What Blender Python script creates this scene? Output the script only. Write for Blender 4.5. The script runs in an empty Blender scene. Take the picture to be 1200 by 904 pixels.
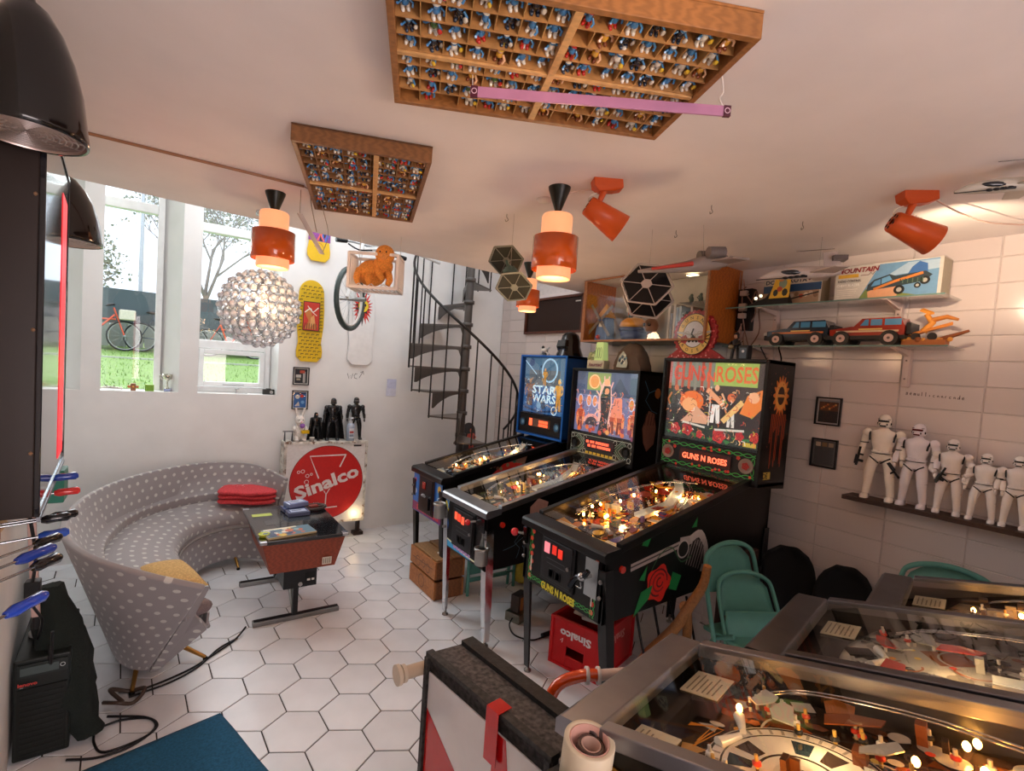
import bpy, math, random
from math import sin, cos, pi, radians, atan2, sqrt, hypot
from mathutils import Matrix, Vector

S = bpy.context.scene
COL = S.collection
# ---------------------------------------------------------------- camera, world, light, exposure
cam = bpy.data.cameras.new('camera')
camo = bpy.data.objects.new('camera', cam)
COL.objects.link(camo)
RX, RD, RF = (.834541, -.546622, .068891), (.027989, -.082817, -.996172), (.550235, .833274, -.053815)
camo.matrix_world = Matrix(((RX[0], -RD[0], -RF[0], 0), (RX[1], -RD[1], -RF[1], 0), (RX[2], -RD[2], -RF[2], 1.599), (0, 0, 0, 1)))
cam.sensor_width = 36
cam.lens = 586.23 / 1200 * 36
cam.shift_x = .02173
cam.shift_y = .01166
cam.clip_start = .02
S.camera = camo
S.view_settings.view_transform = 'Standard'
S.view_settings.look = 'None'
S.view_settings.exposure = .64
S.view_settings.gamma = 1
W = bpy.data.worlds.new('overcast_sky')
S.world = W
W.use_nodes = True
wn = W.node_tree.nodes
wl = W.node_tree.links
bg = wn['Background']
tc = wn.new('ShaderNodeTexCoord')
nz = wn.new('ShaderNodeTexNoise')
nz.inputs['Scale'].default_value = 2.2
nz.inputs['Detail'].default_value = 5
cr = wn.new('ShaderNodeValToRGB')
cr.color_ramp.elements[0].color = (.62, .74, .90, 1)
cr.color_ramp.elements[1].color = (1, 1, 1, 1)
cr.color_ramp.elements[0].position = .35
cr.color_ramp.elements[1].position = .6
wl.new(tc.outputs['Generated'], nz.inputs['Vector'])
wl.new(nz.outputs['Fac'], cr.inputs['Fac'])
wl.new(cr.outputs['Color'], bg.inputs['Color'])
bg.inputs['Strength'].default_value = 1.5


def area(name, loc, to, size, power, col, sy=None):
    l = bpy.data.lights.new(name, 'AREA')
    l.energy = power
    l.color = col
    l.shape = 'RECTANGLE'
    l.size = size
    l.size_y = sy or size
    o = bpy.data.objects.new(name, l)
    COL.objects.link(o)
    o.location = loc
    d = Vector(to) - Vector(loc)
    o.rotation_euler = d.to_track_quat('-Z', 'Y').to_euler()
    return o


# added fill: soft pinkish panel behind the camera, cool panel over the stair void
area('rear_fill', (.9, -2.5, 1.25), (1.1, 1.5, 1.75), 2.2, 62, (1, .87, .87), 1.9)
area('stair_void_fill', (1.2, 3.80, 3.25), (1.0, 3.4, 0), 2.8, 17, (.90, .95, 1), .8)
up_ = bpy.data.lights.new('tray_fill_spot', 'SPOT')  # added warm spot, out of view, brightening the large ceiling tray
up_.energy = 26
up_.color = (1, .66, .34)
up_.spot_size = radians(34)
up_.spot_blend = .9
up_.shadow_soft_size = .06
upo = bpy.data.objects.new('tray_fill_spot', up_)
COL.objects.link(upo)
upo.location = (.95, -.75, 1.45)
upo.rotation_euler = (Vector((.90, .88, 2.30)) - Vector(upo.location)).to_track_quat('-Z', 'Y').to_euler()
sn = bpy.data.lights.new('sun', 'SUN')
sn.energy = 3.6
sn.angle = radians(55)
sn.color = (.96, .98, 1)
sno = bpy.data.objects.new('sun', sn)
COL.objects.link(sno)
sno.rotation_euler = Vector((.42, -1, -.62)).to_track_quat('-Z', 'Y').to_euler()


# ---------------------------------------------------------------- colour and materials
def hx(c):
    if not isinstance(c, str):
        return tuple(c)
    o = []
    for i in (0, 2, 4):
        x = int(c[i:i + 2], 16) / 255
        o.append(x / 12.92 if x <= .04045 else ((x + .055) / 1.055) ** 2.4)
    return tuple(o)


MATS = {}
SPEC = {  # rough, metal, noise scale, value variation, bump, coat
    'paint': (.55, 0, 14, .06, .05, 0), 'satin': (.34, 0, 20, .04, .02, 0), 'gloss': (.12, 0, 20, .02, 0, .4), 'matte': (.9, 0, 30, .08, .1, 0),
    'print': (.45, 0, 60, .05, .02, 0), 'fabric': (.95, 0, 260, .22, .5, 0), 'plush': (.97, 0, 120, .25, .8, 0), 'metal': (.32, 1, 60, .12, .05, 0),
    'brushed': (.38, 1, 9, .1, .02, 0), 'chrome': (.12, 1, 20, .03, 0, 0), 'brass': (.28, 1, 6, .12, .02, 0), 'worn': (.6, 0, 75, .9, .6, 0),
    'rust': (.7, 0, 16, .5, .3, 0), 'plaster': (.85, 0, 5, .03, .04, 0), 'tile': (.16, 0, 3, .04, .01, 0), 'floortile': (.3, 0, 4, .07, .015, 0), 'grass': (.95, 0, 30, .5, .6, 0)}


def M(key):
    if key in MATS:
        return MATS[key]
    m = bpy.data.materials.new(key)
    MATS[key] = m
    m.use_nodes = True
    N, L = m.node_tree.nodes, m.node_tree.links
    b = N['Principled BSDF']
    at = N.new('ShaderNodeAttribute')
    at.attribute_name = 'Col'
    if key == 'glass' or key == 'shelfglass':
        tr = N.new('ShaderNodeBsdfTransparent')
        gl = N.new('ShaderNodeBsdfGlossy')
        lw_ = N.new('ShaderNodeLayerWeight')
        lw_.inputs['Blend'].default_value = .5
        pw = N.new('ShaderNodeMath')
        pw.operation = 'POWER'
        pw.inputs[1].default_value = 4.2
        fr_ = N.new('ShaderNodeMath')
        fr_.operation = 'MULTIPLY_ADD'
        fr_.inputs[1].default_value = .93
        fr_.inputs[2].default_value = .05
        L.new(lw_.outputs['Facing'], pw.inputs[0])
        L.new(pw.outputs[0], fr_.inputs[0])
        mx = N.new('ShaderNodeMixShader')
        gl.inputs['Roughness'].default_value = .02
        tr.inputs['Color'].default_value = (.97, .98, .98, 1) if key == 'glass' else (.95, .96, .95, 1)
        L.new(fr_.outputs[0], mx.inputs[0])
        L.new(tr.outputs[0], mx.inputs[1])
        L.new(gl.outputs[0], mx.inputs[2])
        L.new(mx.outputs[0], N['Material Output'].inputs['Surface'])
        return m
    if key.startswith('crystal'):
        b.inputs['Roughness'].default_value = .03
        b.inputs['IOR'].default_value = 1.45
        b.inputs['Transmission Weight'].default_value = .55
        b.inputs['Base Color'].default_value = (.95, .97, 1, 1)
        return m
    if key.startswith('glow'):
        b.inputs['Roughness'].default_value = .4
        L.new(at.outputs['Color'], b.inputs['Base Color'])
        L.new(at.outputs['Color'], b.inputs['Emission Color'])
        b.inputs['Emission Strength'].default_value = float(key[4:])
        return m
    if key == 'wood' or key == 'palewood':
        r = (.5, 0, 3, .1, .05, 0)
    else:
        r = SPEC[key]
    tx = N.new('ShaderNodeTexCoord')
    nz = N.new('ShaderNodeTexNoise')
    nz.inputs['Scale'].default_value = r[2]
    nz.inputs['Detail'].default_value = 4
    L.new(tx.outputs['Object'], nz.inputs['Vector'])
    mr = N.new('ShaderNodeMapRange')
    mr.inputs[3].default_value = 1 - r[3]
    mr.inputs[4].default_value = 1 + r[3]
    mr.inputs[1].default_value = .3
    mr.inputs[2].default_value = .7
    L.new(nz.outputs['Fac'], mr.inputs[0])
    mul = N.new('ShaderNodeVectorMath')
    mul.operation = 'SCALE'
    L.new(at.outputs['Color'], mul.inputs[0])
    L.new(mr.outputs[0], mul.inputs['Scale'])
    src = mul.outputs[0]
    if 'wood' in key:
        wv = N.new('ShaderNodeTexWave')
        wv.inputs['Scale'].default_value = 16
        wv.inputs['Distortion'].default_value = 9
        wv.inputs['Detail'].default_value = 3
        wv.inputs['Detail Scale'].default_value = 1.5
        mp = N.new('ShaderNodeMapping')
        mp.inputs['Scale'].default_value = (.6, 2.4, 2.4)
        L.new(tx.outputs['Object'], mp.inputs[0])
        L.new(mp.outputs[0], wv.inputs['Vector'])
        m2 = N.new('ShaderNodeMapRange')
        m2.inputs[3].default_value = .80 if key == 'wood' else .9
        m2.inputs[4].default_value = 1.08
        L.new(wv.outputs['Fac'], m2.inputs[0])
        mu = N.new('ShaderNodeVectorMath')
        mu.operation = 'SCALE'
        L.new(src, mu.inputs[0])
        L.new(m2.outputs[0], mu.inputs['Scale'])
        src = mu.outputs[0]
    if key in ('tile', 'floortile'):
        oi = N.new('ShaderNodeObjectInfo')
        m2 = N.new('ShaderNodeMapRange')
        m2.inputs[3].default_value = .93
        m2.inputs[4].default_value = 1.03
        L.new(oi.outputs['Random'], m2.inputs[0])
        mu = N.new('ShaderNodeVectorMath')
        mu.operation = 'SCALE'
        L.new(src, mu.inputs[0])
        L.new(m2.outputs[0], mu.inputs['Scale'])
        src = mu.outputs[0]
    if key == 'rust':
        n2 = N.new('ShaderNodeTexNoise')
        n2.inputs['Scale'].default_value = 22
        n2.inputs['Detail'].default_value = 6
        L.new(tx.outputs['Object'], n2.inputs['Vector'])
        rp = N.new('ShaderNodeValToRGB')
        rp.color_ramp.elements[0].position = .56
        rp.color_ramp.elements[1].position = .66
        L.new(n2.outputs['Fac'], rp.inputs['Fac'])
        mx = N.new('ShaderNodeMix')
        mx.data_type = 'RGBA'
        L.new(rp.outputs['Color'], mx.inputs[0])
        L.new(src, mx.inputs[6])
        mx.inputs[7].default_value = (.20, .09, .04, 1)
        src = mx.outputs[2]
    L.new(src, b.inputs['Base Color'])
    b.inputs['Roughness'].default_value = r[0]
    b.inputs['Metallic'].default_value = r[1]
    if key == 'satin':
        b.inputs['Specular IOR Level'].default_value = .32
    b.inputs['Coat Weight'].default_value = r[5]
    b.inputs['Coat Roughness'].default_value = .05
    if r[4]:
        bp = N.new('ShaderNodeBump')
        bp.inputs['Strength'].default_value = min(1, r[4])
        bp.inputs['Distance'].default_value = .003
        L.new(nz.outputs['Fac'], bp.inputs['Height'])
        L.new(bp.outputs[0], b.inputs['Normal'])
    return m


def dots_material():
    m = bpy.data.materials.new('dotted_grey_fabric')
    m.use_nodes = True
    N, L = m.node_tree.nodes, m.node_tree.links
    b = N['Principled BSDF']
    uv = N.new('ShaderNodeUVMap')
    sx = N.new('ShaderNodeSeparateXYZ')
    L.new(uv.outputs[0], sx.inputs[0])

    def mt(op, a, b_=None, c=None):
        n = N.new('ShaderNodeMath')
        n.operation = op
        for i, x in enumerate((a, b_, c)):
            if x is None:
                continue
            if isinstance(x, (int, float)):
                n.inputs[i].default_value = x
            else:
                L.new(x, n.inputs[i])
        return n.outputs[0]
    u = mt('MULTIPLY', sx.outputs[0], 1 / .074)
    v = mt('MULTIPLY', sx.outputs[1], 1 / .056)
    odd = mt('MULTIPLY', mt('MODULO', mt('FLOOR', v), 2), .5)
    fu = mt('SUBTRACT', mt('FRACT', mt('ADD', u, odd)), .5)
    fv = mt('MULTIPLY', mt('SUBTRACT', mt('FRACT', v), .5), .8)
    d = mt('SQRT', mt('ADD', mt('MULTIPLY', fu, fu), mt('MULTIPLY', fv, fv)))
    mk = mt('SMOOTHSTEP' if False else 'LESS_THAN', d, .165)
    nz = N.new('ShaderNodeTexNoise')
    nz.inputs['Scale'].default_value = 300
    mx = N.new('ShaderNodeMix')
    mx.data_type = 'RGBA'
    mx.inputs[6].default_value = (.30, .275, .28, 1)
    mx.inputs[7].default_value = (.56, .55, .52, 1)
    L.new(mk, mx.inputs[0])
    L.new(mx.outputs[2], b.inputs['Base Color'])
    b.inputs['Roughness'].default_value = .8
    b.inputs['Sheen Weight'].default_value = .3
    bp = N.new('ShaderNodeBump')
    bp.inputs['Strength'].default_value = .3
    bp.inputs['Distance'].default_value = .002
    L.new(nz.outputs['Fac'], bp.inputs['Height'])
    L.new(bp.outputs[0], b.inputs['Normal'])
    return m


# ---------------------------------------------------------------- mesh builder
def fr(O, U, Vv):
    u = Vector(U).normalized()
    v = Vector(Vv)
    v = (v - u * v.dot(u)).normalized()
    n = u.cross(v)
    return Matrix(((u[0], v[0], n[0], O[0]), (u[1], v[1], n[1], O[1]), (u[2], v[2], n[2], O[2]), (0, 0, 0, 1)))


def T(x=0, y=0, z=0, rz=0, rx=0, ry=0, s=1):
    return Matrix.Translation((x, y, z)) @ Matrix.Rotation(rz, 4, 'Z') @ Matrix.Rotation(ry, 4, 'Y') @ Matrix.Rotation(rx, 4, 'X') @ Matrix.Scale(s, 4)


TXT = {}


class G:
    def __init__(s, m=None):
        s.v, s.f, s.c, s.s = [], [], [], []
        s.M = m or Matrix()
        s.L = 0
        s.dz = .00012

    def at(s, m):
        s.M = m
        return s

    def add(s, vs, fs, col, sm=False):
        o = len(s.v)
        m = s.M
        s.v += [tuple(m @ Vector(p)) for p in vs]
        s.f += [tuple(i + o for i in f) for f in fs]
        k = hx(col)
        s.c += [k] * len(fs)
        s.s += [sm] * len(fs)
        return s

    def box(s, x0, y0, z0, x1, y1, z1, col):
        return s.add([(x0, y0, z0), (x1, y0, z0), (x1, y1, z0), (x0, y1, z0), (x0, y0, z1), (x1, y0, z1), (x1, y1, z1), (x0, y1, z1)],
                     [(0, 3, 2, 1), (4, 5, 6, 7), (0, 1, 5, 4), (1, 2, 6, 5), (2, 3, 7, 6), (3, 0, 4, 7)], col)

    def cb(s, cx, cy, cz, sx, sy, sz, col):
        return s.box(cx - sx / 2, cy - sy / 2, cz - sz / 2, cx + sx / 2, cy + sy / 2, cz + sz / 2, col)

    def loft(s, rings, col, closed=True, caps=True, sm=True):
        n = len(rings[0])
        vs = [p for r in rings for p in r]
        fs = []
        for i in range(len(rings) - 1):
            for j in range(n if closed else n - 1):
                k = (j + 1) % n
                fs.append((i * n + j, i * n + k, (i + 1) * n + k, (i + 1) * n + j))
        s.add(vs, fs, col, sm)
        if caps and closed:
            s.add(list(rings[0]), [tuple(range(n - 1, -1, -1))], col)
            s.add(list(rings[-1]), [tuple(range(n))], col)
        return s

    def tube(s, pts, r, col, n=8, caps=True, closed=False, smooth=0):
        pts = [Vector(p) for p in pts]
        if smooth:
            pts = curve(pts, smooth, closed)
        R = r if isinstance(r, (list, tuple)) else [r] * len(pts)
        if len(R) != len(pts):
            R = [R[0] + (R[-1] - R[0]) * i / (len(pts) - 1) for i in range(len(pts))]
        rings = []
        up = None
        for i, p in enumerate(pts):
            if closed:
                d = pts[(i + 1) % len(pts)] - pts[i - 1]
            else:
                d = pts[min(i + 1, len(pts) - 1)] - pts[max(i - 1, 0)]
            d = d.normalized() if d.length > 1e-9 else Vector((0, 0, 1))
            if up is None:
                up = Vector((0, 0, 1)) if abs(d.z) < .9 else Vector((1, 0, 0))
            a = (up - d * up.dot(d)).normalized()
            b = d.cross(a)
            up = a
            rings.append([tuple(p + (a * cos(2 * pi * k / n) + b * sin(2 * pi * k / n)) * R[i]) for k in range(n)])
        if closed:
            rings.append(rings[0])
            caps = False
        return s.loft(rings, col, True, caps)

    def cyl(s, a, b, r, col, r2=None, n=16, caps=True):
        return s.tube([a, b], [r, r if r2 is None else r2], col, n, caps)

    def lathe(s, prof, col, o=(0, 0, 0), n=24, sm=True, caps=False):
        rings = [[(o[0] + r * cos(2 * pi * k / n), o[1] + r * sin(2 * pi * k / n), o[2] + z) for k in range(n)] for r, z in prof]
        return s.loft(rings, col, True, caps, sm)

    def ball(s, c, r, col, n=12, m=8):
        rx, ry, rz = r if isinstance(r, (tuple, list)) else (r, r, r)
        rings = []
        for i in range(m + 1):
            t = pi * i / m
            q = max(sin(t), 1e-3)
            rings.append([(c[0] + rx * q * cos(2 * pi * k / n), c[1] + ry * q * sin(2 * pi * k / n), c[2] - rz * cos(t)) for k in range(n)])
        return s.loft(rings, col, True, False, True)

    def prism(s, pts, h, col, z=0):
        n = len(pts)
        vs = [(x, y, z) for x, y in pts] + [(x, y, z + h) for x, y in pts]
        fs = [tuple(range(n - 1, -1, -1)), tuple(range(n, 2 * n))] + [(i, (i + 1) % n, n + (i + 1) % n, n + i) for i in range(n)]
        return s.add(vs, fs, col)

    # flat print, each mark a hair above the last
    def poly(s, pts, col):
        s.L += 1
        z = s.L * s.dz
        return s.add([(x, y, z) for x, y in pts], [tuple(range(len(pts)))], col)

    def rect(s, x0, y0, x1, y1, col):
        return s.poly([(x0, y0), (x1, y0), (x1, y1), (x0, y1)], col)

    def disc(s, cx, cy, r, col, ry=None, n=20, a0=0, a1=360):
        ry = ry or r
        p = [(cx + r * cos(radians(a0 + (a1 - a0) * i / n)), cy + ry * sin(radians(a0 + (a1 - a0) * i / n))) for i in range(n + (a1 - a0 < 360))]
        return s.poly(p, col)

    def line(s, pts, w, col, smooth=0):
        if smooth:
            pts = [(p.x, p.y) for p in curve([Vector((x, y, 0)) for x, y in pts], smooth)]
        s.L += 1
        z = s.L * s.dz
        vs, fs = [], []
        for i, (x, y) in enumerate(pts):
            a = pts[max(i - 1, 0)]
            b = pts[min(i + 1, len(pts) - 1)]
            dx, dy = b[0] - a[0], b[1] - a[1]
            l = hypot(dx, dy) or 1
            nx, ny = -dy / l * w / 2, dx / l * w / 2
            vs += [(x - nx, y - ny, z), (x + nx, y + ny, z)]
        for i in range(len(pts) - 1):
            fs.append((2 * i, 2 * i + 2, 2 * i + 3, 2 * i + 1))
        return s.add(vs, fs, col)

    def ring(s, cx, cy, r, w, col, n=24, a0=0, a1=360, ry=None):
        k = (ry or r) / r
        return s.line([(cx + r * cos(radians(a0 + (a1 - a0) * i / n)), cy + k * r * sin(radians(a0 + (a1 - a0) * i / n))) for i in range(n + 1)], w, col)

    def text(s, body, h, cx, cy, col, w=None, bold=0, shear=0, rot=0, ext=0, flipx=False):
        key = (body, bold, shear)
        if key not in TXT:
            cu = bpy.data.curves.new('lettering', 'FONT')
            cu.body = body
            cu.offset = bold
            cu.shear = shear
            cu.resolution_u = 2
            o = bpy.data.objects.new('lettering', cu)
            me = bpy.data.meshes.new_from_object(o)
            TXT[key] = ([tuple(v.co) for v in me.vertices], [tuple(p.vertices) for p in me.polygons])
            bpy.data.meshes.remove(me)
            bpy.data.objects.remove(o)
        vs, fs = TXT[key]
        if not vs:
            return s
        x0, x1 = min(v[0] for v in vs), max(v[0] for v in vs)
        y0, y1 = min(v[1] for v in vs), max(v[1] for v in vs)
        ky = h / (y1 - y0)
        kx = w / (x1 - x0) if w else ky
        if flipx:
            kx = -kx
        s.L += 1
        z = s.L * s.dz + ext
        c, n = cos(rot), sin(rot)
        out = []
        for v in vs:
            x, y = (v[0] - (x0 + x1) / 2) * kx, (v[1] - (y0 + y1) / 2) * ky
            out.append((cx + x * c - y * n, cy + x * n + y * c, z))
        return s.add(out, fs, col)

    def build(s, name, mat='paint', parent=None, bev=0, seg=2, sub=0, uv=None):
        me = bpy.data.meshes.new(name)
        me.from_pydata(s.v, [], s.f)
        at = me.color_attributes.new('Col', 'FLOAT_COLOR', 'CORNER')
        buf = []
        for f, c in zip(s.f, s.c):
            buf += [c[0], c[1], c[2], 1.0] * len(f)
        at.data.foreach_set('color', buf)
        me.polygons.foreach_set('use_smooth', s.s)
        me.materials.append(mat if not isinstance(mat, str) else M(mat))
        o = bpy.data.objects.new(name, me)
        COL.objects.link(o)
        if parent:
            o.parent = parent
        if bev:
            b = o.modifiers.new('bevel', 'BEVEL')
            b.width = bev
            b.segments = seg
            b.limit_method = 'ANGLE'
            b.angle_limit = radians(40)
        if sub:
            b = o.modifiers.new('sub', 'SUBSURF')
            b.levels = b.render_levels = sub
        return o


def curve(p, k=6, closed=False):
    out = []
    n = len(p)
    for i in range(n if closed else n - 1):
        if closed:
            a, b, c, d = p[i - 1], p[i], p[(i + 1) % n], p[(i + 2) % n]
        else:
            a, b, c, d = p[max(i - 1, 0)], p[i], p[i + 1], p[min(i + 2, n - 1)]
        for j in range(k):
            t = j / k
            out.append(.5 * ((2 * b) + (c - a) * t + (2 * a - 5 * b + 4 * c - d) * t * t + (3 * b - a - 3 * c + d) * t ** 3))
    if not closed:
        out.append(p[-1].copy())
    return out


def tag(o, label, cat, group=None):
    o['label'] = label
    o['category'] = cat
    if group:
        o['group'] = group
    return o


def thing(name, label, cat, loc=(0, 0, 0), rz=0, group=None):
    o = bpy.data.objects.new(name, None)
    o.empty_display_size = .05
    COL.objects.link(o)
    o.location = loc
    o.rotation_euler = (0, 0, rz)
    return tag(o, label, cat, group)


def struct(o):
    o['kind'] = 'structure'
    return o


def stuff(o):
    o['kind'] = 'stuff'
    return o


def dup(root, loc, rz=None, label=None, group=None, scale=None):
    r = root.copy()
    COL.objects.link(r)
    r.location = loc
    if rz is not None:
        r.rotation_euler = rz if isinstance(rz, tuple) else (0, 0, rz)
    if scale:
        r.scale = (scale,) * 3
    if label:
        r['label'] = label
    if group:
        r['group'] = group
    for ch in list(root.children):
        c = ch.copy()
        COL.objects.link(c)
        c.parent = r
        for g in list(ch.children):
            d = g.copy()
            COL.objects.link(d)
            d.parent = c
    return r


BACK = fr((0, 4.555, 0), (1, 0, 0), (0, 0, 1))      # prints on the window wall, x = room x, y = height
RIGHT = fr((3.1, 0, 0), (0, -1, 0), (0, 0, 1))      # prints on the tiled wall, x = -room y
WHITE = 'e9e7e2'
# ---------------------------------------------------------------- the setting
CEIL = 2.35
# floor: dark joints with hexagonal tiles standing a hair proud
g = G()
g.box(-1.4, -2.6, -.12, 3.3, 4.9, -.004, '3a3634')
floor = struct(g.build('floor', 'matte'))
HS = .14
ux, uy = (sin(radians(63)), -cos(radians(63))), (cos(radians(63)), sin(radians(63)))
g = G()
hexo = [(HS * .977 * cos(radians(60 * k)), HS * .977 * sin(radians(60 * k))) for k in range(6)]
hexi = [(x * .985, y * .985) for x, y in hexo]
hb, hm, ht = [(x, y, -.006) for x, y in hexo], [(x, y, -.0015) for x, y in hexo], [(x, y, 0) for x, y in hexi]
g.loft([hb, hm, ht], 'ebedf1', True, False, False)
g.add(ht, [tuple(range(6))], 'ebedf1')
proto = g.build('hex_tile', 'floortile', floor)
tile_me = proto.data
rz_t = -radians(27)
cells = []
for i in range(-30, 40):
    for j in range(-30, 60):
        wx = 1.5 * i * HS - 2.0594 * HS
        wy = .8660254 * (2 * j + (i % 2)) * HS + 16.116 * HS
        a = wx * ux[0] + wy * uy[0]
        b = wx * ux[1] + wy * uy[1]
        if -1.3 < a < 3.2 and -2.5 < b < 4.62:
            cells.append((a, b))
vis = [c for c in cells if c[1] > .55 and c[0] > -.62 - .0 * c[1] and c[0] > -.5 - .1 * c[1] and not (c[0] > 1.9 and c[1] < 1.0)]
vis.sort(key=lambda c: hypot(c[0] - .6, c[1] - 1.8))
vis = vis[:300]
vs_ = set(vis)
for k, (a, b) in enumerate(vis):
    o = proto if k == 0 else proto.copy()
    if k:
        COL.objects.link(o)
    o.location = (a, b, 0)
    o.rotation_euler = (0, 0, rz_t)
g = G()
for a, b in cells:
    if (a, b) not in vs_:
        g.M = T(a, b, 0, rz_t)
        g.add([(x, y, 0) for x, y in hexi], [tuple(range(6))], 'ebedf1')
stuff(g.build('far_hex_tiles', 'floortile', floor))

# tiled wall behind the machines
g = G()
g.box(3.104, -2.6, 0, 3.3, 4.9, 3.3, 'cfc4bf')
wr = struct(g.build('wall_right', 'matte'))
TW, TH, B0, Z0 = .3125, .1163, .348, -.068
g = G()
e = .0018
x0, x1, y0, y1 = e, TW - e, e, TH - e
c = .0022
g.add([(.004, x0, y0), (.004, x1, y0), (.004, x1, y1), (.004, x0, y1), (0, x0 + c, y0 + c), (0, x1 - c, y0 + c), (0, x1 - c, y1 - c), (0, x0 + c, y1 - c)],
      [(4, 7, 6, 5), (0, 4, 5, 1), (1, 5, 6, 2), (2, 6, 7, 3), (3, 7, 4, 0)], 'dfd3ce')
proto = g.build('wall_tile', 'tile', wr)
random.seed(4)
for i in range(14):
    for j in range(21):
        o = proto if (i + j) == 0 else proto.copy()
        if i + j:
            COL.objects.link(o)
        o.location = (3.1 + random.uniform(-.0006, .0006), B0 + i * TW, Z0 + j * TH)
        o.rotation_euler = (0, random.uniform(-.003, .003), random.uniform(-.002, .002))
        if i == 13:
            o.scale = (1, .45, 1)
g = G()
for i in range(-9, 0):
    for j in range(21):
        yy, zz = B0 + i * TW, Z0 + j * TH
        g.box(3.1, yy + .002, zz + .002, 3.104, yy + TW - .002, zz + TH - .002, 'dfd3ce')
stuff(g.build('far_wall_tiles', 'tile', wr))

# window wall with skewed reveals
y0, y1, ZS, ZT = 4.555, 4.80, 1.262, 3.05
ops = [(-.97, -.475, .17), (-.362, .118, .125), (.245, .832, .035)]
g = G()


def pier(a0, a1, b0, b1, z0, z1):
    g.prism([(a0, y0), (a1, y0), (b1, y1), (b0, y1)], z1 - z0, 'f3f2f0', z0)


pier(-1.5, 3.1, -1.5, 3.1, 0, ZS)
pier(-1.5, 3.1, -1.5, 3.1, ZT, 3.3)
edges = [(-1.5, -1.5)] + [p for a0, a1, s in ops for p in ((a0, a0 - s), (a1, a1 - s))] + [(3.1, 3.1)]
for k in range(0, len(edges), 2):
    pier(edges[k][0], edges[k + 1][0], edges[k][1], edges[k + 1][1], ZS, ZT)
wb = struct(g.build('wall_back', 'plaster'))
g = G(BACK)


def scrawl(g, strokes, ox, oy, s, w, col='6a6865'):
    for st in strokes:
        g.line([(ox + x * s, oy + y * s) for x, y in st], w, col)


scrawl(g, [[(0, 1), (.3, 0), (.5, .7), (.75, 0), (1.05, 1)], [(1.9, .95), (1.55, 1.0), (1.3, .6), (1.4, .15), (1.9, .05)], [(2.3, .2), (3.0, 1.5)], [(2.5, 1.25), (3.05, 1.6), (3.15, .9)]], 1.43, 1.435, .048, .005)
g.build('handwritten_arrow_note', 'matte', wb)

# left wall, slightly turned, ending short of the window wall
g = G()
lw = lambda y: -.434 - .103 * (y - 2.40)
g.prism([(lw(-2.6), -2.6), (lw(3.55), 3.55), (-1.25, 3.6), (-1.25, 4.8), (-1.5, 4.8), (-1.5, -2.6)][::-1], 3.3, 'dedad6', 0)
wlft = struct(g.build('wall_left', 'plaster'))
g = G()
g.box(-1.5, -2.8, 0, 3.3, -2.6, 3.3, 'dccfca')
struct(g.build('wall_front', 'plaster'))

# low ceiling stopping short of the window wall, higher slab over the stair void
g = G()
g.prism([(-1.5, -2.6), (3.3, -2.6), (3.3, 3.375), (-1.5, 2.95)], .14, 'efe7e4', CEIL)
struct(g.build('ceiling', 'plaster'))
g = G()
g.box(-1.5, 2.6, 3.3, 3.3, 4.9, 3.4, 'f0efed')
struct(g.build('ceiling', 'plaster'))
g = G()
g.tube([(-.5, 2.40, 2.345), (-.237, 2.353, 2.345), (.5, 2.344, 2.345)], .006, '9a6f50')
struct(g.build('trim_1', 'satin'))

# windows
FR = 'f2f4f4'


def frame_bar(g, a0, a1, z0, z1, y=4.74, d=.07):
    g.box(a0, y, z0, a1, y + d, z1, FR)


def window(name, a0, a1, hb, vb, inner):
    g = G()
    w = .045
    frame_bar(g, a0, a0 + w, ZS - .045, ZT)
    frame_bar(g, a1 - w, a1, ZS - .045, ZT)
    zb_ = ZS - (.045 if not hb[1:] else 0)
    frame_bar(g, a0 + w, a1 - w, zb_, zb_ + w)
    frame_bar(g, a0 + w, a1 - w, ZT - w, ZT)
    for z in hb:
        frame_bar(g, a0 + w, a1 - w, z - .035, z + .035)
    o = struct(g.build(name, 'satin', None, .006))
    zs = [zb_ + w] + [z for z in hb] + [ZT - w]
    for k in range(len(zs) - 1):
        z0, z1 = zs[k] + (.035 if k else 0), zs[k + 1] - (.035 if k < len(zs) - 2 else 0)
        g = G()
        g.box(a0 + w, 4.774, z0, a1 - w, 4.779, z1, 'ffffff')
        g.build('pane', 'glass', o)
        if inner and k in inner:
            g = G()
            t = .038
            A0, A1 = a0 + w + .004, a1 - w - .004
            z0 += .004
            z1 -= .004
            for q in ((A0, A0 + t, z0, z1), (A1 - t, A1, z0, z1), (A0 + t, A1 - t, z0, z0 + t), (A0 + t, A1 - t, z1 - t, z1)):
                g.box(q[0], 4.715, q[2], q[1], 4.770, q[3], FR)
            s = g.build('sash', 'satin', o, .005)
            g = G()
            xm = (A0 + A1) / 2
            if k == 0:
                g.tube([(xm - .07, 4.70, z0 + .02), (xm - .02, 4.695, z0 + .02), (xm + .09, 4.69, z0 + .02)], .007, 'c9cccc')
            else:
                g.tube([(A0 + .02, 4.70, (z0 + z1) / 2 - .05), (A0 + .02, 4.69, (z0 + z1) / 2 + .06)], .007, 'c9cccc')
            g.build('handle', 'satin', s)
    return o


window('window_1', -1.14, -.645, [2.66], [], [0])
window('window_2', -.49, -.004, [2.66], [], [])
window('window_3', .205, .80, [1.655, 2.6], [], [0])
# ---------------------------------------------------------------- outdoors
def GZ(y):
    return 1.17 + .030 * (y - 4.8)


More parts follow.
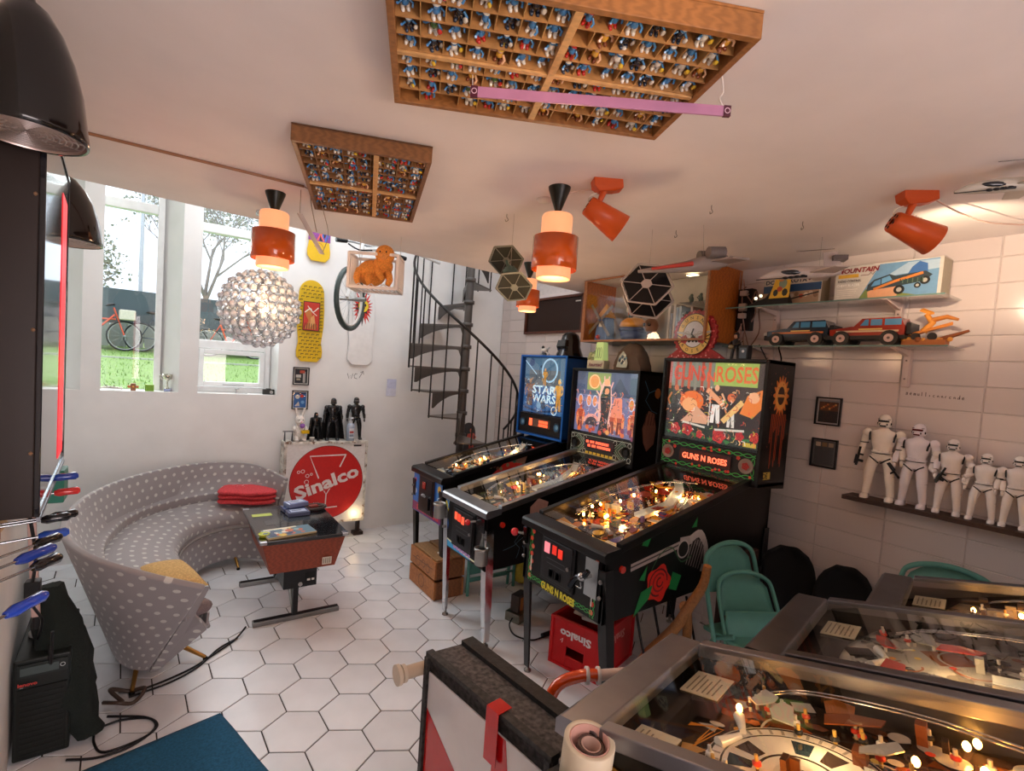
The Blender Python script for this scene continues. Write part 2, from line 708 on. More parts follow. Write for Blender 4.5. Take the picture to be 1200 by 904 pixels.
g = G()
nx_, ny_ = 30, 22
vs, fs = [], []
random.seed(8)
for j in range(ny_ + 1):
    for i in range(nx_ + 1):
        x = -22 + i * 1.6
        y = 4.85 + (j / ny_) ** 1.5 * 30
        vs.append((x, y, GZ(y) + random.uniform(-.015, .015)))
for j in range(ny_):
    for i in range(nx_):
        k = j * (nx_ + 1) + i
        fs.append((k, k + 1, k + nx_ + 2, k + nx_ + 1))
g.add(vs, fs, '6f8f45')
lawn = struct(g.build('lawn', 'grass'))
g = G()
for k in range(9000):
    x = random.uniform(-5, 6)
    y = 4.9 + random.random() ** 1.6 * 10
    h = random.uniform(.02, .055)
    a = random.uniform(0, pi)
    dx, dy = cos(a) * .006, sin(a) * .006
    z = GZ(y)
    lx, ly = random.uniform(-.02, .02), random.uniform(-.02, .02)
    g.add([(x - dx, y - dy, z), (x + dx, y + dy, z), (x + lx, y + ly, z + h)], [(0, 1, 2)], random.choice(['82a84a', '6a8f3c', '96b562', '5d7d36']))
tag(stuff(g.build('grass', 'matte')), 'short green lawn grass growing outside the windows', 'grass')
g = G()
g.box(-14, 11.2, 1.2, 14, 11.4, GZ(11.3) + .02, 'b4b8ae')
struct(g.build('path', 'matte'))

# bicycle shelter and rack
t = thing('bike_shelter', 'dark flat roofed shelter over the parked bicycles outside', 'shelter', (0, 15.4, GZ(15.4)))
g = G()
g.box(-9, -.6, .72, 9, 1.4, 1.30, '56646e')
g.box(-9, -.7, .62, 9, -.6, 1.42, '48555c')
g.build('roof', 'satin', t)
for x in (-7.5, -5.3, -2.1, .45, 3.6, 6.6):
    g = G()
    g.cyl((x, 0, 0), (x, 0, .72), .04, '7b8286', n=8)
    g.build('post', 'satin', t)
g = G()
for k in range(48):
    g.box(-9 + k * .39, 2.0, 0, -9 + k * .39 + .37, 2.04, .85, random.choice(['b9bbb8', 'aaacaa', 'c5c6c2']))
tag(g.build('fence', 'matte'), 'grey board fence behind the parked bicycles', 'fence').location = (0, 15.4, GZ(15.4))


def bicycle(col, label, x, y, rz, basket=False, rz2=0):
    t = thing('bicycle', label, 'bicycle', (x, y, GZ(y)), rz, 'bicycles parked outside')
    for s in (-.53, .53):
        g = G()
        g.tube([(s + .33 * cos(2 * pi * k / 24), 0, .35 + .33 * sin(2 * pi * k / 24)) for k in range(24)], .018, '23262a', 6, closed=True)
        g.tube([(s + .305 * cos(2 * pi * k / 24), 0, .35 + .305 * sin(2 * pi * k / 24)) for k in range(24)], .008, 'c6cacc', 4, closed=True)
        for k in range(12):
            a = pi * k / 6
            g.cyl((s, 0, .35), (s + .3 * cos(a), 0, .35 + .3 * sin(a)), .0025, 'b8bcc0', n=3)
        g.ball((s, 0, .35), .03, '9aa0a4', 8, 5)
        g.build('wheel', 'satin', t)
    g = G()
    P = [(-.53, 0, .35), (-.1, 0, .32), (.34, 0, .82), (-.28, 0, .82), (.53, 0, .35), (-.3, 0, .92), (.32, 0, .98)]
    for a, b, r in ((0, 1, .012), (0, 3, .012), (1, 3, .02), (1, 2, .022), (4, 6, .018), (3, 5, .014)):
        g.cyl(P[a], P[b], r, col, n=8)
    g.cyl((-.27, 0, .7), (.36, 0, .72), .02, col, n=8)
    g.build('frame', 'gloss', t)
    g = G()
    g.ball((-.31, 0, .95), (.13, .07, .035), '2a2522', 10, 6)
    g.build('saddle', 'satin', t)
    g = G()
    g.tube([(.18, .28, 1.02), (.3, .22, 1.05), (.34, 0, 1.04), (.3, -.22, 1.05), (.18, -.28, 1.02)], .012, '35383a', 6)
    g.build('handlebar', 'metal', t)
    g = G()
    g.lathe([(.012, -.01), (.09, -.01), (.09, .01), (.012, .01)], '555a5c', n=16)
    for v in range(len(g.v)):
        q = g.v[v]
        g.v[v] = (q[0] - .1, q[2] + .03, q[1] + .32)
    g.cyl((-.1, .05, .32), (-.02, .06, .18), .01, '555a5c', n=6)
    g.build('crank', 'metal', t)
    if basket:
        g = G()
        g.box(.42, -.17, .72, .72, .17, .95, 'd8d2c4')
        g.build('basket', 'matte', t, .02)
    return t


bicycle('d9553a', 'red orange bicycle with a pale front basket outside the middle window', -1.25, 14.3, .12, True)
bicycle('2b3f55', 'dark blue bicycle parked right of the basket bicycle outside', .1, 14.5, -.15)
bicycle('2f6fb0', 'blue bicycle parked furthest left outside the windows', -3.1, 14.4, .1)
bicycle('e0562a', 'bright orange bicycle seen through the right window', 1.5, 14.3, .06)
bicycle('33373a', 'black bicycle at the right end of the row outside', 3.1, 14.5, -.1)


def tree(label, x, y, h, seed, col='8d847e', leaf=None):
    random.seed(seed)
    t = thing('bare_tree', label, 'tree', (x, y, GZ(y) - .1), 0, 'trees beyond the bicycle shelter')
    gt, gb, tips = G(), G(), []

    def grow(p, d, l, r, dep, g):
        q = p + d * l
        g.cyl(p, q, r, col, r * .7, n=5 if dep > 2 else 3, caps=False)
        if dep == 0:
            tips.append(q)
            return
        for k in range(3 if dep > 1 else 4):
            nd = (d + Vector((random.uniform(-.8, .8), random.uniform(-.8, .8), random.uniform(-.15, .6)))).normalized()
            grow(p + d * l * random.uniform(.55, 1), nd, l * random.uniform(.6, .8), r * .62, dep - 1, gb)
    grow(Vector((0, 0, 0)), Vector((0, 0, 1)), h * .27, h * .012, 5, gt)
    gt.build('trunk', 'matte', t)
    gb.build('branches', 'matte', t)
    if leaf:
        g = G()
        for q in tips:
            for k in range(7):
                c = q + Vector((random.gauss(0, .25), random.gauss(0, .25), random.gauss(0, .25)))
                a, b = Vector((random.gauss(0, 1), random.gauss(0, 1), random.gauss(0, 1))).normalized() * .08, Vector((random.gauss(0, 1), random.gauss(0, 1), random.gauss(0, 1))).normalized() * .08
                g.add([c, c + a, c + a + b, c + b], [(0, 1, 2, 3)], random.choice(leaf))
        stuff(g.build('twig_leaves', 'matte', t))


LF = ['8d937e', 'a3a08a', '7d8672', '968e7c']
tree('round bare tree with fine twigs beyond the shelter, middle window', -1.9, 22, 5.2, 3, leaf=LF)
tree('tall bare tree reaching above the shelter in the right window', 1.2, 20, 8.0, 5, leaf=LF)
tree('wide bare tree seen through the left window', -5.6, 22, 6.2, 9, leaf=LF)
tree('bare tree at the far right of the view outside', 4.4, 22, 6.5, 12, leaf=LF)
random.seed(5)
g = G()
for k in range(5200):
    x, z = random.uniform(-12, 10), random.random() ** 1.3 * 1.5
    c = Vector((x, 24 + random.uniform(-.5, .5), 1.7 + z * (1 + .3 * sin(x * 1.3))))
    a = Vector((random.gauss(0, 1), random.gauss(0, .5), random.gauss(0, 1))).normalized() * .2
    b = Vector((random.gauss(0, 1), random.gauss(0, .5), random.gauss(0, 1))).normalized() * .2
    g.add([c, c + a, c + a + b, c + b], [(0, 1, 2, 3)], random.choice(LF + ['76806c']))
tag(stuff(g.build('hedge', 'matte')), 'long scrubby hedge far behind the shelter', 'hedge')
t = thing('street_lamp', 'thin grey lamp post standing outside the middle window', 'lamp post', (-.55, 17.5, GZ(17.5)))
g = G()
g.cyl((0, 0, 0), (0, 0, 5.2), .06, 'a0a8ae', .045, n=8)
g.build('pole', 'metal', t)
g = G()
g.box(-.5, -.07, 5.2, .1, .07, 5.27, '8d949a')
g.build('lamp_head', 'metal', t)
# ---------------------------------------------------------------- pinball machines
def rose(g, x, y, r, col='c4242e', leaf=True):
    if leaf:
        g.poly([(x - r * .6, y - r * .4), (x - r * 1.9, y - r * .5), (x - r * 1.3, y - r * 1.1)], '2f7a3c')
        g.poly([(x + r * .6, y - r * .4), (x + r * 1.9, y - r * .6), (x + r * 1.2, y - r * 1.1)], '2f7a3c')
    g.poly([(x + r * (1 + .12 * cos(5 * a)) * cos(a), y + r * (1 + .12 * cos(5 * a)) * sin(a)) for a in [2 * pi * k / 30 for k in range(30)]], col)
    for k, rr in enumerate((.75, .5, .25)):
        g.ring(x + r * .06 * k, y + r * .05, r * rr, r * .1, '5e0f16' if k % 2 == 0 else '8e1a22', 14, 40 * k, 40 * k + 280)


def human(g, x, y, h, skin, top_, leg, arm=0, wide=1.):
    """loose painted figure, x centre, y feet"""
    w = h * .13 * wide
    g.poly([(x - w, y), (x - w * .2, y), (x, y + h * .42), (x + w * .3, y), (x + w * 1.1, y), (x + w * .8, y + h * .52), (x - w * .8, y + h * .52)], leg)
    g.poly([(x - w * .8, y + h * .48), (x + w * .8, y + h * .48), (x + w * 1.25, y + h * .8), (x - w * 1.25, y + h * .8)], top_)
    g.line([(x - w * 1.1, y + h * .78), (x - w * (1.8 - arm), y + h * .6), (x - w * (1.3 + arm), y + h * (.46 + .4 * arm))], h * .055, skin)
    g.line([(x + w * 1.1, y + h * .78), (x + w * 1.8, y + h * .62), (x + w * 1.0, y + h * .5)], h * .055, skin)
    g.disc(x, y + h * .91, h * .065, skin, h * .085, 12)


def art_roses(g, w, h):  # band poster: x -w/2..w/2, y 0..h
    g.rect(-w / 2, 0, w / 2, h, '3a2d2c')
    g.rect(-w / 2, h * .68, w * .02, h, '7f8578')
    g.rect(w * .0, h * .72, w * .42, h, '9fbb5a')
    for k in range(7):
        g.rect(-w * .5 + k * w * .072, h * .64, -w * .47 + k * w * .072, h, random.choice(['b0452f', '8d8c80', 'c95a3a']))
    g.text('GUNS', h * .2, -w * .27, h * .86, 'd4452d', w * .36, .02)
    g.text('N', h * .12, -w * .035, h * .82, 'e05a35', None, .02)
    g.text('ROSES', h * .2, w * .22, h * .86, 'e0703a', w * .40, .02)
    g.poly([(-w * .5, 0), (-w * .5, h * .6), (-w * .3, h * .68), (-w * .1, h * .5), (w * .1, h * .64), (w * .3, h * .56), (w * .5, h * .66), (w * .5, 0)], '2b2226')
    g.disc(-w * .22, h * .5, w * .13, 'e8742c', h * .13)
    g.disc(-w * .24, h * .45, w * .085, 'f3b27a', h * .09)
    g.poly([(-w * .33, h * .22), (-w * .16, h * .44), (-w * .02, h * .3), (-w * .04, h * .22)], 'd9a88a')
    g.line([(-w * .02, h * .2), (-w * .02, h * .7)], w * .012, 'd8d5d0')
    human(g, w * .04, h * .25, h * .48, 'eab38a', '1d1a1c', 'efece8', .3)
    g.line([(-w * .06, h * .66), (w * .12, h * .48)], w * .05, 'e6a67c')
    g.disc(w * .19, h * .58, w * .04, 'd8693a')
    human(g, w * .2, h * .22, h * .36, 'd98a58', '221d20', 'e4e0da')
    g.line([(w * .12, h * .28), (w * .3, h * .54)], w * .05, 'e9c27a')
    g.poly([(w * .28, h * .4), (w * .34, h * .62), (w * .47, h * .7), (w * .49, h * .5), (w * .4, h * .36)], 'e88334')
    g.disc(w * .4, h * .6, w * .05, 'f2b68a')
    human(g, -w * .4, h * .2, h * .5, 'c9683c', '2c1c18', '1e1a1c')
    g.poly([(-w * .5, 0), (-w * .5, h * .2), (w * .5, h * .22), (w * .5, 0)], '23302a')
    for k, (x, y, r) in enumerate([(-.38, .12, .055), (-.24, .13, .06), (.1, .1, .065), (.3, .13, .04), (.44, .14, .045), (-.1, .08, .035)]):
        rose(g, x * w, y * h, r * w)
    g.line([(-.3 * w, .22 * h), (-.05 * w, .18 * h)], .02 * w, 'd6d2c8')
    g.line([(.05 * w, .17 * h), (.34 * w, .2 * h)], .02 * w, 'd6d2c8')
    g.rect(w * .34, h * .02, w * .46, h * .07, 'c8b13a')


def art_mansion(g, w, h):
    g.rect(-w / 2, 0, w / 2, h, '7379a6')
    g.rect(-w / 2, h * .62, w / 2, h, '51607f')
    g.rect(-w * .32, h * .7, w * .06, h * .99, '93a860')
    g.disc(-w * .2, h * .84, w * .1, 'e79a55', h * .12)
    g.ring(-w * .2, h * .84, w * .08, w * .012, 'f6d9a0')
    g.poly([(w * .06, h * .62), (w * .2, h * .92), (w * .38, h * .62)], '3d4a63')
    for x in (-.42, -.27, -.17, .4):
        g.disc(x * w, h * .52, w * .045, 'cfd0ea', h * .1)
        g.disc(x * w, h * .52, w * .033, 'e08a4e', h * .08)
    g.rect(-w / 2, h * .655, w / 2, h * .675, '424c74')
    for x in (-.4, .12, .24, .44):
        g.disc(x * w, h * .22, w * .075, 'ef9a66', h * .17)
        human(g, x * w, h * .03, h * .42, 'd9603a', 'b84f30', '7c2f2a')
    g.disc(-w * .2, h * .16, w * .14, 'e8a9a0', h * .15, 20, 0, 180)
    g.disc(-w * .2, h * .12, w * .11, '302a38', h * .14, 20, 0, 180)
    for k in range(14):
        a = 2 * pi * k / 14
        g.line([(0, h * .5), (w * .17 * cos(a), h * .5 + h * .45 * sin(a))], w * .02, 'e8b4b0')
    g.disc(0, h * .47, w * .11, 'eec0b4', h * .42)
    g.poly([(-w * .09, 0), (-w * .05, h * .3), (-w * .08, h * .6), (-w * .03, h * .78), (w * .07, h * .78), (w * .09, h * .5), (w * .06, h * .2), (w * .09, 0)], '26242c')
    g.disc(w * .01, h * .84, w * .045, 'f0b48c', h * .06)
    g.disc(w * .02, h * .7, w * .035, 'e49a74', h * .05)
    g.poly([(w * .1, h * .3), (w * .14, h * .6), (w * .26, h * .62), (w * .28, h * .3)], 'ee9377')
    for k in range(12):
        x, y = random.uniform(-.5, .5) * w, random.uniform(0, .12) * h
        g.disc(x, y, w * .03, random.choice(['e0703a', 'c34a38', '8a4060', 'e8a25a']))


def art_space(g, w, h):
    g.rect(-w / 2, 0, w / 2, h, '2b5f97')
    g.rect(-w / 2, h * .55, w / 2, h, '4a6f8c')
    for k in range(22):
        x, y = random.uniform(-.48, .4) * w, random.uniform(.02, .95) * h
        g.disc(x, y, w * random.uniform(.02, .07), random.choice(['1c3f70', '7fa6c4', '2e3c52', '9cc0d8', '172a4a']), None, 9)
    g.rect(-w * .38, h * .5, w * .35, h * .78, '5d666e')
    g.ring(w * .1, h * .78, w * .17, w * .03, 'a9d3ee')
    g.line([(-.46 * w, .08 * h), (-.1 * w, .02 * h), (.45 * w, .1 * h)], .03 * w, '102a55')
    human(g, -w * .34, h * .12, h * .5, 'b98a63', '86604c', '6b4f44', 0, 1.3)
    human(g, 0, h * .5, h * .32, 'd9a24c', 'c98f3c', 'b8812f', .5)
    human(g, w * .34, h * .08, h * .56, 'e2b35a', 'd49f42', 'c48f38', 0, .9)
    g.text('STAR', h * .15, w * .0, h * .43, 'd6f1ff', w * .56, .03)
    g.text('WARS', h * .15, w * .0, h * .27, 'd6f1ff', w * .56, .03)
    g.ring(w * .26, h * .08, w * .06, w * .02, 'cfe6f2', 14)
    g.line([(-.5 * w, .95 * h), (-.2 * w, .7 * h)], .015 * w, 'b8d8ec')


PALS = {
    'roses': ['d9982e', 'e2ae3a', '8c2f1e', '3a2a24', 'c8741f', 'e8dcc0', '5a4a8a', 'a83a1e', '2a2522'],
    'mansion': ['57604a', '8b5a2b', 'b08a50', '3c4438', 'cdb88a', '4a3a5c', '6e7a58', 'a35a2a'],
    'space': ['2a4a7c', '8fa6b4', 'c89a4c', '1c2430', 'd6d2c4', '6c3a2c', '3c6a94', 'a8462c'],
    'ship': ['8a4a22', 'a8642e', 'c8beae', '3a2a20', '6a3a1c', 'd0a060', 'b8b2a6', '54301a'],
    'troop': ['54524c', '8f8f88', '3a3834', 'b8b6aa', '6d6658', '2a2826', '9a5a34'],
    'grey': ['6a625a', 'a89a88', '4a3c34', 'c0ac90', '84624a', '3a302a']}


def leg(parent, x, y, z1, x0, y0, col, mat, w=.05):
    """folded steel angle leg from (x,y,z1) to the floor at (x0,y0)"""
    g = G()
    s = 1 if y > 0 else -1
    o = 1 if x0 <= x + .2 and x < .5 else -1

    def ring(cx, cy, z, k):
        a = w * k
        t = .006
        p = [(0, 0), (o * a, 0), (o * a, -s * t), (o * t, -s * t), (o * t, -s * a), (0, -s * a)]
        return [(cx + u, cy + v, z) for u, v in (p if o * s < 0 else p[::-1])]
    g.loft([ring(x, y, z1, 1), ring(x + (x0 - x) * .45, y + (y0 - y) * .45, z1 * .55, 1), ring(x0, y0, .03, .7)], col, True, True, False)
    l = g.build('leg', mat, parent)
    g = G()
    cx, cy = x0 + o * w * .3, y0 - s * w * .3
    g.lathe([(.001, 0), (.02, 0), (.02, .008), (.008, .012), (.008, .05), (.001, .05)], '8d8a86', (cx, cy, 0), 12)
    g.build('leveler_foot', 'metal', l)
    g = G()
    for dz in (.05, .12):
        g.ball((x - .004, y - s * .02, z1 - dz), .010, '9a9896', 8, 5)
    g.build('leg_bolts', 'metal', l)
    return l


def playfield(t, P, PL, PW, pal, seed, wheel=False):
    random.seed(seed)
    pc = PALS[pal]
    g = G(P)
    g.dz = .00004
    h = PW / 2
    g.rect(0, -h, PL, h, pc[3])
    for k in range(150):
        x, y = random.uniform(.16, PL - .05), random.uniform(-h * .9, h * .9)
        r = random.uniform(.035, .08) if k < 30 else random.uniform(.008, .034)
        n = random.choice((3, 4, 5, 12))
        a0 = random.random() * 6
        q = random.uniform(.4, 1)
        pts = []
        for i in range(n):
            a = a0 + 2 * pi * i / n
            pts.append((min(max(x + r * cos(a), .02), PL - .01), min(max(y + r * q * sin(a), -h * .98), h * .98)))
        g.poly(pts, random.choice(pc))
    for k in range(10):
        x, y = random.uniform(.25, PL - .2), random.uniform(-h * .6, h * .6)
        g.ring(x, y, random.uniform(.03, .08), .006, random.choice(pc), 16, random.uniform(0, 180), random.uniform(200, 400))
    for k in range(26):
        g.disc(random.uniform(.22, PL * .75), random.uniform(-h * .7, h * .7), .009, random.choice(['f3d26a', 'e8e2d0', 'd8452c', 'f0a03a']), None, 8)
    if wheel:
        cx, cy, R = .365, -h * .30, .17
        g.disc(cx, cy, R, 'd8cdbb', None, 40)
        for r0, r1 in ((R * .97, .006), (R * .82, .004), (R * .42, .006)):
            g.ring(cx, cy, r0, r1, '3a3632', 40)
        for k in range(12):
            a = 2 * pi * k / 12
            if k % 3 != 1:
                g.poly([(cx + R * q * cos(b), cy + R * q * sin(b)) for q, b in ((.48, a), (.76, a), (.76, a + .34), (.48, a + .30))], ['26343c', '2c4a5a', '3b2f28'][k % 3])
        for k in range(20):
            a = 2 * pi * k / 40 + .9
            g.line([(cx + R * .84 * cos(a), cy + R * .84 * sin(a)), (cx + R * .95 * cos(a), cy + R * .95 * sin(a))], .006, '9a9184')
        g.disc(cx, cy, R * .26, 'cabfae', None, 24)
        g.disc(cx, cy, R * .17, '5a1d18', None, 24)
        g.poly([(.03, .0), (.17, .02), (.16, .12), (.05, .16)], '171412')
        g.disc(.1, h * .45, .045, 'c9302a', .035)
        g.poly([(.06, h * .36), (.10, h * .55), (.14, h * .40), (.12, h * .52)], 'e8c02a')
        for d in (0, .012, .024):
            g.line([(.06 + d, -h * .15 - d), (.2 - d, -h * .02), (.17, -h * .42 + d)], .005, 'd88a2e')
    # bottom apron
    ap = {'roses': 'e0a83a', 'mansion': '3f4a3c', 'space': '9fb2bc'}.get(pal, '26211e')
    g.poly([(0, -h), (.19, -h), (.13, -.05), (.13, .05), (.19, h), (0, h)], ap)
    board = g.build('playfield', 'gloss', t)
    for y0_, y1_ in ((-h * .92, -h * .42), (h * .42, h * .92)):
        g = G(P @ T(0, 0, .012))
        g.box(.05, y0_, -.002, .145, y1_, .001, 'e0d4b4')
        g.L = 12
        for k in range(6):
            g.rect(.062 + k * .013, y0_ + .01, .066 + k * .013, y1_ - random.uniform(.01, .05), '8a7c62')
        g.build('instruction_card', 'print', board)
    for y, a in ((-.065, .45), (.065, -.45)):
        g = G(P @ T(.21, y, .012, -a if y < 0 else -a))
        g.tube([(0, 0, 0), (0, -y * .95, 0)], [.013, .007], 'e9e4d6', 10)
        g.build('flipper', 'gloss', board)
    for k in range(3):
        x, y = PL * (.68 + .12 * (k % 2)), (-.5 + .5 * k) * h
        g = G(P @ T(x, y, 0))
        g.lathe([(.022, 0), (.022, .03), (.038, .032), (.038, .038), (.03, .042), (.03, .05), (.001, .055)], random.choice(pc[:3] + ['d8d2c0']), n=20)
        g.build('bumper', 'gloss', board)
    for k in range(15 if PL > .6 else 9):
        x, y = random.uniform(.2, PL - .08), random.choice((-1, 1)) * random.uniform(.25, .92) * h
        g = G(P @ T(x, y, .028))
        g.ball((0, 0, 0), (.007, .007, .010), 'ffb050', 8, 6)
        g.build('bulb', 'glow40', board)
        g = G(P @ T(x, y, 0))
        g.cyl((0, 0, 0), (0, 0, .02), .006, '8a8070', n=6)
    for k in range(22):
        x, y = random.uniform(.2, PL - .1), random.choice((-1, 1)) * random.uniform(.25, .85) * h
        g = G(P @ T(x, y, .034, random.uniform(0, 6)))
        L_, w_ = random.uniform(.03, .075), random.uniform(.015, .035)
        g.prism([(-L_, -w_), (L_ * .7, -w_ * .7), (L_, w_ * .3), (0, w_), (-L_ * .8, w_ * .6)], .003, random.choice(pc[:3] + ['d8d0c0', 'c83a28', 'e8c04a', pc[-2]]))
        g.build('plastic_shield', 'gloss', board)
    g = G(P)
    for k in range(90):
        x, y = random.uniform(.2, PL - .05), random.uniform(-.9, .9) * h
        if abs(y) < h * .3 and x < PL * .5:
            continue
        g.cyl((x, y, 0), (x, y, .034), .004, random.choice(['d8d4cc', 'b8b2a8', 'c9a050']), n=6)
        g.lathe([(.004, .012), (.009, .014), (.009, .020), (.004, .022)], random.choice(['e8e4da', '22201e', 'c83a2a']), (x, y, 0), 8)
    for k in range(26):
        x, y = random.uniform(.25, PL - .06), random.choice((-1, 1)) * random.uniform(.2, .9) * h
        g.cb(x, y, .02, random.uniform(.006, .03), random.uniform(.006, .05), random.uniform(.02, .05), random.choice(pc))
    stuff(g.build('posts_and_rubbers', 'satin', board))
    for sgn in (-1, 1):
        y0_ = sgn * h * .82
        g = G(P)
        for d in (-.008, .008):
            g.tube([(.24, y0_ + d, .02), (.34, y0_ + d, .05), (PL * .55, sgn * h * .75 + d, .07), (PL * .8, sgn * h * .35 + d, .085), (PL * .9, -sgn * h * .2 + d, .085)], .0025, 'd6d8da', 5, smooth=4)
        g.build('wire_ramp', 'chrome', board)
    g = G(P)
    pts = [(PL * .45, -h * .1), (PL * .62, -h * .3), (PL * .8, -h * .05), (PL * .9, h * .3)]
    for i in range(len(pts) - 1):
        a, b = pts[i], pts[i + 1]
        z0, z1 = .01 + .022 * i, .01 + .022 * (i + 1)
        g.add([(a[0], a[1] - .03, z0), (b[0], b[1] - .03, z1), (b[0], b[1] + .03, z1), (a[0], a[1] + .03, z0), (a[0], a[1] - .03, z0 + .02), (b[0], b[1] - .03, z1 + .02), (b[0], b[1] + .03, z1 + .02), (a[0], a[1] + .03, z0 + .02)],
              [(0, 1, 2, 3), (0, 1, 5, 4), (3, 2, 6, 7)], 'e6ece8')
    g.build('plastic_ramp', 'gloss', board)
    for fx_ in (.38, .75):
        l = bpy.data.lights.new('playfield_lamp', 'POINT')
        l.energy = .32
        l.color = (1, .62, .28)
        l.shadow_soft_size = .02
        o = bpy.data.objects.new('playfield_lamp', l)
        COL.objects.link(o)
        o.parent = board
        o.location = P @ Vector((PL * fx_, random.uniform(-.3, .3) * h, .05))
    return board


def machine(label, loc, rz, pal, seed, Wd=.56, zf=.86, zb=.52, L=1.30, rise=.235, bb=(1.04, .66, 1.06, 1.755, .30), body='0b0a0b', rail='111113', rmat='satin',
            legc='1a1a1c', lmat='satin', front='131315', art=None, bbcol='0c0b0d', frame='121113', wheel=False, feet=None, side_front=0):
    t = thing('pinball_machine', label, 'pinball machine', loc, rz)
    h = Wd / 2
    sl = rise / (L - .26)
    zr = lambda x: zf + sl * x
    g = G()
    prof = [(0, zb), (L, zb + .06), (L, zr(L) - .03), (0, zf - .01)]
    for y in (-h, h - .02):
        g.loft([[(x, y, z) for x, z in prof], [(x, y + .02, z) for x, z in prof]][::-1], body, True, True, False)
    g.box(0, -h, zb, .02, h, zf - .02, front)
    g.box(L - .02, -h, zb + .06, L, h, zr(L) - .03, body)
    g.add([(0, -h, zb + .01), (L, -h, zb + .07), (L, h, zb + .07), (0, h, zb + .01)], [(0, 1, 2, 3)], '2a2522')
    cab = g.build('cabinet', 'satin', t, .004)
    # lockbar, rails and glass
    g = G()
    prof = [(-.022, zf - .04), (-.022, zf - .008), (-.012, zf + .004), (.075, zf + .014), (.085, zf + .006), (.085, zf - .02), (0, zf - .04)]
    g.loft([[(x, -h - .012, z) for x, z in prof], [(x, h + .012, z) for x, z in prof]], rail, True, True, False)
    g.build('lockbar', rmat, t, .004)
    xe = bb[0] + .02
    for s in (-1, 1):
        g = G()
        ya, yb = s * (h - .028), s * (h + .008)
        y0_, y1_ = min(ya, yb), max(ya, yb)
        a, b = zr(.085), zr(xe)
        g.add([(.085, y0_, a - .03), (.085, y1_, a - .03), (.085, y1_, a + .008), (.085, y0_, a + .008), (xe, y0_, b - .03), (xe, y1_, b - .03), (xe, y1_, b + .008), (xe, y0_, b + .008)],
              [(0, 1, 2, 3), (7, 6, 5, 4), (0, 4, 5, 1), (1, 5, 6, 2), (2, 6, 7, 3), (3, 7, 4, 0)], rail)
        g.build('side_rail', rmat, t, .003)
    g = G()
    g.add([(.08, -h + .02, zr(.08)), (xe, -h + .02, zr(xe)), (xe, h - .02, zr(xe)), (.08, h - .02, zr(.08))], [(0, 1, 2, 3)], 'ffffff')
    g.build('playfield_glass', 'glass', t)
    PL = L - .28
    dz = rise * PL / (L - .26) - .045
    Pm = fr((.05, 0, zf - .062), (PL, 0, dz), (0, 1, 0))
    playfield(t, Pm, PL, Wd - .05, pal, seed, wheel)
    # legs
    fx, rx_ = -.008, L + .008
    ft = feet or ((.035, h + .03), (.035, -h - .03))
    for (x0, y0_) in ft:
        s = 1 if y0_ > 0 else -1
        leg(t, fx, s * (h + .008), zb + .24, x0, y0_, legc, lmat)
    for s in (-1, 1):
        leg(t, rx_, s * (h + .008), zb + .28, L + .0, s * (h + .02), legc, lmat)
    # front
    Ff = fr((-.001, 0, 0), (0, -1, 0), (0, 0, 1))
    zc = (zb + zf) / 2 - .005
    for s in (-1, 1):
        g = G()
        g.cyl((.10, s * h, zf - .085), (.10, s * (h + .012), zf - .085), .016, 'd8301f', n=16)
        g.build('flipper_button', 'gloss', t)
    # backbox
    x0, bw, z0, z1, d = bb
    w2 = bw / 2
    lean = .03
    g = G()
    tk = .022
    for y in (-w2, w2 - tk):
        p = [(x0, z0), (x0 + d, z0 - .02), (x0 + d, z1), (x0 + lean * 0, z1)]
        g.loft([[(x, y + tk, z) for x, z in p], [(x, y, z) for x, z in p]], bbcol, True, True, False)
    g.box(x0, -w2, z1 - tk, x0 + d, w2, z1, bbcol)
    g.box(x0, -w2, z0, x0 + d, w2, z0 + tk, bbcol)
    g.box(x0 + d - .01, -w2, z0, x0 + d, w2, z1, bbcol)
    if rail == 'blue':
        pass
    box = g.build('backbox', 'satin', t, .003)
    g = G()
    f = .016
    for q in ((-w2, z0, -w2 + f, z1), (w2 - f, z0, w2, z1), (-w2 + f, z1 - f, w2 - f, z1), (-w2 + f, z0, w2 - f, z0 + f)):
        g.box(x0 - .006, q[0], q[1], x0 + .004, q[2], q[3], frame)
    g.build('backbox_trim', 'satin', t, .003)
    zs = z0 + (z1 - z0) * .27
    if art:
        random.seed(seed + 1)
        g = G(fr((x0 + .035, 0, zs + .01), (0, -1, 0), (0, 0, 1)))
        g.dz = .00006
        art(g, bw - 2 * tk, z1 - zs - tk - .01)
        base = g.L
        wa, ha = bw - 2 * tk, z1 - zs - tk - .01
        cs = list(dict.fromkeys(g.c))
        for k in range(170):
            g.L = base + k % 9
            x, y = random.uniform(-.48, .48) * wa, random.uniform(.02, .66) * ha
            a, l = random.uniform(0, 3.1), random.uniform(.006, .022)
            q = random.choice(cs)
            f = random.uniform(.6, 1.5)
            g.line([(x, y), (x + l * cos(a), y + l * sin(a)), (x + 1.6 * l * cos(a + .6), y + 1.6 * l * sin(a + .6))], random.uniform(.002, .006), tuple(min(1, v * f) for v in q))
        g.build('backglass', 'glow0.42', box)
        g = G()
        g.box(x0 + .018, -w2 + tk, zs, x0 + .021, w2 - tk, z1 - tk, 'ffffff')
        g.build('backglass_pane', 'glass', box)
    g = G()
    g.box(x0 + .01, -w2 + tk, z0 + tk, x0 + .04, w2 - tk, zs, '1b1a1c')
    sp = g.build('speaker_panel', 'satin', box)
